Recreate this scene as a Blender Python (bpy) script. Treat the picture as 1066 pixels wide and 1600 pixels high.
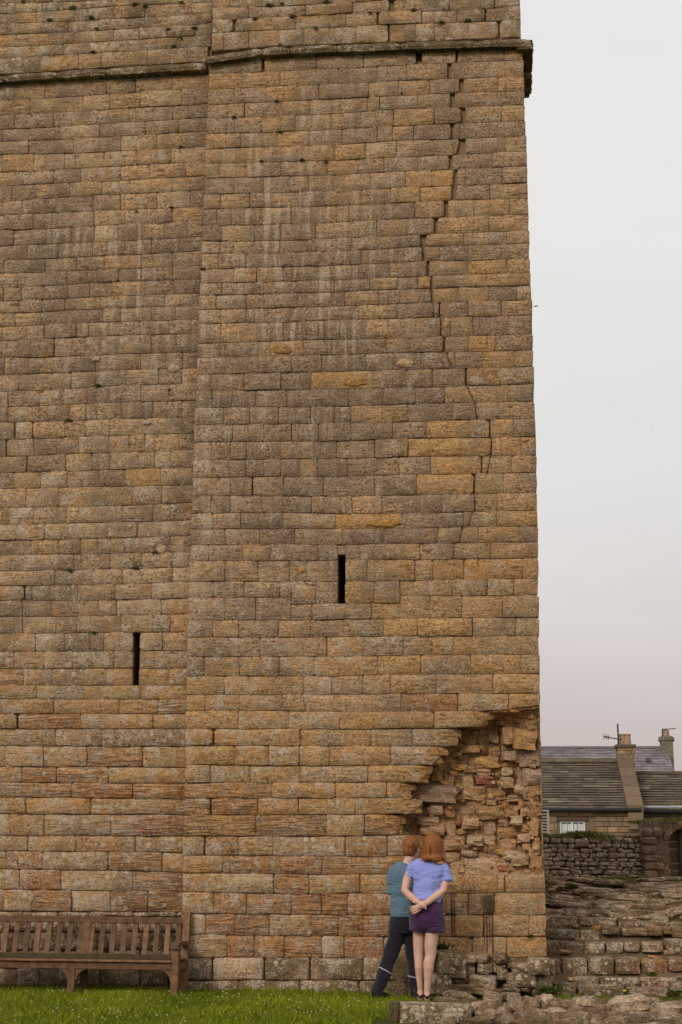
import bpy, math, random
import numpy as np
from mathutils import Vector, Matrix, noise as mnoise

scene = bpy.context.scene
for o in list(bpy.data.objects):
    bpy.data.objects.remove(o)

# ------------------------------------------------------------------ camera
IMG_W, IMG_H, FPX = 1066.0, 1600.0, 2222.0
CAM = np.array([0.0, -14.6, 1.40])
PITCH, YAW, ROLL = [math.radians(a) for a in (13.661, 5.831, 0.380)]


def cam_axes():
    cp, sp, cy, sy = math.cos(PITCH), math.sin(PITCH), math.cos(YAW), math.sin(YAW)
    fw = np.array([-sy * cp, cy * cp, sp])
    r = np.array([cy, sy, 0.0])
    u = np.cross(r, fw)
    return (r * math.cos(ROLL) + u * math.sin(ROLL),
            -r * math.sin(ROLL) + u * math.cos(ROLL), fw)


AX_R, AX_U, AX_F = cam_axes()
cam_data = bpy.data.cameras.new("camera")
cam_data.sensor_fit = 'VERTICAL'
cam_data.sensor_height = 36.0
cam_data.lens = 36.0 * FPX / IMG_H
cam_data.clip_end = 2000.0
cam = bpy.data.objects.new("camera", cam_data)
scene.collection.objects.link(cam)
m = Matrix.Identity(4)
for i in range(3):
    m[i][0], m[i][1], m[i][2], m[i][3] = AX_R[i], AX_U[i], -AX_F[i], CAM[i]
cam.matrix_world = m
scene.camera = cam

# ------------------------------------------------------------------ sky, sun, exposure
SUN_DIR = Vector((-0.38, -0.78, 0.52)).normalized()      # towards the sun (behind thin cloud)
world = bpy.data.worlds.new("World")
scene.world = world
world.use_nodes = True
wn = world.node_tree
wn.nodes.clear()
w_out = wn.nodes.new('ShaderNodeOutputWorld')
w_bg = wn.nodes.new('ShaderNodeBackground')
w_sky = wn.nodes.new('ShaderNodeTexSky')
w_sky.sky_type = 'NISHITA'
w_sky.sun_disc = False
w_sky.sun_elevation = math.asin(SUN_DIR.z)
w_sky.sun_rotation = math.atan2(SUN_DIR.x, SUN_DIR.y)
w_sky.dust_density = 4.0
w_hsv = wn.nodes.new('ShaderNodeHueSaturation')
w_hsv.inputs['Saturation'].default_value = 0.05
w_tc = wn.nodes.new('ShaderNodeTexCoord')
w_sep = wn.nodes.new('ShaderNodeSeparateXYZ')
w_ramp = wn.nodes.new('ShaderNodeValToRGB')
cr = w_ramp.color_ramp
cr.elements[0].position = 0.0
cr.elements[0].color = (0.56, 0.475, 0.455, 1)
cr.elements[1].position = 1.0
cr.elements[1].color = (0.86, 0.86, 0.87, 1)
for pos, col in ((0.06, (0.58, 0.49, 0.468, 1)), (0.16, (0.705, 0.662, 0.65, 1)),
                 (0.27, (0.79, 0.782, 0.772, 1)), (0.45, (0.83, 0.825, 0.815, 1))):
    e = cr.elements.new(pos)
    e.color = col
w_cl = wn.nodes.new('ShaderNodeTexNoise')                   # faint structure in the cloud sheet
w_cl.inputs['Scale'].default_value = 3.2
w_cl.inputs['Detail'].default_value = 5.0
w_map = wn.nodes.new('ShaderNodeMapping')
w_map.inputs['Scale'].default_value = (1, 1, 2.6)
w_cm = wn.nodes.new('ShaderNodeMapRange')
w_cm.inputs['From Min'].default_value = 0.3
w_cm.inputs['From Max'].default_value = 0.7
w_cm.inputs['To Min'].default_value = 0.965
w_cm.inputs['To Max'].default_value = 1.035
w_cs = wn.nodes.new('ShaderNodeVectorMath')
w_cs.operation = 'SCALE'
wn.links.new(w_tc.outputs['Generated'], w_map.inputs[0])
wn.links.new(w_map.outputs[0], w_cl.inputs['Vector'])
wn.links.new(w_cl.outputs['Fac'], w_cm.inputs['Value'])
wn.links.new(w_cm.outputs[0], w_cs.inputs['Scale'])
w_mix = wn.nodes.new('ShaderNodeMix')
w_mix.data_type = 'RGBA'
w_mix.inputs[0].default_value = 0.95
w_scl = wn.nodes.new('ShaderNodeVectorMath')
w_scl.operation = 'SCALE'
w_scl.inputs['Scale'].default_value = 10.0               # the cloud layer, on the sky texture's own scale
w_bg.inputs['Strength'].default_value = 0.10
wn.links.new(w_sky.outputs[0], w_hsv.inputs['Color'])
wn.links.new(w_tc.outputs['Generated'], w_sep.inputs[0])
wn.links.new(w_sep.outputs['Z'], w_ramp.inputs[0])
wn.links.new(w_ramp.outputs[0], w_scl.inputs[0])
wn.links.new(w_hsv.outputs[0], w_mix.inputs[6])
wn.links.new(w_scl.outputs[0], w_cs.inputs[0])
wn.links.new(w_cs.outputs[0], w_mix.inputs[7])
wn.links.new(w_mix.outputs[2], w_bg.inputs['Color'])
wn.links.new(w_bg.outputs[0], w_out.inputs[0])

sun_data = bpy.data.lights.new("sun", 'SUN')
sun_data.energy = 1.5
sun_data.angle = math.radians(16)
sun_data.color = (1.0, 0.95, 0.88)
sun = bpy.data.objects.new("sun", sun_data)
sun.rotation_euler = SUN_DIR.to_track_quat('Z', 'Y').to_euler()
scene.collection.objects.link(sun)

vs = scene.view_settings
vs.view_transform = 'Standard'
vs.look = 'None'
vs.gamma = 1.0
vs.exposure = 0.0
vs.use_curve_mapping = False
scene.cycles.max_bounces = 5
scene.cycles.use_denoising = True

# ------------------------------------------------------------------ helpers
col = scene.collection


def P(px, py, Y):
    """point of the vertical plane y = Y that shows at this place of the photograph"""
    d = AX_F + AX_R * (px - IMG_W / 2) / FPX - AX_U * (py - IMG_H / 2) / FPX
    return CAM + d * (Y - CAM[1]) / d[1]


def tag(o, label, cat, group=None, kind=None):
    if label:
        o['label'] = label
    if cat:
        o['category'] = cat
    if group:
        o['group'] = group
    if kind:
        o['kind'] = kind
    return o


def empty(name, loc):
    o = bpy.data.objects.new(name, None)
    o.location = loc
    o.empty_display_size = 0.1
    col.objects.link(o)
    return o


def wloc(o):
    v = Vector((0, 0, 0))
    while o is not None:
        v = v + Vector(o.location)
        o = o.parent
    return v


def mk(name, verts, faces, mat, parent=None, origin=None, smooth=False, tone=None, wear=None):
    """one mesh object; verts are world coordinates"""
    v = np.asarray(verts, dtype=np.float64).reshape(-1, 3)
    if origin is None:
        origin = wloc(parent) if parent is not None else Vector((0, 0, 0))
    origin = np.array(origin)
    me = bpy.data.meshes.new(name)
    me.from_pydata((v - origin).tolist(), [], faces)
    if smooth:
        me.polygons.foreach_set('use_smooth', [True] * len(me.polygons))
    for nm, val in (('tone', tone), ('wear', wear)):
        if val is not None:
            a = me.color_attributes.new(nm, 'FLOAT_COLOR', 'POINT')
            arr = np.asarray(val, dtype=np.float32)
            if arr.ndim == 1:
                arr = np.tile(arr, (len(v), 1))
            a.data.foreach_set('color', arr.ravel())
    if mat is not None:
        me.materials.append(mat)
    o = bpy.data.objects.new(name, me)
    if parent is not None:
        o.parent = parent
        o.location = Vector(origin) - wloc(parent)
    else:
        o.location = origin
    col.objects.link(o)
    return o


class MB:
    """collects shapes for one mesh"""

    def __init__(self):
        self.v, self.f, self.t, self.w = [], [], [], []

    def add(self, v, f, tone=None, wear=None):
        b = len(self.v)
        self.v.extend([tuple(p) for p in v])
        self.f.extend([tuple(i + b for i in q) for q in f])
        self.t.extend([tone if tone is not None else (0.3, 0.3, 0.3, 0)] * len(v))
        self.w.extend([wear if wear is not None else (0.3, 0.3, 0, 0)] * len(v))

    def box(self, x0, x1, y0, y1, z0, z1, **k):
        v = [(x, y, z) for x in (x0, x1) for y in (y0, y1) for z in (z0, z1)]
        f = [(0, 1, 3, 2), (4, 6, 7, 5), (0, 4, 5, 1), (2, 3, 7, 6), (0, 2, 6, 4), (1, 5, 7, 3)]
        self.add(v, f, **k)

    def beam(self, a, b, w, h, up=(0, 0, 1), **k):
        """square bar from a to b, w across, h along up"""
        a, b, up = Vector(a), Vector(b), Vector(up)
        d = (b - a).normalized()
        s = d.cross(up).normalized() * (w / 2)
        u = s.cross(d).normalized() * (h / 2)
        v = [p + i * s + j * u for p in (a, b) for i, j in ((-1, -1), (1, -1), (1, 1), (-1, 1))]
        f = [(0, 1, 2, 3), (7, 6, 5, 4), (0, 4, 5, 1), (1, 5, 6, 2), (2, 6, 7, 3), (3, 7, 4, 0)]
        self.add(v, f, **k)

    def tube(self, pts, rad, n=8, **k):
        v, f = tube(pts, rad, n)
        self.add(v, f, **k)

    def build(self, name, mat, parent=None, origin=None, smooth=False):
        return mk(name, self.v, self.f, mat, parent, origin, smooth, self.t, self.w)


def tube(pts, rad, n=8, flat=None):
    """closed tube through pts; rad a number, a list, or pairs (across, depth)"""
    pts = [Vector(p) for p in pts]
    if not isinstance(rad, (list, tuple)):
        rad = [rad] * len(pts)
    v, f = [], []
    prev = None
    for i, p in enumerate(pts):
        a = pts[max(0, i - 1)]
        b = pts[min(len(pts) - 1, i + 1)]
        d = (b - a).normalized()
        ref = Vector((0, 1, 0)) if abs(d.y) < 0.9 else Vector((0, 0, 1))
        s = d.cross(ref).normalized()
        if prev is not None and s.dot(prev) < 0:
            s = -s
        prev = s
        u = s.cross(d).normalized()
        r = rad[i]
        ra, rb = r if isinstance(r, (list, tuple)) else (r, r)
        for k in range(n):
            t = 2 * math.pi * k / n
            v.append(p + s * (ra * math.cos(t)) + u * (rb * math.sin(t)))
    for i in range(len(pts) - 1):
        for k in range(n):
            a, b = i * n + k, i * n + (k + 1) % n
            f.append((a, b, b + n, a + n))
    f.append(tuple(range(n - 1, -1, -1)))
    e = (len(pts) - 1) * n
    f.append(tuple(range(e, e + n)))
    return [tuple(p) for p in v], f


def boulder(c, s, rng, n=2, power=4.0, jit=0.10, rot=0.0, tilt=0.0, roll=0.0):
    """an irregular stone about c with full sizes s"""
    idx, v = {}, []
    f = []
    ph = Vector((rng.uniform(-99, 99), rng.uniform(-99, 99), rng.uniform(-99, 99)))
    R = Matrix.Rotation(rot, 3, 'Z') @ Matrix.Rotation(tilt, 3, 'Y') @ Matrix.Rotation(roll, 3, 'X')

    def vid(i, j, k):
        key = (i, j, k)
        if key not in idx:
            p = Vector((2 * i / n - 1, 2 * j / n - 1, 2 * k / n - 1))
            l = (abs(p.x) ** power + abs(p.y) ** power + abs(p.z) ** power) ** (1 / power)
            q = p / l
            d = mnoise.noise(q * 1.3 + ph) * jit * 2.2 + rng.uniform(-jit, jit) * 0.5
            q = q * (1 + d)
            q = Vector((q.x * s[0] / 2, q.y * s[1] / 2, q.z * s[2] / 2))
            idx[key] = len(v)
            v.append(tuple(Vector(c) + R @ q))
        return idx[key]
    for a in range(n):
        for b in range(n):
            for side in (0, n):
                q = [(a, b), (a + 1, b), (a + 1, b + 1), (a, b + 1)]
                if side == 0:
                    q = q[::-1]
                f.append(tuple(vid(i, j, side) for i, j in q))
                f.append(tuple(vid(side, i, j) for i, j in q))
                f.append(tuple(vid(j, side, i) for i, j in q))
    return v, f


def remeshed(name, parts, voxel, mat, parent, smooth=3, disp=None, tone=None):
    """union of overlapping closed shapes as ONE continuous skin"""
    V, F = [], []
    for v, f in parts:
        b = len(V)
        V.extend(v)
        F.extend([tuple(i + b for i in q) for q in f])
    o = mk(name, V, F, mat, parent)
    md = o.modifiers.new('r', 'REMESH')
    md.mode = 'VOXEL'
    md.voxel_size = voxel
    sm = o.modifiers.new('s', 'SMOOTH')
    sm.factor = 0.5
    sm.iterations = smooth
    dg = bpy.context.evaluated_depsgraph_get()
    dg.update()
    me = bpy.data.meshes.new_from_object(o.evaluated_get(dg))
    o.modifiers.clear()
    old = o.data
    o.data = me
    me.name = name
    bpy.data.meshes.remove(old)
    if disp:
        off = wloc(o)
        nv = len(me.vertices)
        for vtx, nn in zip(me.vertices, [Vector(x.vector) for x in me.vertex_normals]):
            vtx.co = vtx.co + nn * disp(vtx.co + off)
    me.polygons.foreach_set('use_smooth', [True] * len(me.polygons))
    if mat and not me.materials:
        me.materials.append(mat)
    return o


# ------------------------------------------------------------------ materials
def new_mat(name):
    mt = bpy.data.materials.new(name)
    mt.use_nodes = True
    nt = mt.node_tree
    b = nt.nodes['Principled BSDF']
    b.inputs['Roughness'].default_value = 0.9
    b.inputs['Specular IOR Level'].default_value = 0.25
    return mt, nt, b


def setin(nt, node, key, val):
    s = node.inputs[key]
    if isinstance(val, bpy.types.NodeSocket):
        nt.links.new(val, s)
    else:
        s.default_value = val


def mth(nt, op, a, b=None, c=None, clamp=False):
    n = nt.nodes.new('ShaderNodeMath')
    n.operation = op
    n.use_clamp = clamp
    for i, x in enumerate((a, b, c)):
        if x is not None:
            setin(nt, n, i, x)
    return n.outputs[0]


def mixc(nt, f, a, b, mode='MIX'):
    n = nt.nodes.new('ShaderNodeMix')
    n.data_type = 'RGBA'
    n.blend_type = mode
    n.clamp_factor = True
    setin(nt, n, 0, f)
    for i, x in ((6, a), (7, b)):
        if isinstance(x, tuple) and len(x) == 3:
            x = x + (1,)
        setin(nt, n, i, x)
    return n.outputs[2]


def noise_tex(nt, vec, scale, detail=4, rough=0.6, dist=0.0):
    n = nt.nodes.new('ShaderNodeTexNoise')
    setin(nt, n, 'Vector', vec)
    n.inputs['Scale'].default_value = scale
    n.inputs['Detail'].default_value = detail
    n.inputs['Roughness'].default_value = rough
    n.inputs['Distortion'].default_value = dist
    return n.outputs['Fac']


def mapping(nt, vec, scale=(1, 1, 1), loc=(0, 0, 0), rot=(0, 0, 0)):
    n = nt.nodes.new('ShaderNodeMapping')
    setin(nt, n, 'Vector', vec)
    n.inputs['Scale'].default_value = scale
    n.inputs['Location'].default_value = loc
    n.inputs['Rotation'].default_value = rot
    return n.outputs[0]


def step(nt, x, lo, hi):
    n = nt.nodes.new('ShaderNodeMapRange')
    n.interpolation_type = 'SMOOTHSTEP'
    setin(nt, n, 'Value', x)
    for k, vv in (('From Min', lo), ('From Max', hi)):
        setin(nt, n, k, vv)
    return n.outputs[0]


def attr(nt, name):
    n = nt.nodes.new('ShaderNodeAttribute')
    n.attribute_name = name
    return n


def bump(nt, b, h, strength, dist):
    n = nt.nodes.new('ShaderNodeBump')
    n.inputs['Strength'].default_value = strength
    n.inputs['Distance'].default_value = dist
    setin(nt, n, 'Height', h)
    nt.links.new(n.outputs[0], b.inputs['Normal'])


def sandstone(name, stained=False, scale=1.0, strata=True):
    mt, nt, b = new_mat(name)
    geo = nt.nodes.new('ShaderNodeNewGeometry')
    pos = geo.outputs['Position']
    tone, wear = attr(nt, 'tone'), attr(nt, 'wear')
    sp = nt.nodes.new('ShaderNodeSeparateColor')
    nt.links.new(wear.outputs['Color'], sp.inputs[0])
    crust, lich, streak = sp.outputs[0], sp.outputs[1], sp.outputs[2]
    tool = wear.outputs['Alpha']
    moss = tone.outputs['Alpha']
    S = scale
    n1 = noise_tex(nt, pos, 2.3 * S, 4, 0.6)
    n3 = noise_tex(nt, pos, 7.5 * S, 5, 0.65, 0.4)
    n2 = noise_tex(nt, pos, 30 * S, 6, 0.72, 0.3)
    n4 = noise_tex(nt, pos, 95 * S, 2, 0.6)
    bed = noise_tex(nt, mapping(nt, pos, (4.5 * S, 4.5 * S, 38 * S) if strata else (15, 15, 26), (0, 0, 0), (0, 0.05, 0)), 1.0, 5, 0.65, 1.2)
    c = tone.outputs['Color']
    # grain and bedding
    g = mth(nt, 'MULTIPLY_ADD', step(nt, n2, 0.36, 0.64), 1.15, 0.42)
    g = mth(nt, 'ADD', g, mth(nt, 'MULTIPLY', mth(nt, 'SUBTRACT', n4, 0.5), 2.0))
    g = mth(nt, 'ADD', g, mth(nt, 'MULTIPLY', mth(nt, 'SUBTRACT', bed, 0.5), 1.7))
    g = mth(nt, 'ADD', g, mth(nt, 'MULTIPLY', mth(nt, 'SUBTRACT', n3, 0.5), 1.5))
    rough_k = mth(nt, 'MULTIPLY_ADD', crust, 0.95, 0.52, clamp=True)
    g = mth(nt, 'MULTIPLY_ADD', mth(nt, 'SUBTRACT', g, 1.0), rough_k, 1.0)
    g = mth(nt, 'ADD', g, mth(nt, 'MULTIPLY', mth(nt, 'SUBTRACT', bed, 0.5), mth(nt, 'SUBTRACT', 1.3, rough_k)))
    g = mth(nt, 'MAXIMUM', g, 0.22)
    gc = nt.nodes.new('ShaderNodeCombineColor')
    for i in range(3):
        nt.links.new(g, gc.inputs[i])
    c = mixc(nt, 1.0, c, gc.outputs[0], 'MULTIPLY')
    # pits and bright grains
    n5 = noise_tex(nt, mapping(nt, pos, (1, 1, 1.3), (17, 1, 3)), 46 * S, 3, 0.6)
    c = mixc(nt, mth(nt, 'MULTIPLY', step(nt, n5, 0.56, 0.66), mth(nt, 'MULTIPLY', rough_k, 0.75)), c, (0.095, 0.060, 0.035))
    c = mixc(nt, mth(nt, 'MULTIPLY', mth(nt, 'SUBTRACT', 1.0, step(nt, n5, 0.33, 0.43)), mth(nt, 'MULTIPLY', rough_k, 0.62)), c, (0.60, 0.465, 0.31))
    c = mixc(nt, mth(nt, 'MULTIPLY', mth(nt, 'SUBTRACT', 1.0, step(nt, bed, 0.34, 0.41)), 0.55), c, (0.10, 0.062, 0.034))
    # ochre iron staining where the skin of the stone has gone
    o1 = noise_tex(nt, mapping(nt, pos, (1, 1, 1.8), (7, 3, 1)), 4.6 * S, 6, 0.72)
    c = mixc(nt, mth(nt, 'MULTIPLY', step(nt, mth(nt, 'SUBTRACT', o1, mth(nt, 'MULTIPLY', crust, 0.06)), 0.52, 0.62), 0.6), c,
             mixc(nt, n2, (0.26, 0.135, 0.035), (0.52, 0.30, 0.10)))
    # bright patches of clean grain
    o2 = noise_tex(nt, mapping(nt, pos, (1, 1, 2.2), (31, 5, 9)), 9.0 * S, 6, 0.74)
    c = mixc(nt, mth(nt, 'MULTIPLY', step(nt, o2, 0.53, 0.66), 0.55), c, (0.46, 0.355, 0.235))
    # brown grey crust
    m1 = mth(nt, 'ADD', mth(nt, 'MULTIPLY', n3, 0.5), mth(nt, 'MULTIPLY', n2, 0.5))
    n0 = noise_tex(nt, pos, 0.75 * S, 3, 0.6)
    m1 = mth(nt, 'ADD', m1, mth(nt, 'MULTIPLY', mth(nt, 'SUBTRACT', n1, 0.5), 0.55))
    m1 = mth(nt, 'ADD', m1, mth(nt, 'MULTIPLY', mth(nt, 'SUBTRACT', n0, 0.5), 0.45))
    m1 = mth(nt, 'ADD', m1, mth(nt, 'MULTIPLY', crust, 0.30))
    c = mixc(nt, mth(nt, 'MULTIPLY', step(nt, m1, 0.56, 0.72), 0.72), c, mixc(nt, step(nt, n4, .35, .65), (0.100, 0.074, 0.054), (0.275, 0.217, 0.165)))
    # washed pale streaks
    s1 = noise_tex(nt, mapping(nt, pos, (13, 13, 0.7), (3, 0, 0)), 1.0, 4, 0.62)
    s2 = noise_tex(nt, mapping(nt, pos, (1.6, 1.6, 1.6), (13, 0, 4)), 1.0, 3, 0.6)
    sm = mth(nt, 'MULTIPLY', step(nt, s1, 0.48, 0.62), step(nt, s2, 0.42, 0.54))
    sm = mth(nt, 'MULTIPLY', mth(nt, 'MULTIPLY', sm, streak), step(nt, n2, 0.28, 0.60))
    c = mixc(nt, mth(nt, 'MINIMUM', mth(nt, 'MULTIPLY', sm, 1.35), 0.9), c, (0.53, 0.45, 0.36))
    tint = mixc(nt, mth(nt, 'MULTIPLY', crust, 1.1, clamp=True), (1.08, 0.94, 0.76), (1.08, 0.95, 0.87))
    c = mixc(nt, 1.0, c, tint, 'MULTIPLY')
    n6 = noise_tex(nt, mapping(nt, pos, (1, 1, 1), (2, 44, 8)), 62 * S, 2, 0.6)
    n7 = noise_tex(nt, mapping(nt, pos, (1, 1, 1), (5, 1, 8)), 3.1 * S, 4, 0.65)
    c = mixc(nt, mth(nt, 'MULTIPLY', mth(nt, 'MULTIPLY', step(nt, n6, 0.58, 0.65), step(nt, n7, 0.40, 0.62)), 0.7), c, (0.60, 0.50, 0.39))
    # moss
    mm = mth(nt, 'ADD', n1, mth(nt, 'MULTIPLY', mth(nt, 'SUBTRACT', n2, 0.5), 0.8))
    mm = mth(nt, 'MULTIPLY', step(nt, mth(nt, 'ADD', mm, mth(nt, 'MULTIPLY', moss, 0.30)), 0.55, 0.72), mth(nt, 'MULTIPLY_ADD', moss, 0.9, 0.0, clamp=True))
    c = mixc(nt, mth(nt, 'MINIMUM', mm, 0.9), c, mixc(nt, step(nt, n4, .3, .7), (0.045, 0.035, 0.012), (0.115, 0.088, 0.024)))
    # lichen: clustered pale specks, and where it thrives whole discs
    ls = noise_tex(nt, mapping(nt, pos, (1, 1, 1), (11, 2, 5)), 5.5 * S, 4, 0.65)
    nf = noise_tex(nt, mapping(nt, pos, (1, 1, 1.25), (5, 21, 5)), 44 * S, 4, 0.70, 0.2)
    lk = mth(nt, 'ADD', nf, mth(nt, 'MULTIPLY', mth(nt, 'SUBTRACT', ls, 0.5), 0.85))
    lk = mth(nt, 'ADD', lk, mth(nt, 'MULTIPLY', mth(nt, 'MINIMUM', lich, 0.72), 0.205))
    lm = mth(nt, 'MULTIPLY', step(nt, lk, 0.675, 0.71), 0.85)
    vo = nt.nodes.new('ShaderNodeTexVoronoi')
    wob = nt.nodes.new('ShaderNodeVectorMath')
    wob.operation = 'ADD'
    nn = nt.nodes.new('ShaderNodeTexNoise')
    setin(nt, nn, 'Vector', pos)
    nn.inputs['Scale'].default_value = 26 * S
    nn.inputs['Detail'].default_value = 3
    sca = nt.nodes.new('ShaderNodeVectorMath')
    sca.operation = 'SCALE'
    nt.links.new(nn.outputs['Color'], sca.inputs[0])
    sca.inputs['Scale'].default_value = 0.06
    nt.links.new(pos, wob.inputs[0])
    nt.links.new(sca.outputs[0], wob.inputs[1])
    nt.links.new(wob.outputs[0], vo.inputs['Vector'])
    vo.inputs['Scale'].default_value = 15 * S
    sc_ = nt.nodes.new('ShaderNodeSeparateColor')
    nt.links.new(vo.outputs['Color'], sc_.inputs[0])
    has = mth(nt, 'SUBTRACT', mth(nt, 'SUBTRACT', mth(nt, 'MINIMUM', lich, 1.25), 0.55), mth(nt, 'MULTIPLY', sc_.outputs[0], 0.95))
    rr = mth(nt, 'MULTIPLY', mth(nt, 'MULTIPLY', has, 4.0, clamp=True), 0.46)
    lm = mth(nt, 'MAXIMUM', lm, step(nt, mth(nt, 'SUBTRACT', rr, vo.outputs['Distance']), 0.0, 0.08))
    lm = mth(nt, 'MULTIPLY', lm, mth(nt, 'MULTIPLY_ADD', step(nt, n4, .25, .6), 0.55, 0.45, clamp=True))
    c = mixc(nt, lm, c, mixc(nt, ls, (0.66, 0.52, 0.375), (0.57, 0.45, 0.315)))
    # tooling furrows on some stones
    tn = noise_tex(nt, mapping(nt, pos, (3.0, 3.0, 34), (0, 0, 0), (0, 0.16, 0)), 1.0, 3, 0.55, 1.0)
    fur = step(nt, tn, 0.38, 0.56)
    tw = mth(nt, 'MULTIPLY', fur, tool)
    c = mixc(nt, mth(nt, 'MULTIPLY', mth(nt, 'MULTIPLY', tool, 0.5), mth(nt, 'SUBTRACT', 1.0, fur)), c, (0.15, 0.066, 0.025))
    if stained:
        sx = nt.nodes.new('ShaderNodeSeparateXYZ')
        nt.links.new(pos, sx.inputs[0])
        px, pz = sx.outputs['X'], sx.outputs['Z']
        tot = None
        wob = mth(nt, 'MULTIPLY', mth(nt, 'SUBTRACT', noise_tex(nt, mapping(nt, pos, (3, 3, 7)), 1.0, 3), 0.5), 0.03)
        pw = mth(nt, 'ADD', px, wob)
        for x0, hw, ztop, zbot in STAINS:
            d = mth(nt, 'ABSOLUTE', mth(nt, 'SUBTRACT', pw, x0))
            a = mth(nt, 'SUBTRACT', 1.0, step(nt, d, hw * 0.4, hw * 1.25))
            zz = mth(nt, 'MULTIPLY', step(nt, pz, zbot, zbot + 0.06), mth(nt, 'SUBTRACT', 1.0, step(nt, pz, ztop - 0.01, ztop + 0.03)))
            a = mth(nt, 'MULTIPLY', a, zz)
            tot = a if tot is None else mth(nt, 'MAXIMUM', tot, a)
        tot = mth(nt, 'MULTIPLY', tot, mth(nt, 'MULTIPLY_ADD', n2, 1.3, 0.2, clamp=True))
        c = mixc(nt, mth(nt, 'MULTIPLY', tot, 0.9), c, (0.028, 0.016, 0.010))
    nt.links.new(c, b.inputs['Base Color'])
    h = mth(nt, 'ADD', mth(nt, 'MULTIPLY', n2, 1.0), mth(nt, 'MULTIPLY', n4, 0.3))
    h = mth(nt, 'ADD', h, mth(nt, 'MULTIPLY', n3, 0.8))
    h = mth(nt, 'ADD', h, mth(nt, 'MULTIPLY', bed, 0.7))
    h = mth(nt, 'ADD', h, mth(nt, 'MULTIPLY', tw, 0.7))
    h = mth(nt, 'ADD', h, mth(nt, 'MULTIPLY', lm, 0.12))
    bump(nt, b, h, 1.0, 0.024 / S)
    return mt


def simple(name, c1, c2, scale=20, rough=0.9, bstr=0.4, bdist=0.01, stretch=(1, 1, 1), detail=4, spec=0.25, sheen=0.0):
    mt, nt, b = new_mat(name)
    tc = nt.nodes.new('ShaderNodeTexCoord')
    v = mapping(nt, tc.outputs['Object'], stretch)
    n = noise_tex(nt, v, scale, detail, 0.65)
    nt.links.new(mixc(nt, step(nt, n, 0.3, 0.7), c1, c2), b.inputs['Base Color'])
    b.inputs['Roughness'].default_value = rough
    b.inputs['Specular IOR Level'].default_value = spec
    if sheen:
        b.inputs['Sheen Weight'].default_value = sheen
    if bstr:
        bump(nt, b, n, bstr, bdist)
    return mt


def toned(name, amp=0.5, scale=18, rough=0.9, bstr=0.5, bdist=0.01, stretch=(1, 1, 1), dark=(0.03, 0.025, 0.02)):
    """colour from the piece's own 'tone', broken up by grain and dirt"""
    mt, nt, b = new_mat(name)
    geo = nt.nodes.new('ShaderNodeNewGeometry')
    v = mapping(nt, geo.outputs['Position'], stretch)
    t = attr(nt, 'tone')
    n = noise_tex(nt, v, scale, 5, 0.68)
    n0 = noise_tex(nt, v, scale * 0.2, 3, 0.6)
    g = mth(nt, 'MULTIPLY_ADD', n, amp * 2, 1 - amp)
    gc = nt.nodes.new('ShaderNodeCombineColor')
    for i in range(3):
        nt.links.new(g, gc.inputs[i])
    c = mixc(nt, 1.0, t.outputs['Color'], gc.outputs[0], 'MULTIPLY')
    c = mixc(nt, mth(nt, 'MULTIPLY', step(nt, n0, 0.52, 0.75), 0.5), c, dark)
    nt.links.new(c, b.inputs['Base Color'])
    b.inputs['Roughness'].default_value = rough
    bump(nt, b, n, bstr, bdist)
    return mt
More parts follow.
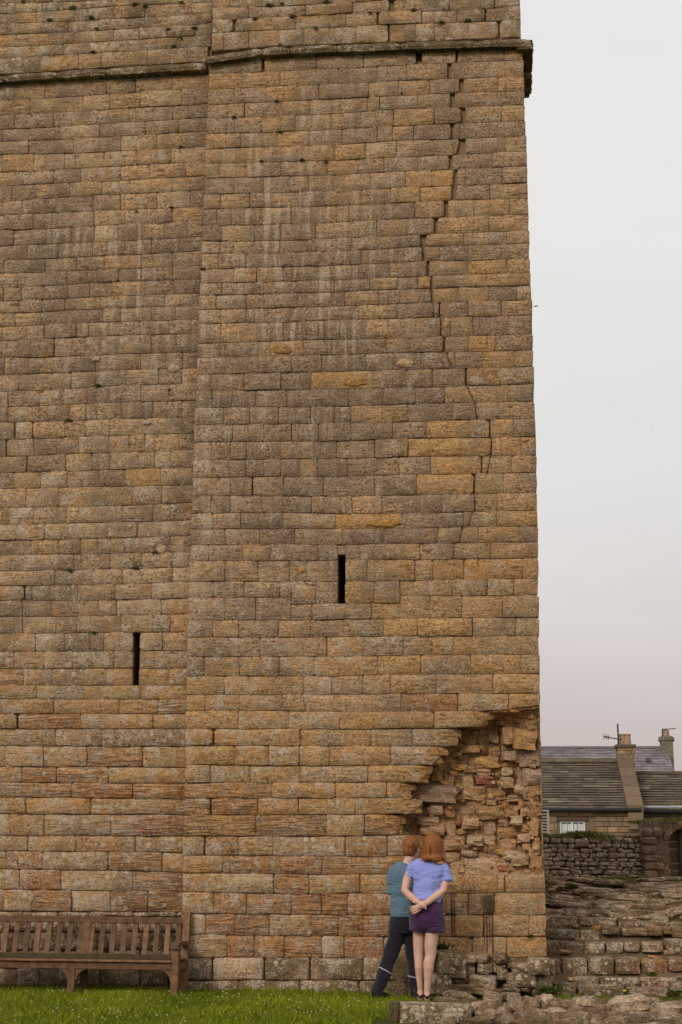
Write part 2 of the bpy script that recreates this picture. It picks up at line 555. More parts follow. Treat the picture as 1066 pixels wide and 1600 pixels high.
STONES_R = """-3071 10379 -2446 10390 -2442 10217 -3066 10231 2 5 6 0 k
-2420 10391 -1805 10386 -1803 10221 -2417 10217 3 4 1 0 t
-1805 10386 -1263 10382 -1263 10212 -1803 10221 2 5 0 0 k
-1263 10382 -663 10392 -664 10225 -1263 10213 0 5 2 0 t
-590 10393 -210 10384 -212 10217 -591 10224 0 4 3 0 p
-188 10383 89 10376 86 10214 -190 10217 0 3 1 0 k
89 10377 342 10370 339 10211 86 10214 1 4 0 0 k
342 10370 556 10365 552 10208 339 10211 0 2 8 0 t
-3070 10231 -2675 10222 -2671 10016 -3064 10019 1 0 4 1 g
-2675 10222 -2230 10218 -2227 10026 -2671 10017 2 1 0 1 t
-2230 10218 -1951 10220 -1949 10018 -2227 10026 4 1 0 1 t
-1951 10220 -1558 10217 -1557 10014 -1949 10019 3 2 0 1 k
-1558 10217 -1105 10216 -1105 10009 -1557 10014 1 3 0 1 k
-1105 10216 -767 10223 -768 10027 -1105 10010 2 3 0 1 k
-767 10223 -307 10218 -309 10011 -768 10027 0 1 2 1 k
-259 10218 176 10213 173 10010 -262 10011 0 3 1 1 k
176 10213 556 10208 551 10001 173 10010 0 4 8 1 t
-3072 10019 -2760 10017 -2756 9828 -3066 9828 1 1 4 2 k
-2760 10017 -2387 10022 -2383 9826 -2756 9829 3 1 0 2 k
-2387 10023 -2038 10021 -2035 9828 -2383 9827 3 1 0 2 g
-2038 10021 -1778 10016 -1777 9828 -2035 9828 4 0 0 2 k
-1778 10017 -1207 10010 -1207 9827 -1777 9828 3 0 0 2 k
-1207 10010 -870 10021 -871 9832 -1207 9828 1 2 0 2 p
-870 10022 -509 10018 -510 9836 -871 9833 0 2 0 2 t
-509 10018 -174 10011 -176 9835 -510 9836 0 1 2 2 k
-123 10011 266 10008 263 9824 -126 9834 0 1 1 2 t
266 10008 558 10001 554 9821 263 9824 0 2 8 2 t
-3074 9829 -2830 9828 -2826 9646 -3068 9649 3 0 4 3 k
-2830 9829 -2636 9828 -2632 9644 -2826 9646 2 2 0 3 t
-2636 9828 -2198 9827 -2195 9642 -2632 9644 5 1 0 3 k
-2198 9828 -1880 9828 -1878 9642 -2195 9643 3 1 0 3 t
-1880 9828 -1526 9828 -1525 9637 -1878 9642 4 2 0 3 t
-1526 9828 -1214 9827 -1214 9650 -1525 9638 4 0 0 3 k
-1214 9828 -1079 9829 -1079 9663 -1214 9652 1 2 0 3 t
-1079 9830 -649 9834 -650 9658 -1079 9664 0 3 0 3 p
-649 9835 -282 9835 -284 9644 -650 9658 1 2 2 3 k
-224 9835 119 9828 116 9655 -226 9646 0 3 1 3 t
119 9828 557 9821 553 9645 116 9656 0 2 8 3 d
-3076 9649 -2751 9645 -2747 9453 -3070 9463 2 3 4 4 k
-2751 9645 -2432 9643 -2428 9444 -2747 9453 4 3 0 4 t
-2432 9643 -2047 9642 -2044 9446 -2428 9444 4 1 0 4 t
-2047 9643 -1631 9639 -1630 9442 -2044 9446 5 1 0 4 t
-1631 9639 -1302 9647 -1301 9450 -1630 9442 4 2 0 4 g
-1302 9647 -922 9661 -923 9451 -1301 9450 3 2 0 4 t
-922 9662 -454 9651 -456 9456 -923 9452 1 1 0 4 g
-454 9651 -161 9648 -164 9450 -456 9457 0 1 2 4 k
-107 9650 299 9651 295 9451 -110 9451 0 3 1 4 k
299 9651 557 9645 552 9454 295 9452 1 2 8 4 t
-3078 9463 -2840 9456 -2835 9271 -3072 9266 4 1 4 5 g
-2840 9456 -2676 9451 -2672 9275 -2835 9272 3 3 0 5 g
-2676 9451 -2247 9445 -2244 9259 -2672 9275 4 3 0 5 k
-2247 9445 -1886 9444 -1884 9254 -2244 9259 5 2 0 5 o
-1886 9444 -1505 9445 -1504 9248 -1884 9254 4 2 0 5 k
-1505 9446 -1108 9451 -1108 9261 -1504 9249 4 1 0 5 k
-1108 9451 -934 9451 -934 9273 -1108 9262 3 1 0 5 k
-934 9452 -694 9454 -695 9267 -934 9273 1 0 0 5 t
-694 9454 -279 9453 -281 9257 -695 9267 0 1 2 5 k
-243 9452 -171 9450 -174 9259 -246 9258 1 2 1 5 k
-171 9450 162 9451 159 9263 -174 9259 0 2 0 5 k
163 9451 559 9454 554 9260 159 9264 1 1 8 5 d
-3080 9266 -2417 9265 -2413 9075 -3074 9081 5 2 4 6 g
-2417 9265 -1965 9255 -1962 9066 -2413 9075 7 2 0 6 t
-1965 9255 -1592 9249 -1590 9057 -1962 9067 4 1 0 6 t
-1592 9250 -1239 9257 -1238 9065 -1590 9058 3 0 0 6 g
-1239 9257 -890 9272 -891 9065 -1238 9065 2 3 0 6 p
-890 9272 -515 9263 -517 9063 -891 9065 1 2 0 6 p
-515 9263 -184 9259 -226 9064 -517 9064 1 0 2 6 k
-109 9260 334 9262 330 9067 -126 9065 0 2 1 6 k
334 9262 569 9260 564 9072 330 9068 0 2 8 6 k
-3074 9081 -2915 9080 -2910 8897 -3069 8898 5 3 4 7 t
-2915 9080 -2601 9077 -2597 8897 -2910 8898 4 0 0 7 t
-2601 9077 -2208 9071 -2205 8887 -2597 8897 7 2 0 7 k
-2208 9071 -1678 9059 -1676 8880 -2205 8887 6 1 0 7 t
-1678 9060 -1325 9063 -1324 8879 -1676 8880 5 1 0 7 t
-1325 9064 -1028 9065 -1028 8886 -1324 8880 2 1 0 7 k
-1028 9065 -650 9064 -651 8889 -1028 8887 3 3 0 7 k
-650 9064 -305 9064 -307 8889 -651 8889 2 2 2 7 k
-262 9064 184 9066 181 8891 -264 8889 0 2 1 7 k
184 9067 571 9072 567 8888 181 8891 1 1 8 7 k
-3080 8898 -2737 8897 -2732 8701 -3074 8704 5 1 4 8 k
-2737 8897 -2402 8892 -2398 8694 -2732 8701 6 0 0 8 k
-2402 8892 -2091 8885 -2088 8689 -2398 8695 7 3 0 8 p
-2091 8886 -1887 8883 -1885 8688 -2088 8690 7 1 0 8 t
-1887 8883 -1607 8880 -1605 8684 -1885 8688 6 1 0 8 t
-1607 8880 -1176 8883 -1176 8684 -1605 8684 4 3 0 8 t
-1176 8883 -791 8888 -792 8691 -1176 8685 2 3 0 8 p
-791 8888 -500 8889 -502 8689 -792 8692 1 3 0 8 o
-500 8889 -250 8889 -260 8687 -502 8689 0 3 2 8 o
-207 8889 -111 8889 -114 8687 -210 8688 0 1 1 8 k
-111 8890 287 8890 283 8687 -114 8688 0 1 0 8 k
287 8890 570 8888 565 8686 283 8688 1 1 8 8 k
-3085 8704 -2890 8702 -2885 8518 -3080 8519 4 0 4 9 k
-2890 8702 -2552 8697 -2548 8516 -2885 8518 5 0 0 9 g
-2552 8697 -1990 8689 -1988 8504 -2548 8516 8 0 0 9 t
-1990 8689 -1718 8685 -1716 8501 -1988 8505 6 2 0 9 k
-1718 8686 -1288 8684 -1287 8502 -1716 8501 5 1 0 9 t
-1288 8685 -957 8688 -957 8508 -1287 8503 4 1 0 9 t
-957 8689 -627 8690 -628 8505 -957 8508 2 2 0 9 g
-627 8690 -274 8687 -290 8513 -628 8506 0 0 2 9 o
-228 8688 145 8687 142 8508 -230 8513 0 1 1 9 k
145 8688 569 8686 564 8501 142 8508 0 0 8 9 k
-3083 8519 -2925 8518 -2920 8318 -3077 8319 4 3 4 10 d
-2925 8518 -2757 8517 -2752 8317 -2920 8318 4 1 0 10 k
-2757 8517 -2406 8513 -2402 8299 -2752 8317 7 0 0 10 t
-2406 8513 -2078 8506 -2075 8305 -2402 8300 7 1 0 10 p
-2078 8506 -1564 8501 -1563 8297 -2075 8306 8 2 0 10 t
-1564 8502 -1424 8502 -1423 8306 -1563 8298 7 3 0 10 t
-1424 8502 -1025 8507 -1025 8313 -1423 8307 4 3 0 10 t
-1025 8507 -687 8506 -688 8315 -1025 8313 3 2 0 10 k
-687 8506 -363 8512 -366 8309 -688 8315 1 0 2 10 t
-319 8513 -24 8510 -27 8314 -321 8310 0 2 1 10 t
-24 8510 360 8504 356 8310 -27 8315 1 0 0 10 t
360 8505 571 8501 567 8309 356 8310 0 3 8 10 t
-3083 8319 -2869 8318 -2863 8121 -3077 8128 5 1 4 11 d
-2869 8318 -2489 8304 -2485 8108 -2863 8121 7 0 0 11 p
-2489 8303 -2195 8303 -2192 8105 -2485 8109 7 0 0 11 k
-2195 8304 -1804 8301 -1802 8101 -2192 8105 8 0 0 11 k
-1804 8301 -1111 8311 -1111 8109 -1802 8101 7 3 0 11 t
-1111 8312 -761 8314 -762 8114 -1111 8109 2 3 0 11 t
-761 8315 -480 8311 -481 8118 -762 8114 2 3 2 11 k
-436 8311 131 8313 128 8117 -438 8118 1 0 1 11 t
131 8313 572 8309 568 8114 128 8117 0 1 8 11 t
-3090 8128 -2883 8121 -2879 7970 -3085 7977 5 1 4 12 k
-2883 8121 -2715 8116 -2712 7965 -2879 7970 5 1 0 12 k
-2715 8116 -2492 8109 -2489 7958 -2712 7965 6 1 0 12 p
-2492 8109 -2202 8105 -2200 7958 -2489 7958 8 2 0 12 k
-2202 8105 -1881 8102 -1879 7954 -2200 7959 9 3 0 12 k
-1881 8102 -1395 8105 -1394 7951 -1879 7954 6 0 0 12 k
-1395 8106 -954 8111 -954 7961 -1394 7951 4 3 0 12 t
-954 8111 -631 8116 -628 7967 -954 7961 3 0 2 12 d
-553 8117 -150 8117 -152 7964 -579 7967 0 2 1 12 t
-150 8118 321 8116 317 7965 -152 7964 0 3 0 12 k
321 8116 569 8114 565 7966 317 7965 0 1 8 12 k
-3085 7977 -2892 7971 -2887 7790 -3080 7791 4 3 4 13 p
-2892 7971 -2580 7961 -2576 7788 -2887 7790 7 0 0 13 k
-2580 7961 -2222 7958 -2219 7790 -2576 7788 9 2 0 13 k
-2222 7959 -1689 7953 -1688 7779 -2219 7790 8 2 0 13 d
-1689 7953 -1285 7953 -1285 7786 -1688 7779 6 2 0 13 d
-1285 7954 -809 7964 -810 7791 -1285 7787 5 2 0 13 k
-809 7964 -618 7967 -608 7799 -810 7792 1 3 2 13 t
-582 7967 -413 7966 -415 7799 -580 7800 2 0 1 13 t
-413 7966 -100 7964 -102 7780 -415 7799 0 3 0 13 k
-100 7964 262 7965 258 7785 -102 7781 1 3 0 13 t
262 7965 572 7966 568 7792 258 7786 0 1 8 13 k
-3087 7792 -2713 7789 -2709 7616 -3082 7623 5 3 4 14 k
-2713 7789 -2457 7789 -2453 7612 -2709 7616 8 0 0 14 t
-2457 7789 -2156 7789 -2153 7612 -2453 7612 8 1 0 14 t
-2156 7789 -1761 7780 -1760 7606 -2153 7612 9 2 0 14 d
-1761 7780 -1402 7784 -1401 7608 -1760 7606 7 3 0 14 t
-1402 7785 -958 7790 -959 7615 -1401 7609 5 3 0 14 d
-958 7790 -563 7799 -565 7619 -959 7615 3 1 2 14 t
-531 7800 -99 7780 -101 7618 -532 7620 1 2 1 14 t
-99 7781 314 7787 310 7614 -101 7618 0 0 0 14 g
314 7787 575 7792 570 7612 310 7614 0 1 8 14 t
-3093 7623 -2843 7618 -2839 7477 -3088 7474 5 3 4 15 k
-2843 7618 -2369 7612 -2366 7468 -2839 7477 6 2 0 15 d
-2369 7612 -1998 7610 -1996 7466 -2366 7468 8 2 0 15 t
-1998 7610 -1579 7607 -1578 7463 -1996 7466 7 0 0 15 k
-1579 7607 -1190 7611 -1190 7472 -1578 7464 7 3 0 15 d
-1190 7612 -884 7616 -885 7473 -1190 7472 3 1 0 15 t
-884 7616 -655 7618 -656 7474 -885 7473 3 3 0 15 k
-655 7619 -525 7619 -526 7475 -656 7474 0 3 2 15 o
-497 7619 164 7615 161 7469 -498 7475 1 1 1 15 t
164 7616 575 7612 571 7470 161 7470 0 2 8 15 g
-3099 7474 -2906 7476 -2901 7307 -3094 7310 5 0 4 16 t
-2906 7476 -2558 7471 -2554 7300 -2901 7307 6 2 0 16 d
-2558 7471 -2366 7468 -2363 7300 -2554 7300 7 2 0 16 k
-2366 7468 -1995 7466 -1993 7300 -2363 7300 9 2 0 16 k
-1995 7466 -1592 7463 -1591 7301 -1993 7300 8 1 0 16 d
-1592 7463 -1468 7466 -1467 7302 -1591 7301 6 3 0 16 d
-1468 7466 -1093 7472 -1093 7303 -1467 7302 4 1 0 16 t
-1093 7473 -857 7473 -857 7307 -1093 7304 4 2 0 16 k
-857 7473 -526 7475 -514 7306 -857 7307 2 1 2 16 t
-491 7475 -218 7472 -221 7304 -486 7306 0 3 1 16 g
-218 7473 110 7470 108 7303 -221 7304 0 0 0 16 g
111 7470 422 7470 418 7304 108 7304 1 2 0 16 d
422 7470 574 7470 570 7306 418 7304 1 2 8 16 t
-3098 7310 -2852 7306 -2848 7139 -3093 7141 6 2 4 17 k
-2852 7306 -2565 7300 -2561 7138 -2848 7140 5 1 0 17 t
-2565 7300 -2364 7300 -2361 7128 -2561 7138 7 3 0 17 k
-2364 7300 -2021 7300 -2019 7128 -2361 7128 8 1 0 17 k
-2021 7300 -1712 7301 -1710 7144 -2019 7128 8 3 0 17 k
-1712 7301 -1347 7302 -1346 7136 -1710 7144 6 2 0 17 k
-1347 7302 -896 7306 -896 7132 -1346 7136 3 1 0 17 t
-896 7306 -494 7306 -496 7134 -896 7133 2 0 2 17 d
-486 7306 -430 7305 -432 7134 -487 7134 1 3 3 17 k
-412 7306 -113 7303 -116 7133 -414 7134 1 1 1 17 t
-113 7304 245 7304 241 7128 -116 7133 0 2 0 17 t
245 7304 581 7306 576 7132 241 7129 0 0 8 17 k
-3096 7141 -2843 7139 -2837 6910 -3089 6914 5 1 4 18 k
-2843 7140 -2443 7132 -2438 6913 -2837 6910 7 3 0 18 t
-2443 7132 -2147 7128 -2143 6916 -2438 6913 7 2 0 18 k
-2147 7128 -1684 7143 -1682 6912 -2143 6917 8 1 0 18 d
-1684 7143 -1234 7135 -1233 6909 -1682 6912 6 2 0 18 d
-1234 7135 -637 7133 -639 6898 -1233 6909 4 3 0 18 t
-637 7134 -418 7134 -420 6909 -639 6898 1 2 2 18 k
-400 7134 -308 7133 -311 6908 -403 6909 0 1 1 18 t
-308 7134 -60 7132 -64 6906 -311 6908 1 3 0 18 t
-60 7132 319 7129 315 6905 -64 6906 0 1 0 18 d
319 7130 579 7132 573 6907 315 6905 0 0 8 18 d
-3092 6914 -2838 6910 -2834 6742 -3086 6742 5 3 4 19 d
-2838 6910 -2433 6913 -2429 6741 -2834 6742 6 3 0 19 k
-2433 6913 -2285 6915 -2282 6740 -2429 6741 7 2 0 19 k
-2285 6915 -1924 6914 -1921 6737 -2282 6740 7 3 0 19 o
-1924 6914 -1611 6911 -1610 6735 -1921 6737 6 1 0 19 k
-1611 6912 -1319 6909 -1319 6734 -1610 6736 5 2 0 19 k
-1319 6910 -1009 6905 -1009 6736 -1319 6734 3 2 0 19 d
-1009 6905 -747 6900 -748 6733 -1009 6736 1 0 0 19 g
-747 6900 -394 6909 -396 6728 -748 6733 2 1 2 19 k
-364 6909 -119 6906 -121 6727 -366 6728 1 2 1 19 t
-119 6906 171 6905 168 6726 -121 6728 0 0 0 19 g
171 6905 580 6907 576 6724 168 6726 0 0 8 19 d
-3098 6743 -2704 6742 -2699 6548 -3093 6553 5 5 4 20 k
-2704 6742 -2412 6741 -2408 6544 -2699 6548 6 0 0 20 k
-2412 6741 -2050 6738 -2047 6542 -2408 6545 7 0 0 20 d
-2050 6738 -1718 6736 -1716 6539 -2047 6542 7 1 0 20 d
-1718 6736 -1229 6735 -1229 6540 -1716 6540 4 0 0 20 d
-1229 6735 -934 6735 -934 6539 -1229 6540 3 3 0 20 k
-934 6735 -633 6731 -635 6538 -934 6539 1 3 0 20 d
-633 6731 -373 6728 -299 6538 -635 6538 1 1 2 20 d
-353 6728 -259 6728 -262 6538 -279 6538 0 2 1 20 t
-259 6728 37 6727 34 6537 -262 6538 1 1 0 20 k
37 6727 375 6725 371 6534 34 6537 0 1 0 20 g
375 6725 580 6724 575 6539 371 6535 0 2 8 20 t
-3096 6553 -2934 6551 -2929 6357 -3090 6360 3 8 4 21 k
-2934 6551 -2568 6546 -2563 6350 -2929 6357 5 1 0 21 k
-2568 6546 -2166 6543 -2162 6343 -2563 6350 5 1 0 21 k
-2166 6543 -1831 6540 -1829 6337 -2162 6343 5 1 0 21 d
-1831 6540 -1159 6540 -1159 6337 -1829 6337 5 1 0 21 o
-1159 6540 -797 6538 -798 6335 -1159 6337 3 3 0 21 k
-797 6539 -507 6538 -508 6334 -798 6335 2 3 0 21 t
-507 6538 -158 6537 -160 6339 -508 6334 0 1 2 21 k
-136 6537 219 6535 215 6339 -139 6339 0 2 1 21 g
219 6535 581 6539 576 6340 215 6340 0 3 8 21 k
-3101 6361 -2916 6357 -2910 6166 -3095 6169 2 5 4 22 k
-2916 6357 -2696 6352 -2691 6162 -2910 6166 4 2 0 22 d
-2696 6352 -2437 6347 -2433 6157 -2691 6162 5 3 0 22 d
-2437 6348 -2092 6341 -2089 6151 -2433 6157 5 3 0 22 k
-2092 6341 -1416 6337 -1415 6137 -2089 6151 6 0 0 22 d
-1416 6337 -1039 6336 -1039 6149 -1415 6137 3 0 0 22 k
-1039 6337 -700 6334 -701 6151 -1039 6149 2 2 0 22 k
-700 6335 -375 6336 -377 6150 -701 6151 0 3 0 22 d
-375 6336 -144 6339 -72 6149 -377 6150 1 1 2 22 t
-130 6339 -34 6339 -37 6148 -54 6149 0 2 1 22 t
-34 6339 301 6340 296 6146 -37 6149 1 2 0 22 t
301 6340 580 6340 575 6144 296 6147 1 2 8 22 d
-3102 6170 -2786 6164 -2781 5968 -3096 5972 3 5 4 23 k
-2786 6164 -2497 6159 -2493 5964 -2781 5968 3 3 0 23 k
-2497 6159 -2180 6152 -2177 5960 -2493 5964 4 0 0 23 d
-2180 6152 -1826 6145 -1824 5952 -2177 5960 5 3 0 23 d
-1826 6145 -1572 6140 -1570 5949 -1824 5952 5 2 0 23 k
-1572 6140 -1394 6138 -1393 5952 -1570 5949 3 3 0 23 d
-1394 6138 -774 6151 -774 5951 -1393 5952 2 0 0 23 g
-774 6151 -294 6149 -296 5957 -774 5951 0 1 0 23 d
-294 6150 -65 6149 -40 5956 -296 5957 0 3 2 23 k
-51 6149 211 6147 208 5955 -27 5956 0 3 1 23 t
211 6147 581 6144 577 5953 208 5955 0 2 8 23 t
-3107 5972 -2683 5967 -2678 5770 -3100 5776 2 6 4 24 d
-2683 5967 -2337 5962 -2333 5765 -2678 5770 3 1 0 24 k
-2337 5962 -2037 5957 -2034 5758 -2333 5765 3 0 0 24 d
-2037 5957 -1738 5951 -1736 5752 -2034 5758 4 2 0 24 k
-1738 5951 -1390 5952 -1389 5751 -1736 5752 3 1 0 24 k
-1390 5952 -936 5951 -937 5758 -1389 5751 2 2 0 24 k
-936 5952 -575 5954 -577 5767 -937 5759 0 2 0 24 k
-575 5954 -117 5956 -120 5757 -577 5767 0 0 0 24 g
-117 5957 89 5956 92 5752 -120 5757 1 2 2 24 t
102 5956 345 5955 340 5753 105 5752 1 2 1 24 g
345 5955 583 5953 578 5754 340 5753 0 0 8 24 d
-3100 5776 -2912 5773 -2906 5570 -3094 5570 2 5 4 25 k
-2912 5773 -2695 5770 -2690 5570 -2906 5570 2 2 0 25 d
-2695 5770 -2527 5768 -2522 5570 -2690 5570 3 1 0 25 k
-2527 5768 -2153 5761 -2149 5565 -2522 5570 4 3 0 25 d
-2153 5761 -1784 5753 -1782 5559 -2149 5565 3 3 0 25 g
-1784 5753 -1548 5751 -1547 5558 -1782 5559 2 1 0 25 k
-1548 5751 -1134 5755 -1134 5552 -1547 5558 3 3 0 25 t
-1134 5755 -775 5762 -776 5562 -1134 5553 1 3 0 25 k
-775 5763 105 5752 95 5550 -776 5562 0 0 2 25 g
122 5752 430 5753 425 5547 112 5550 1 0 1 25 g
430 5754 585 5754 580 5546 425 5547 0 3 8 25 t
-3105 5570 -2887 5570 -2881 5372 -3098 5373 1 8 4 26 k
-2887 5570 -2708 5570 -2703 5372 -2881 5373 1 3 0 26 d
-2708 5570 -2528 5570 -2523 5372 -2703 5372 3 1 0 26 d
-2528 5570 -2332 5567 -2328 5370 -2523 5372 2 1 0 26 d
-2332 5567 -2147 5564 -2144 5368 -2328 5370 3 3 0 26 t
-2147 5565 -1949 5562 -1947 5365 -2144 5368 3 1 0 26 k
-1949 5562 -1752 5559 -1750 5363 -1947 5365 4 0 0 26 g
-1752 5559 -1424 5556 -1423 5360 -1750 5363 1 1 0 26 d
-1424 5556 -1108 5553 -1108 5360 -1423 5360 1 2 0 26 k
-1108 5553 -873 5559 -873 5363 -1108 5361 1 0 0 26 k
-873 5560 -532 5559 -534 5363 -873 5363 0 1 0 26 k
-532 5559 -233 5554 -236 5360 -534 5363 1 1 0 26 g
-233 5555 0 5551 -3 5358 -236 5360 0 3 2 26 g
13 5551 95 5550 51 5357 9 5357 1 0 3 26 t
108 5550 324 5548 320 5359 65 5357 0 2 1 26 t
324 5548 584 5546 579 5357 320 5359 0 0 8 26 g
-3105 5373 -2892 5372 -2886 5167 -3099 5170 1 8 4 27 k
-2892 5373 -2685 5372 -2680 5164 -2886 5167 2 0 0 27 k
-2685 5372 -2459 5371 -2454 5161 -2680 5164 3 3 2 27 d
-2441 5371 -2115 5367 -2111 5151 -2437 5160 3 0 1 27 t
-2115 5367 -1683 5362 -1681 5139 -2111 5151 3 2 0 27 d
-1683 5362 -1134 5360 -1133 5136 -1681 5139 1 1 0 27 k
-1134 5361 -682 5363 -683 5141 -1133 5136 2 3 0 27 d
-682 5363 -84 5358 -87 5136 -683 5141 1 1 2 27 g
-67 5358 233 5358 228 5141 -70 5137 1 0 1 27 t
233 5358 581 5357 576 5141 228 5141 0 3 8 27 t
-3106 5170 -2896 5167 -2891 4976 -3100 4978 1 6 4 28 d
-2896 5167 -2687 5164 -2682 4975 -2891 4976 2 1 0 28 d
-2687 5164 -2350 5158 -2346 4972 -2682 4975 3 0 0 28 k
-2350 5158 -2115 5151 -2112 4968 -2346 4972 4 0 0 28 k
-2115 5151 -1808 5142 -1806 4959 -2112 4968 2 1 0 28 d
-1808 5142 -1374 5137 -1373 4944 -1806 4958 2 0 0 28 k
-1374 5137 -1053 5137 -1053 4942 -1373 4944 3 2 0 28 t
-1053 5137 -421 5139 -423 4941 -1053 4942 1 0 0 28 k
-421 5139 -77 5136 -80 4942 -423 4941 1 0 2 28 k
-67 5137 161 5140 158 4948 -70 4942 1 0 1 28 t
161 5140 579 5141 574 4947 158 4948 0 1 8 28 t
-3107 4978 -2871 4976 -2866 4803 -3101 4806 2 7 4 29 k
-2871 4976 -2570 4974 -2566 4800 -2866 4803 3 0 0 29 k
-2570 4974 -2108 4968 -2105 4792 -2566 4800 3 1 0 29 d
-2108 4967 -1552 4950 -1551 4783 -2105 4792 4 1 0 29 t
-1552 4950 -845 4942 -845 4775 -1551 4783 3 0 0 29 o
-845 4942 -196 4941 -198 4781 -845 4775 1 3 0 29 k
-196 4942 -104 4942 -146 4781 -198 4781 0 2 2 29 t
-97 4942 151 4948 148 4782 -140 4782 0 3 1 29 t
151 4948 577 4947 573 4775 148 4782 0 2 8 29 g
-3108 4806 -2737 4802 -2732 4630 -3103 4634 3 5 4 30 k
-2737 4802 -2360 4797 -2357 4626 -2732 4630 3 1 0 30 k
-2360 4797 -1985 4790 -1983 4620 -2357 4626 5 2 0 30 d
-1985 4790 -1476 4782 -1475 4612 -1983 4620 4 2 0 30 t
-1476 4782 -1031 4777 -1032 4609 -1475 4612 3 1 0 30 d
-1031 4777 -467 4779 -468 4607 -1032 4609 2 1 0 30 d
-467 4779 -206 4781 -242 4609 -468 4607 1 2 2 30 t
-200 4781 -39 4782 -42 4609 -236 4610 0 1 1 30 g
-39 4782 387 4778 383 4607 -42 4609 0 3 0 30 g
387 4778 580 4775 575 4605 383 4607 0 1 8 30 k
-3103 4634 -2905 4632 -2900 4456 -3097 4459 2 6 4 31 k
-2905 4632 -2539 4628 -2535 4451 -2900 4456 2 2 0 31 k
-2539 4628 -2250 4624 -2247 4448 -2535 4451 4 0 0 31 t
-2250 4624 -1734 4616 -1732 4441 -2247 4448 3 3 0 31 k
-1734 4616 -1524 4613 -1523 4441 -1732 4441 5 1 2 31 k
-1441 4612 -1282 4611 -1281 4440 -1440 4441 3 0 1 31 k
-1282 4611 -658 4607 -659 4435 -1281 4440 1 3 0 31 t
-658 4607 -296 4609 -298 4436 -659 4435 1 2 0 31 k
-296 4609 78 4608 75 4438 -298 4437 1 2 0 31 t
78 4609 575 4605 571 4437 75 4438 1 3 8 31 g
-3104 4459 -2728 4454 -2722 4231 -3097 4237 2 5 4 32 t
-2728 4454 -2370 4449 -2366 4225 -2722 4231 3 0 0 32 t
-2370 4449 -2034 4445 -2030 4220 -2366 4225 3 3 0 32 k
-2034 4445 -1851 4443 -1848 4218 -2030 4220 4 2 0 32 k
-1851 4443 -1523 4441 -1521 4214 -1848 4218 4 0 2 32 k
-1440 4441 -1209 4440 -1208 4213 -1439 4214 3 1 1 32 t
-1209 4440 -712 4435 -714 4214 -1208 4214 1 3 0 32 g
-712 4435 -522 4435 -523 4218 -714 4214 1 2 0 32 t
-522 4436 -196 4437 -199 4224 -523 4218 0 0 0 32 g
-196 4437 412 4438 407 4220 -199 4224 0 2 0 32 g
412 4438 574 4437 568 4221 407 4220 0 0 8 32 g
-3104 4238 -2846 4233 -2841 4060 -3098 4064 2 6 4 33 t
-2846 4233 -2511 4227 -2507 4056 -2841 4060 3 1 0 33 k
-2511 4227 -2135 4222 -2132 4051 -2507 4056 3 3 0 33 k
-2135 4222 -2015 4220 -2012 4049 -2132 4051 3 3 0 33 k
-2015 4220 -1751 4217 -1749 3979 -2011 3978 3 2 0 33 k
-1751 4217 -1521 4214 -1520 3979 -1749 3979 2 2 2 33 k
-1439 4214 -1141 4213 -1140 3981 -1438 3980 1 1 1 33 g
-1141 4214 -868 4214 -868 3982 -1140 3981 2 1 0 33 t
-868 4214 -324 4222 -326 4049 -868 4053 1 1 0 33 t
-324 4222 38 4222 35 4047 -326 4049 1 1 0 33 t
38 4222 312 4220 308 4045 35 4047 0 2 0 33 p
312 4220 568 4221 564 4043 308 4045 0 1 8 33 t
-3112 4064 -2717 4059 -2711 3818 -3104 3822 2 8 4 34 k
-2717 4059 -2389 4054 -2384 3815 -2711 3818 2 2 0 34 k
-2389 4054 -2012 4049 -2008 3808 -2384 3815 3 1 0 34 k
-2011 3978 -1788 3978 -1786 3809 -2008 3809 2 0 0 34 k
-1788 3979 -1169 3981 -1169 3813 -1786 3809 2 3 0 34 k
-1169 3981 -868 3982 -869 3815 -1169 3813 1 2 0 34 g
-868 4053 -553 4051 -555 3817 -869 3815 2 0 0 34 t
-553 4051 -228 4048 -232 3817 -555 3817 0 0 0 34 t
-228 4048 196 4045 191 3816 -232 3817 1 2 0 34 g
196 4045 567 4043 561 3806 191 3816 0 2 8 34 t
-3111 3822 -2841 3820 -2836 3635 -3105 3636 1 7 4 35 k
-2841 3820 -2559 3817 -2555 3634 -2836 3635 0 3 0 35 t
-2559 3817 -2144 3811 -2141 3629 -2555 3634 1 1 0 35 k
-2144 3810 -1803 3809 -1801 3625 -2141 3629 1 3 0 35 t
-1803 3809 -1457 3811 -1456 3628 -1801 3626 1 0 0 35 k
-1457 3812 -1039 3814 -1039 3631 -1456 3628 2 3 0 35 k
-1039 3814 -686 3816 -687 3631 -1039 3631 0 2 0 35 g
-686 3816 -119 3817 -122 3626 -687 3631 0 0 0 35 g
-119 3817 324 3812 319 3624 -122 3626 0 2 0 35 p
324 3812 563 3806 558 3623 319 3624 0 1 8 35 p
-3107 3636 -2672 3634 -2667 3432 -3101 3436 0 4 4 36 k
-2672 3634 -2337 3632 -2333 3428 -2667 3432 0 6 0 36 k
-2337 3632 -2046 3628 -2043 3425 -2333 3428 1 6 0 36 k
-2046 3628 -1628 3627 -1626 3425 -2043 3425 1 5 0 36 t
-1628 3627 -1252 3629 -1251 3426 -1626 3426 1 7 0 36 g
-1252 3629 -836 3631 -837 3433 -1251 3426 0 6 0 36 k
-836 3631 -536 3630 -538 3433 -837 3433 0 3 0 36 k
-536 3630 -314 3628 -317 3433 -538 3433 0 4 0 36 g
-314 3628 -12 3626 -15 3433 -317 3433 0 1 0 36 g
-12 3626 558 3623 553 3432 -15 3433 0 3 8 36 t
-3105 3436 -2920 3434 -2914 3230 -3099 3231 0 6 4 37 k
-2920 3434 -2545 3430 -2541 3228 -2914 3230 0 6 0 37 g
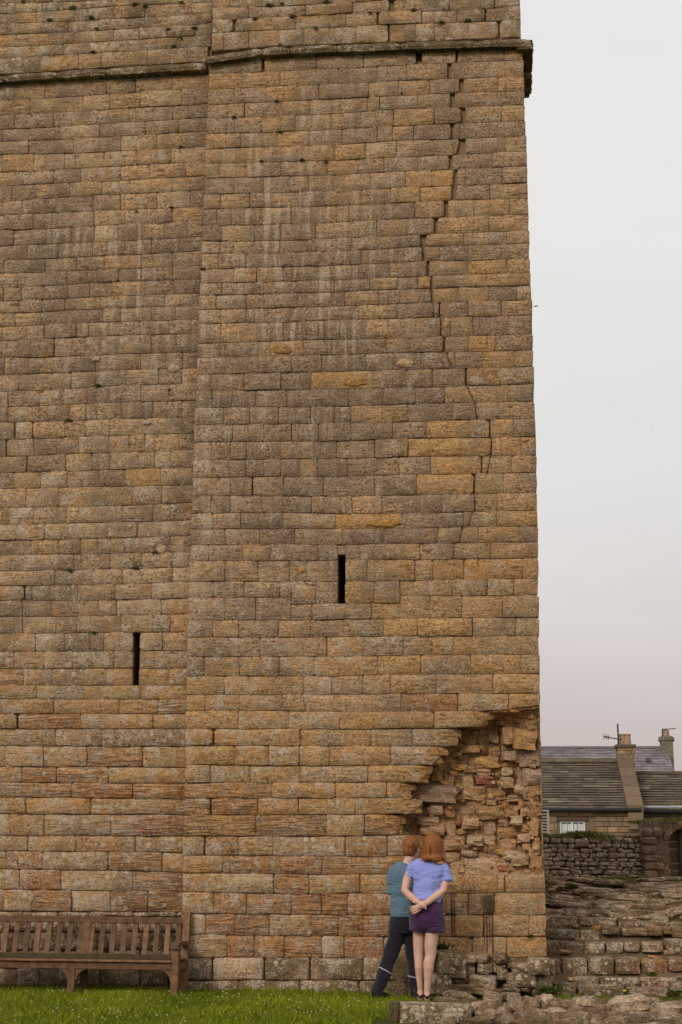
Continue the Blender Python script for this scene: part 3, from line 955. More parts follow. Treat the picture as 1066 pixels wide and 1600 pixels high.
-2545 3430 -2130 3426 -2127 3226 -2541 3228 0 6 0 37 g
-2130 3426 -1751 3425 -1749 3223 -2127 3226 0 6 0 37 t
-1751 3425 -1438 3426 -1437 3221 -1749 3223 1 6 0 37 g
-1438 3426 -1100 3428 -1100 3236 -1437 3222 0 5 0 37 g
-1100 3429 -657 3433 -658 3235 -1100 3236 0 2 0 37 g
-657 3433 -141 3433 -144 3233 -658 3235 0 2 0 37 t
-141 3433 372 3432 368 3233 -144 3233 0 2 0 37 g
372 3433 562 3432 557 3232 368 3233 0 2 8 37 t
-3106 3231 -2702 3229 -2697 3036 -3099 3038 0 6 4 38 g
-2702 3229 -2446 3227 -2442 3035 -2697 3036 0 6 0 38 t
-2446 3227 -1869 3224 -1867 3032 -2442 3035 0 5 0 38 g
-1869 3224 -1577 3222 -1576 3032 -1867 3032 0 9 0 38 l
-1577 3222 -1254 3229 -1254 3033 -1576 3032 0 5 0 38 t
-1254 3230 -971 3236 -971 3041 -1254 3033 0 5 0 38 g
-971 3236 -499 3234 -501 3037 -971 3041 0 4 0 38 g
-499 3234 79 3233 75 3033 -501 3037 0 3 0 38 t
79 3233 559 3232 554 3037 75 3033 0 4 8 38 g
-3099 3038 -2900 3037 -2896 2870 -3094 2871 1 6 4 39 g
-2900 3037 -2538 3035 -2534 2870 -2896 2870 0 7 0 39 g
-2538 3035 -2087 3033 -2084 2869 -2534 2870 0 7 0 39 t
-2087 3033 -1884 3032 -1835 2864 -2084 2868 0 6 0 39 t
-1884 3032 -862 3040 -862 2851 -1835 2864 0 4 0 39 p
-862 3040 -278 3036 -280 2852 -862 2851 0 1 0 39 r
-278 3036 234 3034 230 2870 -280 2853 0 4 0 39 t
234 3034 559 3037 555 2914 230 2871 0 1 8 39 g
-3101 2871 -2545 2870 -2541 2682 -3094 2684 0 4 4 40 g
-2545 2870 -2021 2867 -2018 2680 -2541 2682 1 5 0 40 g
-2021 2867 -1486 2859 -1485 2677 -2018 2679 0 7 0 40 l
-1486 2859 -524 2852 -525 2685 -1485 2677 0 3 0 40 g
-524 2852 85 2865 -47 2701 -525 2685 1 1 8 40 t
-3094 2684 -2812 2683 -2807 2512 -3089 2514 0 6 6 41 g
-2792 2683 -1897 2679 -1895 2506 -2787 2512 0 6 1 41 g
-1897 2679 -1172 2680 -1172 2505 -1895 2506 0 5 0 41 g
-1172 2680 -747 2683 -748 2505 -1172 2505 0 5 0 41 t
-747 2683 -274 2689 -348 2504 -748 2505 0 7 8 41 l
-3089 2514 -2574 2510 -2569 2313 -3082 2318 0 4 4 42 g
-2574 2510 -2218 2508 -2214 2309 -2569 2312 0 4 0 42 g
-2218 2508 -1903 2506 -1901 2307 -2214 2309 0 7 0 42 l
-1903 2506 -1598 2505 -1596 2306 -1901 2307 1 5 0 42 g
-1598 2505 -968 2505 -968 2315 -1596 2306 0 4 0 42 g
-968 2505 -373 2504 -531 2318 -968 2315 0 9 8 42 l
-3082 2318 -2825 2315 -2820 2133 -3076 2134 0 9 4 43 l
-2825 2315 -2409 2311 -2405 2131 -2820 2133 1 7 0 43 t
-2409 2311 -1890 2307 -1888 2138 -2405 2131 0 7 0 43 g
-1890 2307 -1199 2312 -1199 2139 -1888 2138 0 4 0 43 p
-1199 2312 -550 2318 -668 2145 -1199 2139 0 4 8 43 g
-3083 2134 -2178 2134 -2175 1982 -3078 1982 0 5 4 44 w
-2178 2135 -1530 2139 -1529 1986 -2175 1982 0 5 0 44 g
-1530 2139 -1009 2142 -1009 1990 -1529 1986 0 6 0 44 g
-1009 2142 -764 2144 -752 1983 -1009 1990 0 4 8 44 g
-3085 1982 -2819 1982 -2814 1811 -3079 1809 0 9 6 45 w
-2802 1982 -2317 1982 -2313 1814 -2797 1811 0 4 1 45 w
-2317 1982 -1905 1984 -1902 1816 -2313 1814 0 4 0 45 g
-1905 1984 -1329 1988 -1328 1822 -1902 1817 0 7 0 45 g
-1329 1988 -636 1983 -753 1829 -1328 1822 0 3 8 45 g
-3086 1809 -2342 1814 -2338 1603 -3079 1602 0 4 4 46 w
-2342 1814 -1620 1819 -1618 1606 -2338 1603 0 7 0 46 w
-1620 1819 -1234 1823 -1233 1614 -1618 1606 0 6 0 46 g
-1234 1823 -863 1828 -895 1622 -1233 1615 0 4 8 46 w
-3085 1602 -2874 1602 -2868 1410 -3079 1409 0 7 6 47 t
-2850 1602 -2512 1602 -2507 1411 -2844 1410 0 6 1 47 r
-2512 1602 -2163 1603 -2160 1412 -2507 1411 1 6 0 47 t
-2163 1603 -1427 1610 -1426 1413 -2160 1412 1 9 0 47 l
-1427 1610 -1005 1620 -1005 1418 -1426 1413 0 7 0 47 r
-1005 1620 -780 1623 -781 1420 -1005 1418 0 7 8 47 l
-3082 1409 -2668 1410 -2663 1239 -3076 1239 0 5 4 48 g
-2668 1410 -1662 1413 -1660 1237 -2663 1239 0 6 0 48 r
-1662 1413 -781 1420 -782 1238 -1660 1237 0 6 8 48 w
-3080 1239 -2864 1239 -2859 1050 -3074 1052 0 9 4 49 g
-2864 1239 -2149 1238 -2145 1044 -2859 1050 0 5 0 49 p
-2149 1238 -1789 1238 -1787 1038 -2145 1044 0 5 0 49 w
-1789 1237 -1277 1238 -1277 1055 -1787 1038 0 6 0 49 g
-1277 1237 -970 1238 -970 1058 -1277 1055 0 5 0 49 g
-970 1238 -712 1238 -713 1061 -970 1058 0 5 0 49 w
-712 1238 -451 1240 -453 1064 -713 1061 0 3 0 49 g
-451 1240 -252 1242 -254 1066 -453 1064 1 4 0 49 g
-252 1242 88 1244 84 1069 -254 1066 0 3 0 49 g
88 1244 164 1245 161 1070 84 1069 0 2 0 49 t
164 1245 556 1248 552 1074 161 1070 0 2 8 49 t
-3080 1052 -2752 1049 -2746 841 -3073 840 1 9 4 50 g
-2752 1049 -2421 1046 -2416 841 -2746 841 0 6 0 50 r
-2421 1046 -2278 1045 -2274 842 -2416 841 1 5 0 50 g
-2278 1045 -1969 1041 -1966 845 -2274 842 0 6 0 50 w
-1969 1041 -1663 1042 -1661 845 -1966 845 0 5 0 50 w
-1663 1042 -1397 1051 -1396 845 -1661 845 0 4 0 50 w
-1397 1051 -974 1058 -974 849 -1396 845 0 7 0 50 r
-974 1058 -688 1061 -689 852 -974 849 0 5 0 50 r
-688 1061 -428 1064 -430 855 -689 852 0 4 0 50 g
-428 1064 -201 1066 -204 857 -430 855 0 4 0 50 t
-201 1066 54 1069 50 860 -204 857 0 1 0 50 t
54 1069 558 1074 552 865 50 860 0 1 8 50 t
-3073 840 -2830 841 -2824 638 -3066 637 1 9 4 51 t
-2830 841 -2528 841 -2523 640 -2824 638 0 7 0 51 w
-2528 841 -2182 843 -2178 641 -2523 640 0 5 0 51 w
-2182 843 -1756 845 -1754 643 -2178 641 0 8 0 51 l
-1756 845 -1493 845 -1492 641 -1754 643 0 4 0 51 w
-1493 845 -1247 847 -1247 640 -1492 641 0 4 0 51 w
-1247 847 -942 850 -943 644 -1247 640 0 6 0 51 r
-942 850 -733 852 -734 646 -943 644 0 3 0 51 g
-733 852 -493 854 -495 650 -734 646 0 4 0 51 r
-493 854 -338 856 -340 652 -495 650 0 3 0 51 t
-338 856 -56 859 -60 655 -340 652 0 2 0 51 g
-56 859 394 863 389 661 -60 655 0 1 0 51 t
394 863 555 865 550 663 389 661 0 2 8 51 t
-3066 637 -2609 640 -2603 425 -3059 423 1 9 4 52 l
-2609 640 -2330 641 -2325 426 -2603 425 0 5 0 52 r
-2330 641 -2030 642 -2027 430 -2325 426 0 6 0 52 r
-2030 642 -1652 642 -1650 435 -2027 430 0 4 0 52 w
-1652 642 -1433 641 -1432 438 -1650 435 0 9 0 52 l
-1433 641 -1038 642 -1038 443 -1432 438 0 6 0 52 r
-1038 642 -785 646 -786 446 -1038 443 1 4 0 52 t
-785 646 -495 650 -497 450 -786 446 0 1 0 52 g
-495 650 -172 654 -175 454 -497 450 0 2 0 52 g
-172 654 165 658 161 461 -175 454 0 3 0 52 t
165 658 559 664 554 469 161 461 0 4 8 52 g"""
STONES_U = """-3065 11338 -2850 11331 -2845 11116 -3059 11124 0 3 4 0 g
-2850 11331 -2263 11312 -2259 11093 -2845 11116 0 5 0 0 g
-2263 11312 -1635 11308 -1633 11087 -2259 11093 0 2 0 0 t
-1635 11309 -996 11315 -996 11104 -1633 11088 0 2 0 0 p
-996 11316 -526 11305 -528 11089 -996 11104 1 3 0 0 t
-526 11306 8 11299 4 11079 -528 11090 0 3 0 0 g
8 11300 531 11299 526 11081 4 11079 0 4 8 0 t
-3059 11124 -2624 11107 -2620 10950 -3054 10952 2 3 4 1 t
-2624 11107 -1957 11081 -1955 10947 -2620 10951 2 4 0 1 t
-1957 11082 -1404 11091 -1403 10948 -1955 10947 1 3 0 1 g
-1404 11092 -974 11103 -974 10942 -1403 10949 1 3 2 1 t
-914 11101 -269 11082 -271 10915 -915 10940 0 4 1 1 k
-269 11082 247 11076 244 10911 -271 10915 0 4 0 1 p
247 11077 526 11081 523 10933 244 10912 0 5 8 1 p
-3054 10952 -2810 10951 -2806 10785 -3049 10783 0 9 6 2 l
-2772 10951 -2064 10947 -2062 10780 -2768 10785 1 2 1 2 t
-2064 10948 -1474 10948 -1473 10777 -2062 10780 0 2 0 2 g
-1474 10949 -1123 10948 -1123 10781 -1473 10777 2 3 2 2 t
-1093 10947 -596 10928 -597 10771 -1093 10781 1 3 1 2 t
-596 10928 -186 10914 -188 10759 -597 10771 0 3 0 2 t
-186 10915 127 10911 124 10751 -188 10760 0 3 2 2 k
149 10911 537 10934 533 10751 146 10751 0 5 9 2 t
-3057 10783 -2916 10784 -2910 10551 -3050 10545 1 4 4 3 g
-2916 10784 -2616 10784 -2612 10566 -2910 10552 1 2 0 3 t
-2616 10784 -2273 10781 -2269 10571 -2612 10567 1 3 0 3 g
-2273 10782 -1968 10779 -1965 10567 -2269 10572 2 4 0 3 k
-1968 10780 -1672 10778 -1670 10564 -1965 10568 2 2 0 3 g
-1672 10778 -1354 10778 -1353 10560 -1670 10564 0 4 0 3 t
-1354 10779 -989 10778 -990 10553 -1353 10560 0 3 2 3 p
-967 10778 -667 10772 -668 10545 -967 10553 1 2 1 3 g
-667 10773 -445 10767 -448 10539 -668 10545 0 5 0 3 t
-445 10767 278 10751 273 10531 -448 10540 0 4 2 3 t
307 10751 540 10751 535 10530 302 10532 1 5 9 3 p"""
STONES_L = """-5866 10317 -5079 10329 -5067 10115 -5853 10122 0 3 4 0 t
-5079 10330 -4527 10336 -4517 10129 -5067 10116 0 4 0 0 k
-4527 10337 -4336 10338 -4326 10132 -4517 10129 1 2 0 0 k
-4336 10338 -3978 10336 -3970 10138 -4326 10133 2 2 0 0 k
-3978 10336 -3536 10333 -3529 10141 -3970 10139 1 3 0 0 t
-3536 10333 -3100 10330 -3095 10155 -3529 10142 2 3 8 0 t
-5806 10123 -5254 10119 -5242 9914 -5792 9920 0 2 4 1 g
-5254 10119 -4609 10126 -4599 9924 -5242 9915 1 1 0 1 t
-4609 10127 -4292 10133 -4283 9933 -4599 9925 1 2 0 1 p
-4292 10133 -3916 10139 -3908 9939 -4283 9934 1 2 0 1 t
-3916 10139 -3421 10144 -3414 9935 -3908 9940 1 2 0 1 p
-3421 10145 -3095 10155 -3089 9947 -3414 9936 1 2 8 1 k
-5839 9919 -5423 9919 -5412 9735 -5826 9735 0 2 4 2 k
-5423 9919 -4951 9919 -4940 9733 -5412 9735 0 4 0 2 k
-4951 9919 -4497 9927 -4489 9748 -4940 9734 2 3 0 2 k
-4498 9928 -4042 9937 -4034 9751 -4489 9749 3 1 0 2 k
-4042 9938 -3522 9936 -3516 9763 -4034 9752 3 1 0 2 k
-3522 9936 -3089 9947 -3084 9774 -3516 9764 2 2 8 2 k
-5905 9738 -5563 9735 -5552 9571 -5893 9571 0 2 4 3 k
-5563 9736 -5235 9734 -5225 9570 -5552 9572 1 3 0 3 k
-5235 9735 -4867 9736 -4858 9568 -5225 9570 2 3 0 3 t
-4867 9737 -4388 9749 -4380 9578 -4858 9568 3 4 0 3 p
-4388 9750 -3840 9756 -3833 9580 -4380 9578 3 3 0 3 k
-3840 9756 -3444 9765 -3438 9594 -3833 9581 2 4 0 3 t
-3444 9765 -3092 9774 -3087 9594 -3438 9595 2 3 8 3 k
-5737 9569 -5234 9570 -5224 9400 -5726 9406 0 4 4 4 p
-5234 9570 -4693 9571 -4683 9383 -5224 9400 2 2 0 4 k
-4693 9572 -4122 9579 -4114 9389 -4683 9384 2 2 0 4 k
-4122 9580 -3696 9585 -3688 9385 -4114 9389 4 4 0 4 p
-3696 9586 -3094 9594 -3088 9390 -3688 9386 2 2 8 4 t
-5882 9413 -5536 9410 -5522 9183 -5866 9182 0 4 4 5 k
-5536 9410 -5161 9398 -5147 9174 -5522 9184 1 1 0 5 g
-5161 9398 -4794 9386 -4783 9182 -5147 9175 2 3 0 5 p
-4794 9386 -4660 9383 -4650 9186 -4783 9183 3 4 0 5 t
-4660 9384 -4317 9387 -4308 9194 -4650 9186 4 2 0 5 t
-4317 9387 -3921 9387 -3914 9196 -4308 9194 5 3 0 5 t
-3921 9388 -3522 9387 -3515 9202 -3914 9197 4 2 0 5 t
-3522 9387 -3096 9390 -3090 9199 -3515 9203 3 3 8 5 p
-5711 9183 -5277 9177 -5266 9006 -5698 8995 1 4 4 6 t
-5277 9178 -4908 9180 -4899 9008 -5266 9006 1 4 0 6 k
-4908 9180 -4590 9187 -4581 9015 -4899 9009 2 3 0 6 k
-4590 9188 -4105 9195 -4097 9005 -4581 9015 4 2 0 6 k
-4105 9195 -3772 9198 -3765 9015 -4097 9006 4 3 0 6 t
-3772 9199 -3338 9201 -3332 9024 -3765 9016 3 2 0 6 t
-3338 9201 -3090 9199 -3085 9029 -3332 9025 3 2 8 6 g
-5853 9001 -5406 9005 -5394 8810 -5839 8797 0 4 4 7 k
-5406 9005 -5111 9007 -5099 8814 -5394 8810 0 2 0 7 d
-5111 9007 -4715 9012 -4706 8834 -5099 8815 2 1 0 7 t
-4716 9013 -4325 9010 -4317 8841 -4706 8835 4 2 0 7 t
-4325 9010 -3991 9008 -3984 8839 -4317 8842 6 4 0 7 t
-3991 9009 -3498 9021 -3491 8842 -3984 8840 6 4 0 7 o
-3498 9021 -3093 9029 -3088 8852 -3491 8843 4 2 8 7 t
-5685 8803 -5264 8812 -5253 8635 -5674 8628 0 3 4 8 k
-5264 8812 -4856 8827 -4845 8638 -5253 8635 1 4 0 8 k
-4856 8827 -4427 8839 -4417 8641 -4845 8638 3 2 0 8 k
-4427 8840 -4097 8840 -4089 8639 -4417 8641 5 4 0 8 k
-4097 8840 -3668 8841 -3660 8641 -4089 8639 5 1 0 8 t
-3668 8842 -3278 8848 -3271 8641 -3660 8641 5 2 0 8 p
-3278 8848 -3095 8852 -3089 8641 -3271 8641 3 4 8 8 k
-5828 8634 -5469 8630 -5457 8443 -5814 8440 1 4 4 9 p
-5469 8631 -5119 8636 -5108 8436 -5457 8443 0 3 0 9 k
-5119 8636 -4830 8638 -4820 8445 -5108 8437 3 4 0 9 k
-4830 8639 -4398 8640 -4389 8451 -4820 8445 4 4 0 9 k
-4398 8641 -4077 8639 -4069 8458 -4389 8452 5 2 0 9 t
-4077 8639 -3675 8641 -3668 8458 -4069 8458 6 2 0 9 k
-3675 8641 -3482 8641 -3476 8466 -3668 8459 4 3 0 9 d
-3482 8641 -3096 8641 -3091 8466 -3476 8466 3 2 8 9 g
-5661 8442 -5346 8441 -5334 8251 -5648 8242 1 3 4 10 k
-5346 8441 -4957 8440 -4947 8250 -5334 8251 1 3 0 10 p
-4957 8441 -4661 8447 -4650 8251 -4947 8250 3 2 0 10 d
-4661 8447 -4385 8451 -4375 8252 -4650 8251 5 1 0 10 k
-4385 8452 -4111 8457 -4102 8253 -4376 8252 6 4 0 10 p
-4111 8458 -3837 8458 -3829 8256 -4102 8253 6 2 0 10 d
-3837 8458 -3564 8462 -3556 8259 -3829 8257 7 2 0 10 t
-3564 8463 -3303 8466 -3297 8269 -3557 8260 6 2 0 10 k
-3303 8466 -3099 8466 -3093 8276 -3297 8269 3 3 8 10 k
-5648 8242 -5169 8251 -5158 8069 -5636 8074 2 2 4 11 t
-5169 8251 -4803 8250 -4793 8066 -5158 8069 3 3 0 11 d
-4803 8251 -4402 8252 -4393 8070 -4793 8066 4 3 0 11 k
-4402 8252 -4229 8252 -4221 8080 -4393 8071 5 2 0 11 k
-4229 8253 -4023 8254 -4015 8081 -4221 8080 7 2 0 11 k
-4023 8254 -3713 8257 -3706 8084 -4015 8082 7 4 0 11 k
-3713 8258 -3379 8266 -3373 8091 -3706 8084 6 4 0 11 d
-3379 8266 -3100 8276 -3095 8099 -3373 8091 5 4 8 11 d
-5789 8079 -5439 8071 -5428 7908 -5777 7905 0 2 4 12 d
-5439 8072 -4950 8067 -4940 7902 -5428 7909 2 2 0 12 k
-4950 8067 -4577 8068 -4569 7908 -4940 7902 4 4 0 12 t
-4577 8069 -4243 8078 -4235 7907 -4569 7908 4 2 0 12 k
-4243 8079 -3825 8083 -3818 7911 -4235 7908 8 3 0 12 t
-3825 8083 -3458 8089 -3451 7914 -3818 7912 7 2 0 12 k
-3458 8089 -3095 8099 -3090 7919 -3451 7914 5 2 8 12 k
-5625 7907 -5265 7906 -5254 7728 -5613 7717 0 2 4 13 p
-5265 7906 -4974 7902 -4964 7730 -5254 7728 2 1 0 13 p
-4974 7902 -4685 7906 -4675 7731 -4964 7730 3 4 0 13 k
-4685 7906 -4329 7907 -4321 7750 -4676 7732 4 1 0 13 k
-4329 7908 -4075 7909 -4068 7752 -4321 7750 7 2 0 13 k
-4075 7909 -3818 7911 -3812 7755 -4068 7753 7 1 0 13 d
-3818 7912 -3451 7914 -3446 7754 -3812 7755 6 2 0 13 k
-3451 7914 -3105 7919 -3100 7756 -3446 7754 4 2 8 13 k
-5765 7722 -5422 7724 -5412 7563 -5753 7557 0 2 4 14 k
-5422 7725 -5207 7728 -5197 7566 -5412 7563 1 2 0 14 t
-5207 7729 -4942 7730 -4933 7568 -5197 7566 1 4 0 14 t
-4942 7730 -4668 7731 -4659 7570 -4933 7568 3 2 0 14 k
-4668 7732 -4411 7745 -4402 7573 -4659 7571 5 2 0 14 k
-4411 7746 -4146 7752 -4138 7576 -4402 7573 5 1 0 14 t
-4146 7752 -3768 7755 -3761 7582 -4138 7576 7 2 0 14 t
-3768 7755 -3435 7754 -3429 7586 -3761 7583 6 4 0 14 k
-3435 7754 -3107 7756 -3102 7575 -3429 7586 6 2 8 14 d
-5677 7559 -5225 7565 -5216 7411 -5667 7406 1 3 4 15 k
-5225 7566 -4959 7568 -4950 7413 -5216 7412 1 3 0 15 k
-4959 7568 -4686 7570 -4678 7424 -4950 7414 3 3 0 15 k
-4686 7571 -4272 7574 -4265 7433 -4678 7424 5 4 0 15 t
-4272 7575 -3868 7580 -3862 7431 -4265 7433 7 3 0 15 t
-3868 7581 -3528 7585 -3523 7431 -3862 7431 7 1 0 15 k
-3528 7585 -3102 7575 -3097 7436 -3523 7432 5 4 8 15 k
-5592 7407 -5265 7411 -5255 7252 -5581 7248 0 4 4 16 t
-5265 7411 -4957 7413 -4948 7254 -5255 7253 2 1 0 16 p
-4957 7413 -4436 7429 -4428 7264 -4948 7255 3 3 0 16 d
-4436 7429 -4239 7433 -4231 7266 -4428 7265 5 2 0 16 d
-4239 7433 -4035 7432 -4028 7267 -4231 7266 5 2 0 16 t
-4035 7432 -3681 7431 -3675 7271 -4028 7267 6 3 0 16 p
-3681 7431 -3403 7432 -3397 7269 -3675 7271 5 1 0 16 k
-3403 7433 -3105 7436 -3100 7267 -3397 7270 3 1 8 16 k
-5732 7252 -5405 7250 -5394 7087 -5720 7082 1 3 4 17 p
-5405 7251 -5109 7253 -5099 7085 -5394 7088 2 2 0 17 t
-5109 7254 -4907 7255 -4898 7087 -5099 7086 0 3 0 17 p
-4907 7255 -4539 7262 -4530 7094 -4898 7087 3 3 0 17 t
-4539 7263 -4402 7264 -4394 7097 -4530 7095 5 4 0 17 k
-4402 7265 -4157 7266 -4150 7102 -4394 7098 5 3 0 17 k
-4158 7266 -3805 7269 -3798 7098 -4150 7102 6 4 0 17 k
-3805 7270 -3469 7270 -3463 7099 -3798 7099 5 1 0 17 k
-3469 7270 -3100 7267 -3095 7103 -3463 7100 5 2 8 17 k
-5570 7085 -5208 7086 -5195 6876 -5556 6877 0 1 4 18 k
-5208 7086 -4785 7089 -4772 6869 -5195 6876 2 2 0 18 d
-4785 7090 -4434 7096 -4423 6877 -4772 6869 2 3 0 18 k
-4434 7097 -4036 7101 -4026 6884 -4423 6877 5 4 0 18 k
-4036 7101 -3674 7099 -3666 6881 -4026 6884 6 4 0 18 k
-3674 7099 -3375 7100 -3368 6876 -3666 6881 4 2 0 18 d
-3375 7100 -3102 7103 -3095 6886 -3368 6876 4 4 8 18 d
-5706 6881 -5351 6879 -5337 6666 -5691 6666 0 1 4 19 d
-5351 6879 -5276 6877 -5263 6667 -5337 6666 1 1 0 19 p
-5276 6877 -5070 6874 -5057 6671 -5263 6668 0 1 0 19 k
-5070 6874 -4678 6871 -4667 6679 -5057 6672 3 3 0 19 k
-4678 6871 -4298 6879 -4289 6687 -4667 6679 3 2 0 19 d
-4298 6880 -3777 6882 -3769 6695 -4289 6687 4 2 0 19 k
-3777 6882 -3495 6878 -3489 6694 -3769 6695 4 3 0 19 p
-3495 6878 -3306 6878 -3300 6689 -3489 6694 3 4 0 19 k
-3306 6879 -3103 6886 -3097 6683 -3300 6689 4 2 8 19 d
-5542 6666 -5176 6669 -5164 6478 -5529 6472 1 2 4 20 p
-5176 6669 -4791 6677 -4779 6478 -5164 6479 0 1 0 20 p
-4791 6677 -4568 6681 -4558 6490 -4780 6479 1 4 0 20 k
-4568 6682 -4296 6687 -4287 6502 -4558 6491 2 4 0 20 k
-4296 6687 -3936 6692 -3928 6511 -4287 6502 4 4 0 20 d
-3936 6693 -3572 6694 -3565 6508 -3928 6511 4 2 0 20 p
-3572 6695 -3303 6689 -3297 6505 -3565 6508 3 3 0 20 k
-3303 6689 -3104 6683 -3099 6525 -3297 6506 2 3 8 20 t
-5678 6475 -5288 6479 -5276 6293 -5665 6286 0 3 4 21 p
-5288 6479 -4918 6478 -4907 6293 -5276 6293 1 1 0 21 k
-4918 6478 -4652 6485 -4642 6301 -4907 6293 1 1 0 21 k
-4652 6486 -4378 6498 -4369 6309 -4642 6301 2 4 0 21 k
-4379 6499 -4119 6506 -4110 6313 -4369 6309 3 1 0 21 d
-4119 6507 -3762 6510 -3754 6311 -4110 6313 4 2 0 21 k
-3762 6510 -3431 6506 -3424 6310 -3754 6311 4 3 0 21 k
-3431 6507 -3106 6524 -3100 6309 -3424 6310 3 4 8 21 k
-5517 6290 -5277 6293 -5265 6108 -5504 6102 1 2 4 22 k
-5277 6293 -4920 6293 -4909 6106 -5265 6108 0 2 0 22 k
-4920 6293 -4569 6303 -4558 6108 -4909 6106 2 3 0 22 d
-4569 6304 -4384 6308 -4374 6112 -4558 6108 1 1 0 22 p
-4384 6309 -4252 6311 -4243 6115 -4374 6113 3 2 0 22 k
-4252 6311 -3986 6313 -3978 6123 -4243 6116 2 4 0 22 t
-3986 6313 -3616 6311 -3609 6118 -3978 6123 3 2 0 22 d
-3616 6311 -3291 6310 -3284 6117 -3609 6118 4 1 0 22 k
-3291 6310 -3114 6309 -3108 6116 -3284 6117 1 3 8 22 k
-5652 6105 -5192 6108 -5180 5910 -5638 5903 0 9 6 23 l
-5180 6108 -4985 6106 -4974 5910 -5167 5910 0 7 3 23 l
-4976 6106 -4613 6108 -4603 5920 -4964 5910 2 1 1 23 t
-4613 6108 -4374 6112 -4364 5921 -4603 5920 2 2 0 23 t
-4374 6113 -4098 6120 -4089 5926 -4364 5922 2 3 0 23 p
-4098 6120 -3688 6119 -3681 5931 -4089 5926 3 2 0 23 p
-3688 6119 -3407 6117 -3401 5928 -3681 5931 1 2 0 23 p
-3407 6117 -3115 6116 -3110 5932 -3401 5928 2 4 8 23 k
-5491 5907 -5278 5910 -5265 5710 -5477 5706 0 3 6 24 k
-5267 5911 -4956 5910 -4945 5713 -5254 5711 1 4 1 24 p
-4956 5910 -4693 5917 -4683 5725 -4945 5713 1 4 0 24 k
-4693 5918 -4441 5921 -4431 5727 -4683 5726 1 2 0 24 k
-4441 5921 -4103 5926 -4094 5726 -4431 5727 1 4 0 24 p
-4103 5926 -3868 5929 -3860 5725 -4094 5726 2 4 0 24 t
-3868 5929 -3694 5931 -3686 5732 -3860 5726 2 3 0 24 t
-3694 5931 -3573 5930 -3565 5737 -3686 5733 2 3 0 24 p
-3573 5930 -3314 5929 -3307 5739 -3565 5737 2 2 0 24 t
-3314 5930 -3110 5932 -3104 5741 -3307 5739 0 2 8 24 k
-5477 5706 -5027 5712 -5016 5526 -5465 5528 0 3 6 25 t
-5018 5712 -4577 5726 -4567 5528 -5007 5526 1 4 1 25 k
-4577 5726 -4284 5727 -4275 5533 -4567 5528 1 3 0 25 p
-4284 5727 -4080 5726 -4071 5534 -4275 5533 2 4 0 25 k
-4080 5726 -3758 5729 -3750 5536 -4071 5534 2 8 0 25 l
-3758 5730 -3576 5737 -3568 5538 -3750 5537 2 2 0 25 k
-3576 5737 -3402 5738 -3395 5540 -3568 5538 2 7 0 25 l
-3402 5738 -3118 5741 -3112 5544 -3395 5540 2 4 8 25 t
-5612 5531 -5161 5527 -5150 5343 -5599 5340 1 3 4 26 k
-5161 5528 -4856 5527 -4845 5340 -5150 5343 1 3 0 26 t
-4856 5527 -4551 5528 -4541 5345 -4845 5340 0 5 0 26 p
-4551 5529 -4193 5533 -4184 5344 -4541 5345 0 5 0 26 k
-4193 5534 -3896 5535 -3888 5343 -4184 5344 0 2 0 26 k
-3896 5536 -3508 5539 -3500 5342 -3888 5343 0 4 0 26 o
-3508 5539 -3112 5544 -3106 5342 -3500 5342 1 4 8 26 p
-5453 5343 -5016 5342 -5002 5124 -5438 5125 0 2 4 27 p
-5016 5342 -4637 5343 -4625 5121 -5002 5124 0 5 0 27 p
-4637 5343 -3811 5343 -3802 5124 -4625 5121 0 5 0 27 g
-3811 5343 -3486 5342 -3478 5136 -3802 5125 0 5 0 27 k
-3486 5342 -3113 5342 -3107 5147 -3478 5136 2 2 8 27 p
-5584 5128 -5191 5125 -5178 4924 -5570 4917 0 2 4 28 t
-5191 5125 -4912 5123 -4900 4927 -5178 4924 0 5 0 28 p
-4912 5123 -4545 5121 -4535 4935 -4900 4927 0 3 0 28 k
-4545 5122 -3910 5124 -3902 4939 -4535 4936 0 3 0 28 p
-3910 5124 -3571 5133 -3563 4940 -3902 4939 1 4 0 28 k
-3571 5133 -3114 5147 -3107 4947 -3563 4941 1 5 8 28 t
-5424 4920 -5092 4925 -5081 4757 -5413 4756 0 4 4 29 p
-5092 4925 -4771 4930 -4761 4752 -5081 4757 0 7 0 29 l
-4771 4930 -4412 4936 -4403 4761 -4761 4753 1 9 0 29 l
-4412 4936 -4069 4938 -4060 4763 -4403 4761 0 5 0 29 p
-4069 4938 -3743 4940 -3736 4768 -4060 4763 1 8 0 29 l
-3743 4940 -3471 4942 -3465 4771 -3736 4769 0 9 0 29 l
-3471 4942 -3114 4946 -3109 4776 -3465 4771 3 3 8 29 p
-5413 4756 -4920 4755 -4911 4592 -5402 4590 0 5 4 30 k
-4920 4755 -4607 4756 -4597 4589 -4911 4592 0 3 0 30 t
-4607 4756 -4363 4761 -4355 4590 -4597 4589 0 3 0 30 k
-4363 4761 -4178 4762 -4170 4590 -4355 4590 0 4 0 30 t
-4178 4762 -3874 4766 -3866 4592 -4170 4590 1 4 0 30 t
-3874 4766 -3368 4772 -3362 4599 -3866 4593 2 3 0 30 k
-3368 4772 -3116 4776 -3111 4599 -3362 4599 2 2 8 30 p
-5547 4592 -5039 4593 -5028 4416 -5535 4414 1 3 4 31 p
-5039 4593 -4430 4589 -4420 4413 -5028 4416 0 6 0 31 t
-4430 4590 -4033 4591 -4025 4418 -4420 4413 0 4 0 31 k
-4033 4591 -3670 4595 -3663 4416 -4025 4418 1 5 0 31 k
-3670 4595 -3347 4599 -3341 4426 -3663 4417 2 9 0 31 l
-3347 4599 -3111 4599 -3105 4433 -3341 4426 2 5 8 31 k
-5391 4415 -4634 4414 -4625 4246 -5379 4248 0 5 4 32 p
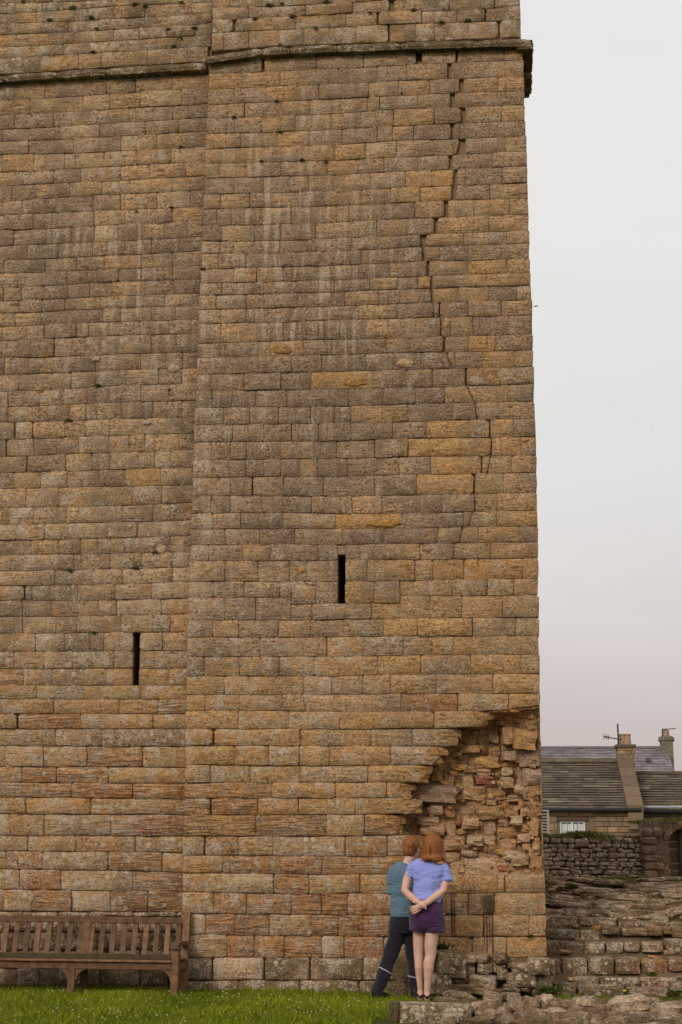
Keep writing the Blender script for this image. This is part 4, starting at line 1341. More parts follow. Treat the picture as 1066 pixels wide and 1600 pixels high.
-4634 4414 -4210 4415 -4201 4248 -4625 4246 0 5 0 32 t
-4210 4416 -3884 4417 -3877 4254 -4201 4248 0 7 0 32 l
-3884 4417 -3334 4426 -3329 4261 -3877 4254 1 4 0 32 p
-3334 4426 -3112 4433 -3107 4268 -3329 4262 3 3 8 32 p
-5523 4250 -4969 4250 -4959 4084 -5512 4087 0 4 6 33 p
-4952 4250 -4878 4249 -4868 4083 -4942 4084 0 4 1 33 k
-4878 4249 -4371 4247 -4362 4077 -4868 4083 1 5 0 33 k
-4371 4247 -3961 4252 -3953 4076 -4362 4077 0 5 0 33 t
-3961 4253 -3553 4258 -3546 4082 -3953 4077 1 4 0 33 t
-3553 4258 -3114 4268 -3109 4091 -3546 4082 1 6 8 33 p
-5369 4087 -4973 4084 -4962 3909 -5357 3910 0 3 4 34 k
-4973 4084 -4646 4081 -4636 3906 -4962 3909 0 4 0 34 k
-4646 4081 -4135 4077 -4127 3904 -4636 3906 1 3 0 34 t
-4135 4077 -3937 4077 -3930 3909 -4127 3904 0 4 0 34 g
-3937 4077 -3443 4084 -3437 3914 -3930 3909 0 6 0 34 p
-3443 4084 -3109 4091 -3103 3921 -3437 3914 2 5 8 34 g
-5357 3910 -4963 3909 -4952 3726 -5344 3728 0 8 4 35 l
-4963 3909 -4590 3905 -4580 3721 -4952 3726 0 5 0 35 p
-4590 3905 -4359 3905 -4350 3729 -4580 3721 0 7 0 35 k
-4359 3905 -3876 3909 -3868 3728 -4350 3729 0 4 0 35 t
-3876 3910 -3528 3913 -3520 3725 -3868 3728 0 8 0 35 l
-3528 3913 -3338 3916 -3331 3723 -3520 3725 0 5 0 35 k
-3338 3916 -3110 3921 -3104 3721 -3331 3723 1 4 8 35 g
-5344 3728 -4808 3724 -4797 3531 -5331 3533 1 6 4 36 g
-4808 3724 -4490 3724 -4480 3530 -4797 3531 0 5 0 36 p
-4490 3724 -4208 3729 -4198 3525 -4480 3530 0 6 0 36 k
-4208 3729 -4053 3728 -4043 3523 -4198 3525 0 4 0 36 k
-4053 3728 -3740 3727 -3731 3524 -4043 3523 0 7 2 36 l
-3660 3726 -3412 3724 -3405 3525 -3651 3524 0 8 1 36 l
-3412 3724 -3111 3721 -3104 3522 -3405 3525 1 5 8 36 t
-5402 3533 -5039 3531 -5027 3344 -5390 3347 1 9 4 37 l
-5039 3531 -4699 3530 -4689 3342 -5027 3344 0 5 0 37 t
-4699 3530 -4388 3528 -4379 3340 -4689 3342 0 7 0 37 p
-4388 3528 -3935 3523 -3927 3339 -4379 3340 0 7 0 37 t
-3935 3523 -3731 3524 -3724 3338 -3927 3339 0 5 2 37 p
-3655 3524 -3492 3524 -3485 3336 -3647 3337 0 5 1 37 k
-3492 3525 -3111 3522 -3105 3334 -3485 3336 0 6 8 37 k
-5319 3346 -4916 3344 -4905 3165 -5307 3168 0 6 4 38 w
-4916 3344 -4603 3342 -4593 3164 -4905 3165 0 6 0 38 g
-4603 3342 -4251 3340 -4242 3162 -4593 3164 1 7 0 38 l
-4251 3340 -4016 3339 -4007 3161 -4242 3162 1 7 0 38 g
-4016 3339 -3724 3338 -3716 3159 -4007 3161 1 5 2 38 g
-3654 3337 -3328 3335 -3322 3160 -3647 3159 0 4 1 38 g
-3328 3335 -3112 3334 -3106 3156 -3322 3160 0 8 8 38 l
-5307 3168 -4764 3165 -4755 3021 -5297 3024 0 7 4 39 t
-4764 3165 -4254 3162 -4247 3017 -4755 3021 0 7 0 39 l
-4254 3162 -3623 3159 -3617 3013 -4247 3017 0 5 0 39 g
-3623 3159 -3106 3156 -3102 3011 -3617 3013 0 7 8 39 g
-5368 3024 -4567 3019 -4559 2864 -5357 2868 0 7 4 40 g
-4567 3019 -3859 3015 -3852 2860 -4559 2864 0 5 0 40 g
-3859 3015 -3443 3012 -3437 2858 -3852 2860 0 7 0 40 g
-3443 3012 -3102 3011 -3097 2857 -3437 2858 0 8 8 40 w
-5287 2867 -4960 2866 -4950 2704 -5276 2705 1 5 6 41 t
-4943 2866 -4260 2863 -4252 2701 -4933 2704 1 5 1 41 w
-4260 2863 -3487 2859 -3481 2698 -4252 2701 0 9 0 41 g
-3487 2859 -3104 2857 -3098 2697 -3481 2698 0 8 8 41 g
-5416 2705 -4529 2702 -4519 2521 -5403 2523 0 9 4 42 t
-4529 2702 -4032 2700 -4023 2518 -4519 2521 0 9 0 42 l
-4032 2700 -3098 2697 -3092 2514 -4023 2518 0 9 8 42 d
-5403 2523 -5069 2523 -5055 2306 -5388 2306 0 9 4 43 g
-5069 2523 -4645 2521 -4633 2306 -5055 2306 0 7 0 43 l
-4645 2521 -4178 2519 -4168 2306 -4633 2306 0 8 0 43 t
-4178 2519 -3583 2516 -3575 2306 -4168 2306 0 7 0 43 w
-3583 2516 -3099 2514 -3093 2306 -3575 2306 0 7 8 43 g
-5249 2306 -4874 2306 -4864 2145 -5238 2149 0 8 4 44 g
-4874 2306 -4497 2306 -4488 2142 -4864 2145 0 7 0 44 w
-4497 2306 -3940 2306 -3932 2138 -4488 2142 0 8 0 44 w
-3940 2306 -3093 2306 -3087 2136 -3932 2138 0 8 8 44 g
-5238 2149 -4323 2141 -4315 1987 -5228 1991 0 8 4 45 w
-4323 2141 -3670 2137 -3664 1983 -4315 1987 0 7 0 45 w
-3670 2137 -3087 2136 -3082 1980 -3664 1983 0 7 8 45 w
-5297 1991 -4806 1990 -4796 1824 -5286 1826 0 6 4 46 g
-4806 1989 -4116 1986 -4108 1817 -4796 1824 0 7 0 46 g
-4116 1986 -3089 1980 -3083 1814 -4108 1817 0 8 8 46 g
-5286 1826 -4968 1826 -4954 1598 -5270 1597 0 9 4 47 p
-4968 1826 -4602 1822 -4589 1600 -4954 1598 0 7 0 47 g
-4602 1822 -3890 1816 -3881 1602 -4589 1600 0 7 0 47 p
-3890 1816 -3090 1814 -3083 1605 -3881 1602 0 9 8 47 w
-5201 1597 -4759 1599 -4750 1443 -5191 1441 0 8 4 48 t
-4759 1599 -4257 1601 -4249 1444 -4750 1443 0 9 0 48 g
-4257 1601 -3627 1603 -3621 1439 -4249 1444 0 8 0 48 r
-3627 1603 -3090 1605 -3084 1435 -3621 1439 0 9 8 48 g
-5328 1441 -4988 1442 -4977 1264 -5316 1266 0 9 4 49 g
-4988 1442 -4602 1443 -4592 1262 -4977 1264 0 9 0 49 r
-4602 1443 -3906 1441 -3897 1251 -4592 1261 0 9 0 49 t
-3906 1441 -3333 1437 -3326 1246 -3897 1250 1 8 0 49 w
-3333 1437 -3091 1435 -3085 1244 -3326 1246 0 8 8 49 g
-5179 1265 -4830 1263 -4818 1059 -5165 1061 0 9 4 50 g
-4830 1263 -4392 1258 -4381 1059 -4818 1059 0 9 0 50 r
-4392 1258 -3644 1248 -3635 1056 -4381 1059 0 8 0 50 p
-3644 1248 -3085 1244 -3079 1054 -3635 1056 0 9 8 50 w
-5302 1060 -4984 1059 -4971 846 -5287 850 0 9 4 51 r
-4984 1059 -4685 1059 -4673 847 -4971 846 0 9 0 51 g
-4685 1059 -4269 1058 -4258 849 -4673 847 1 9 0 51 w
-4269 1058 -3864 1057 -3854 850 -4258 849 0 9 0 51 p
-3864 1057 -3468 1055 -3460 851 -3854 850 0 9 0 51 w
-3468 1055 -3079 1054 -3072 853 -3460 851 0 8 8 51 w"""
STONES_LU = """-5893 11654 -5291 11634 -5279 11430 -5880 11457 0 2 4 0 p
-5291 11634 -4615 11627 -4604 11418 -5279 11430 1 3 0 0 k
-4615 11627 -3967 11621 -3959 11415 -4604 11419 0 8 0 0 l
-3967 11621 -3356 11615 -3350 11414 -3959 11415 0 4 0 0 t
-3356 11616 -3115 11613 -3109 11413 -3350 11414 1 2 8 0 t
-6041 11467 -5631 11443 -5622 11308 -6030 11309 0 4 4 1 t
-5631 11443 -4996 11425 -4990 11312 -5622 11308 0 9 0 1 l
-4996 11425 -4261 11415 -4258 11330 -4990 11313 1 9 0 1 l
-4261 11416 -3615 11414 -3612 11323 -4258 11330 0 3 0 1 g
-3615 11415 -3109 11413 -3106 11318 -3612 11323 1 8 8 1 l
-5990 11309 -5618 11308 -5609 11166 -5980 11166 0 3 4 2 t
-5618 11308 -5248 11310 -5239 11161 -5609 11166 0 1 0 2 g
-5248 11311 -4734 11318 -4725 11155 -5239 11161 0 4 0 2 p
-4734 11319 -4296 11329 -4288 11161 -4725 11156 1 4 0 2 k
-4296 11330 -3919 11326 -3912 11156 -4289 11162 0 1 0 2 g
-3919 11327 -3347 11320 -3342 11161 -3912 11156 0 3 0 2 t
-3347 11321 -3102 11318 -3098 11172 -3342 11162 0 2 8 2 g
-5940 11167 -5611 11166 -5602 11022 -5930 11016 0 2 4 3 k
-5611 11167 -4846 11156 -4838 11010 -5602 11023 0 1 0 3 t
-4846 11157 -4485 11158 -4478 11012 -4838 11011 0 9 0 3 l
-4485 11159 -3759 11157 -3754 11021 -4478 11012 1 2 0 3 k
-3759 11158 -3226 11166 -3221 11017 -3754 11022 0 4 0 3 t
-3226 11167 -3098 11172 -3095 11043 -3221 11020 1 3 8 3 t
-5850 11019 -5490 11020 -5480 10859 -5839 10856 0 2 4 4 g
-5490 11021 -5088 11014 -5079 10849 -5480 10859 0 3 0 4 t
-5088 11014 -4757 11010 -4749 10855 -5079 10850 0 1 0 4 t
-4757 11011 -4287 11014 -4280 10863 -4749 10856 1 1 0 4 p
-4287 11015 -3978 11018 -3972 10862 -4280 10863 1 9 0 4 l
-3978 11019 -3640 11020 -3634 10869 -3972 10863 0 9 0 4 l
-3640 11021 -3302 11017 -3297 10876 -3634 10870 0 1 0 4 t
-3302 11018 -3098 11042 -3094 10881 -3297 10877 1 3 8 4 p
-5919 10859 -5295 10854 -5286 10704 -5908 10704 0 2 4 5 t
-5295 10854 -4901 10852 -4893 10708 -5286 10705 0 4 0 5 t
-4901 10853 -4569 10858 -4562 10712 -4893 10709 0 4 0 5 t
-4569 10859 -4217 10863 -4211 10718 -4562 10713 1 8 0 5 l
-4217 10863 -3758 10867 -3753 10718 -4211 10719 1 3 0 5 t
-3758 10867 -3480 10873 -3474 10719 -3753 10719 1 3 0 5 t
-3480 10873 -3102 10881 -3097 10728 -3474 10720 1 2 8 5 t
-5829 10706 -5404 10705 -5392 10499 -5815 10498 0 7 4 6 l
-5404 10706 -5169 10706 -5158 10504 -5392 10500 0 1 0 6 k
-5169 10706 -4706 10710 -4696 10512 -5158 10504 0 3 0 6 g
-4706 10711 -4431 10714 -4422 10517 -4696 10512 1 3 0 6 g
-4431 10715 -4156 10718 -4148 10519 -4422 10517 1 1 0 6 p
-4156 10719 -3861 10718 -3853 10522 -4148 10520 1 4 0 6 t
-3861 10719 -3590 10719 -3583 10524 -3854 10522 0 3 0 6 g
-3590 10719 -3339 10722 -3333 10526 -3583 10524 1 1 0 6 t
-3340 10723 -3136 10727 -3130 10527 -3333 10526 1 2 8 6 t"""

def _st(px, hw, y0, y1):
    a, b = P(px, y0, 0), P(px, y1, 0)
    return (float(a[0]), hw / 153.0, float(a[2]), float(b[2]))


STAINS = [_st(708, 8, 1396, 1408), _st(706, 2.2, 1400, 1466), _st(710, 1.2, 1400, 1440),
          _st(762, 11, 1399, 1424), _st(764, 7, 1415, 1436), _st(756, 1.0, 1405, 1484), _st(760.3, 1.4, 1405, 1493),
          _st(764.6, 1.2, 1405, 1480), _st(769, 1.8, 1405, 1495), _st(752, 0.9, 1400, 1418)]

M_STONE = sandstone('weathered_sandstone')
M_STAINED = sandstone('water_stained_sandstone', stained=True)
M_RUIN = sandstone('ruin_sandstone', scale=1.15, strata=False)
M_RUBBLE = sandstone('fresh_rubble', scale=1.4)
M_MORTAR = toned('lime_mortar', 0.35, 40, 0.95, 0.7, 0.012, dark=(0.10, 0.065, 0.035))
M_MOSS = simple('moss', (0.016, 0.024, 0.005), (0.065, 0.075, 0.016), 60, 0.95, 0.8, 0.02)

TONES = {'t': (0.465, 0.305, 0.165), 'k': (0.395, 0.283, 0.192), 'd': (0.310, 0.220, 0.152), 'g': (0.50, 0.292, 0.112),
         'o': (0.53, 0.295, 0.10), 'p': (0.54, 0.40, 0.26), 'r': (0.375, 0.188, 0.082), 'w': (0.485, 0.260, 0.115),
         'l': (0.46, 0.325, 0.195)}
CRUST = {'t': 0.28, 'k': 0.50, 'd': 0.72, 'g': 0.10, 'o': 0.03, 'p': 0.20, 'r': 0.15, 'w': 0.08, 'l': 0.22}
GZ = 0.10                                                        # the lawn's level
XL, XR = -3.05, 0.553                                            # the projecting corner's edges


def ashlar(q, y0, back, rng, bev=0.009, broken=False, gapl=False, gapr=False, jit=0.0035):
    """dressed block: q = corners (x, z) TL TR BR BL on the face plane y0"""
    g = 0.0026
    (x0, z0), (x1, z1), (x2, z2), (x3, z3) = q
    gl, gr = (0.001 if gapl else g), (0.001 if gapr else g)
    q = [(x0 + gl, z0 - g), (x1 - gr, z1 - g), (x2 - gr, z2 + g), (x3 + gl, z3 + g)]
    out = []
    for i in range(4):
        a, b_ = q[i], q[(i + 1) % 4]
        L = math.hypot(b_[0] - a[0], b_[1] - a[1])
        n = max(1, min(4, int(L / 0.10)))
        c = min(0.35 * L, rng.uniform(0.004, 0.022))
        dx, dz = (b_[0] - a[0]) / L, (b_[1] - a[1]) / L
        nx, nz = -dz, dx
        c2 = c
        if (gapr and i in (0, 1)) or (gapl and i in (2, 3)):
            c2 = min(0.35 * L, rng.uniform(0.014, 0.040))
        if (gapr and i in (1, 2)) or (gapl and i in (3, 0)):
            c = min(0.35 * L, rng.uniform(0.014, 0.040))
        ts = [c / L] + [(k + rng.uniform(-0.2, 0.2)) / n for k in range(1, n)] + [1 - c2 / L]
        for t in ts:
            e = rng.uniform(-jit, jit) - 0.0008
            out.append((a[0] + dx * L * t - nx * e, a[1] + dz * L * t - nz * e))
    cx = sum(p[0] for p in out) / len(out)
    cz = sum(p[1] for p in out) / len(out)
    xr, xl = max(p[0] for p in out), min(p[0] for p in out)
    v, f = [], []
    N = len(out)
    tilt = rng.uniform(-0.007, 0.009)
    tx = rng.uniform(-0.010, 0.010)
    ring2 = []
    for (x, z) in out:
        d = math.hypot(x - cx, z - cz)
        k = max(0.0, 1 - rng.uniform(0.9, 2.0) * bev / d)
        ring2.append([cx + (x - cx) * k, cz + (z - cz) * k])
    brk = [0.0] * N
    if broken:
        for i, (x, z) in enumerate(out):
            if x > xr - 0.30 * (xr - xl) and x > xr - 0.16:
                t = (x - (xr - 0.16)) / 0.16
                brk[i] = max(0, t) * rng.uniform(0.05, 0.12)
                ring2[i][0] -= max(0, t) * rng.uniform(0.03, 0.10)
    for (x, z) in out:
        v.append((x, y0 + back, z))
    for i, (x, z) in enumerate(out):
        v.append((x, y0 + rng.uniform(0.6, 1.4) * bev + brk[i], z))
    for i, (x, z) in enumerate(ring2):
        v.append((x, y0 + tilt * (z - cz) + tx * (x - cx) + rng.uniform(-0.002, 0.002) + brk[i] * 0.4, z))
    v.append((cx, y0 - rng.uniform(-0.001, 0.005), cz))
    for i in range(N):
        j = (i + 1) % N
        f.append((i, j, N + j, N + i))
        f.append((N + i, N + j, 2 * N + j, 2 * N + i))
        f.append((2 * N + i, 2 * N + j, 3 * N))
    f.append(tuple(range(N - 1, -1, -1)))
    return v, f, (cx, y0, cz)


def jittone(c, rng, a=0.10):
    k = 1 + rng.uniform(-a, a)
    return tuple(max(0.01, x * k * (1 + rng.uniform(-0.04, 0.04))) for x in c)


def stone_rows(txt):
    for ln in txt.split('\n'):
        t = ln.split()
        n = [int(x) for x in t[:8]]
        q = [(n[0] / 1e3, n[1] / 1e3), (n[2] / 1e3, n[3] / 1e3), (n[4] / 1e3, n[5] / 1e3), (n[6] / 1e3, n[7] / 1e3)]
        yield q, int(t[8]), int(t[9]), int(t[10]), int(t[11]), t[12]


tower = empty('castle_tower', (-1.25, 0.0, GZ))
tag(tower, 'tall weathered sandstone castle tower with projecting corner, arrow slits and a long crack', 'castle tower')
rng = random.Random(11)

# --- every block of the two wall faces
blocks = []
for tagname, txt, Y in (('R', STONES_R, 0.0), ('U', STONES_U, 0.045), ('L', STONES_L, 0.18), ('LU', STONES_LU, 0.225)):
    for q, st, li, fl, row, cl in stone_rows(txt):
        area = abs((q[1][0] - q[0][0] + q[2][0] - q[3][0]) / 2 * (q[0][1] - q[3][1] + q[1][1] - q[2][1]) / 2)
        xs = [p[0] for p in q]
        vis = area if min(xs) > -4.85 else area * 0.3
        blocks.append((vis, tagname, q, Y, st, li, fl, row, cl))


def is_stained(q, tg):
    cx_, cz_ = sum(p[0] for p in q) / 4, sum(p[1] for p in q) / 4
    return tg == 'R' and any(abs(cx_ - s[0]) < 0.35 and s[3] - 0.2 < cz_ < s[2] + 0.2 for s in STAINS)


order = sorted(range(len(blocks)), key=lambda i: -(99 if is_stained(blocks[i][2], blocks[i][1]) else blocks[i][0]))
single = set(order[:300])
rest = MB()
bed = MB()
for i, (vis, tg, q, Y, st, li, fl, row, cl) in enumerate(blocks):
    edge_r = (fl & 8) and tg in ('R', 'U') and not (tg == 'R' and 39 < row < 49)
    broken = tg == 'R' and 40 <= row <= 46 and (fl & 8)
    back = 0.075
    if edge_r:
        back = 0.38
        q = [list(p) for p in q]
        e = rng.uniform(-0.004, 0.003)
        q[1][0] += e
        q[2][0] += e
    if tg == 'R' and fl & 4 or tg == 'U' and fl & 4:
        back = 0.26
    low = tg in 'RL' and row > 40
    bev = rng.uniform(0.003, 0.0065) * (2.2 if low else 1.0)
    y0 = Y - rng.uniform(0.0, 0.006) - (rng.uniform(0, 0.012) if low else 0) - (rng.uniform(0.004, 0.014) if rng.random() < 0.16 else 0)
    v, f, cen = ashlar(q, y0, back, rng, bev, broken, bool(fl & 1), bool(fl & 2), jit=0.006 if low else 0.005)
    tool = rng.uniform(0.6, 1.0) if cl == 'w' else (rng.uniform(0, 0.4) if low and rng.random() < 0.4 else 0.0)
    moss = 0.0
    if tg in ('U', 'LU'):
        moss = rng.uniform(0.2, 0.5)
        li += rng.uniform(0, 3.5)
    if tg == 'L' and cen[0] > -3.35 and cen[2] < 7:
        moss = rng.uniform(0.1, 0.5)
    mixk = 0.38 if cl == 'o' else 0.15 if cl in 'rw' else 0.42
    if cl in 'go' and cen[2] > 5.2 and cen[0] < -0.4:
        mixk = 0.72
    tone = tuple(a_ * (1 - mixk) + b_ * mixk for a_, b_ in zip(jittone(TONES[cl], rng), (0.44, 0.295, 0.16))) + (moss,)
    zx, zz = cen[0], cen[2]
    if tg == 'R':
        zone = 0.26 + 0.34 * math.exp(-((zx + 1.2) / 1.5) ** 2 - ((zz - 6.9) / 2.2) ** 2)
    else:
        zone = 0.28 + 0.18 * math.exp(-((zz - 7.4) / 2.4) ** 2)
    zone *= min(1.0, max(0.25, (zz - 1.5) / 2.2))
    cr_ = CRUST[cl] if cl in 'orw' else 0.42 * CRUST[cl] + 0.58 * zone
    wear = (cr_ + rng.uniform(-0.08, 0.08), 0.22 + 0.085 * li, st / 9.0, tool)
    stained = is_stained(q, tg)
    if i in single or stained:
        nm = 'quoin' if edge_r else 'stone'
        mk(nm, v, f, M_STAINED if stained else M_STONE, tower, origin=cen, smooth=True, tone=tone, wear=wear)
    else:
        rest.add(v, f, tone, wear)
    # mortar bed of this block
    d = Y + (rng.uniform(0.003, 0.006) if rng.random() < 0.52 else rng.uniform(0.010, 0.024)) + (0.005 if low else 0)
    xl, xr_ = (0.001 if fl & 1 else 0.0), (-0.001 if fl & 2 else 0.0)
    if edge_r:
        xr_ = -0.02
    if broken:
        xr_ = -0.17
    mcol = jittone((0.25, 0.158, 0.082), rng, 0.2) + (0,)
    bed.add([(q[0][0] + xl, d, q[0][1]), (q[1][0] + xr_, d, q[1][1]), (q[2][0] + xr_, d, q[2][1]), (q[3][0] + xl, d, q[3][1])],
            [(0, 3, 2, 1)], mcol)
o = rest.build('smaller_stones', M_STONE, tower, smooth=True)
o['kind'] = 'stuff'
bed.build('mortar_bed', M_MORTAR, tower)

# --- core behind the blocks, with the slits and the broken corner left open
SLITS = [(P(527.8, 866, 0)[0], P(540, 866, 0)[0], P(534, 948, 0)[2], P(534, 866, 0)[2], 0.042, False),
         (P(207.5, 985, .18)[0], P(218.8, 985, .18)[0], P(213, 1076, .18)[2], P(213, 984, .18)[2], 0.222, True)]
HX0, HX1 = P(598, 1240, 0)[0], XR - 0.002
HZ0, HZ1 = P(700, 1368, 0)[2], P(800, 1100, 0)[2]


def panel(mb, xs, zs, y, holes, tone):
    xs, zs = sorted(xs), sorted(zs)
    for a, b_ in zip(xs, xs[1:]):
        for c, d in zip(zs, zs[1:]):
            mx, mz = (a + b_) / 2, (c + d) / 2
            if any(h[0] < mx < h[1] and h[2] < mz < h[3] for h in holes):
                continue
            mb.add([(a, y, c), (b_, y, c), (b_, y, d), (a, y, d)], [(0, 1, 2, 3)], tone)


core = MB()
ct = (0.24, 0.15, 0.072, 0)
s = SLITS[0]
panel(core, [XL, s[0], s[1], HX0, HX1], [-0.6, HZ0, HZ1, s[2], s[3], 10.28], 0.042, [(s[0], s[1], s[2], s[3]), (HX0, HX1, HZ0, HZ1)], ct)
panel(core, [XL, XR - 0.03], [10.28, 11.22], 0.088, [], ct)
s = SLITS[1]
panel(core, [-8.0, s[0], s[1], XL], [-0.6, s[2], s[3], 10.28], 0.222, [(s[0], s[1], s[2], s[3])], ct)
panel(core, [-8.0, XL], [10.28, 11.22], 0.268, [], ct)
for s in SLITS:                                                   # the shafts behind the slits
    x0, x1, z0, z1, y, _ = s
    y1 = y + 1.3
    v = [(x0, y, z0), (x1, y, z0), (x1, y, z1), (x0, y, z1), (x0, y1, z0), (x1, y1, z0), (x1, y1, z1), (x0, y1, z1)]
    core.add(v, [(0, 1, 5, 4), (3, 7, 6, 2), (0, 4, 7, 3), (1, 2, 6, 5), (4, 5, 6, 7)], ct)
core.add([(XL, 0.042, -.6), (XL, 0.23, -.6), (XL, 0.23, 11.22), (XL, 0.042, 11.22)], [(0, 1, 2, 3)], ct)
xs_ = XR - 0.03
core.add([(xs_, 0.14, -.6), (xs_, 7, -.6), (xs_, 7, 11.22), (xs_, 0.14, 11.22)], [(0, 1, 2, 3)], ct)
core.add([(-8, 7, -.6), (xs_, 7, -.6), (xs_, 7, 11.22), (-8, 7, 11.22)], [(0, 3, 2, 1)], ct)
core.add([(-8, 0.36, 11.22), (xs_, 0.18, 11.22), (xs_, 7, 11.22), (-8, 7, 11.22)], [(0, 1, 2, 3)], ct)
core.build('wall_core', M_MORTAR, tower)

# --- side face round the corner
side = MB()
rz = [0.5]
for q, st, li, fl, row, cl in stone_rows(STONES_R):
    if fl & 8 and not 39 < row < 49:
        rz.append(q[1][1])
rz = sorted(set(rz))
gaps = []
for a, b_ in zip(rz, rz[1:]):
    n = max(1, int(round((b_ - a) / 0.27)))
    gaps += [(a + (b_ - a) * k / n, a + (b_ - a) * (k + 1) / n) for k in range(n)]
gaps += [(10.3 + 0.2 * k, 10.3 + 0.2 * (k + 1)) for k in range(6)]
for a, b_ in gaps:
    y = 0.39
    while y < 6.9:
        w = rng.uniform(0.25, 0.5)
        q = [(y, b_), (y + w, b_), (y + w, a), (y, a)]
        v, f, cen = ashlar(q, 0.0, 0.04, rng)
        cl = rng.choice('ttkkgp')
        v = [(XR - yy - 0.004, xx, zz) for xx, yy, zz in v]
        side.add(v, f, jittone(TONES[cl], rng) + (0.1,), (CRUST[cl], 0.4, 0.1, 0))
        y += w
o = side.build('side_face_stones', M_STONE, tower, smooth=True)
o['kind'] = 'stuff'

# --- string course
def string_piece(pts_top, pts_bot, yw, name='string_course_block'):
    """pts: (x, z) of lip top and of soffit foot at both ends, cut into short stations"""
    n = max(3, int((pts_top[1][0] - pts_top[0][0]) / 0.07))
    prof = lambda zt, zb: [(yw + 0.10, zt + 0.035), (yw + 0.03, zt + 0.03), (yw - 0.06, zt + 0.012), (yw - 0.085, zt - 0.008), (yw - 0.100, zt - 0.050),
                           (yw - 0.086, zt - 0.092), (yw - 0.030, zb + 0.010), (yw + 0.0, zb - 0.004), (yw + 0.10, zb)]
    v, f = [], []
    m_ = 9
    for i in range(n + 1):
        t = i / n
        e = 0.006 if 0 < i < n else 0.0
        x = pts_top[0][0] + (pts_top[1][0] - pts_top[0][0]) * t
        zt = pts_top[0][1] + (pts_top[1][1] - pts_top[0][1]) * t
        zb = pts_bot[0][1] + (pts_bot[1][1] - pts_bot[0][1]) * t
        sh = 0.012 if i in (0, n) else 0.0
        for k, (y, z) in enumerate(prof(zt, zb)):
            w = 1.0 if 1 < k < 7 else 0.2
            v.append((x, y + w * (sh + rng.uniform(-0.006, 0.006)), z + w * rng.uniform(-0.005, 0.005) - (sh if k < 5 else -sh)))
    for i in range(n):
        for k in range(m_):
            a, b_ = i * m_ + k, i * m_ + (k + 1) % m_
            f.append((a, a + m_, b_ + m_, b_))
    f.append(tuple(range(m_)))
    f.append(tuple(range(n * m_ + m_ - 1, n * m_ - 1, -1)))
    mk(name, v, f, M_STONE, tower, origin=v[4], smooth=False,
       tone=jittone((0.27, 0.19, 0.105), rng) + (0.72,), wear=(0.45, 0.62, 0.0, 0))


tb = lambda x: np.interp(x, [314, 325, 408, 588, 700, 814, 832], [90, 86, 74, 67, 64, 59, 60])
bb = lambda x: np.interp(x, [314, 411, 588, 658, 818, 832], [98, 91.5, 84, 79, 74.6, 74])
ps = [316, 408, 452.5, 526, 625.5, 746, 829.5]
for a, b_ in zip(ps, ps[1:]):
    a_, c_ = a + 0.5, b_ - 0.5
    t0, t1 = P(a_, tb(a_), -0.09), P(c_, tb(c_), -0.09)
    u0, u1 = P(a_, bb(a_), 0.0), P(c_, bb(c_), 0.0)
    string_piece([(t0[0], t0[2]), (t1[0], t1[2])], [(0, u0[2]), (0, u1[2])], 0.0)
tb2 = lambda x: np.interp(x, [-40, 5, 165, 320], [121, 116.5, 106, 97])
bb2 = lambda x: np.interp(x, [-40, 0, 83, 165, 330], [139, 134.6, 127.6, 123, 114])
ps = [-40, 5, 88, 165, 322]
for a, b_ in zip(ps, ps[1:]):
    a_, c_ = a + 0.5, b_ - 0.5
    t0, t1 = P(a_, tb2(a_), 0.09), P(c_, tb2(c_), 0.09)
    u0, u1 = P(a_, bb2(a_), 0.18), P(c_, bb2(c_), 0.18)
    string_piece([(t0[0], t0[2]), (t1[0], t1[2])], [(0, u0[2]), (0, u1[2])], 0.18)
# the returns of the string course along the far side of the corner and into the recess
zt = float(P(829, 62, -0.09)[2])
for y0, y1 in ((-0.08, 0.43), (0.56, 1.0)):
    b = MB()
    n = 6
    for i in range(n):
        ya, yb = y0 + (y1 - y0) * i / n, y0 + (y1 - y0) * (i + 1) / n
        e = rng.uniform(-0.012, 0.012)
        v, f = boulder((XR + 0.02 + e, (ya + yb) / 2, zt - 0.05), (0.20, (yb - ya) * 1.15, 0.14), rng, 2, 5, 0.06)
        b.add(v, f, (0.15, 0.12, 0.06, 0.9), (0.7, 0.35, 0, 0))
    b.build('string_course_block', M_STONE, tower, origin=(XR, (y0 + y1) / 2, zt))

# --- slit dressings: chamfered head of the left slit is rounded off by two spandrel stones
x0, x1, z0, z1, y, _ = SLITS[1]
b = MB()
for zz, up in ((z1, 1), (z0, -1)):
    r = (x1 - x0) / 2
    for sgn in (-1, 1):
        xc = (x0 + x1) / 2
        pts = [(xc + sgn * r, zz), (xc + sgn * r, zz - up * r)]
        arc = [(xc + sgn * r * math.cos(t), zz - up * r + up * r * math.sin(t)) for t in np.linspace(0, math.pi / 2, 6)]
        poly = [(xc + sgn * r * 1.02, zz + up * 0.012), (xc + sgn * r * 1.02, zz - up * r)] + arc[1:] + [(xc, zz + up * 0.012)]
        n = len(poly)
        v = [(p[0], 0.186, p[1]) for p in poly] + [(p[0], 0.32, p[1]) for p in poly]
        f = [tuple(range(n)), tuple(range(2 * n - 1, n - 1, -1))] + [(k, (k + 1) % n, n + (k + 1) % n, n + k) for k in range(n)]
        b.add(v, f, TONES['p'] + (0,), (0.2, 0.5, 0, 0))
b.build('slit_spandrel', M_STONE, tower)
a0, a1, c0, c1 = P(528.2, 852.5, 0), P(539.8, 852.5, 0), P(528, 866, 0), P(528, 852.5, 0)
b = MB()
b.box(a0[0], a1[0], 0.004, 0.2, c0[2], c1[2], tone=TONES['k'] + (0,), wear=(.4, .4, 0, 0))
b.build('lintel_notch', M_STONE, tower)

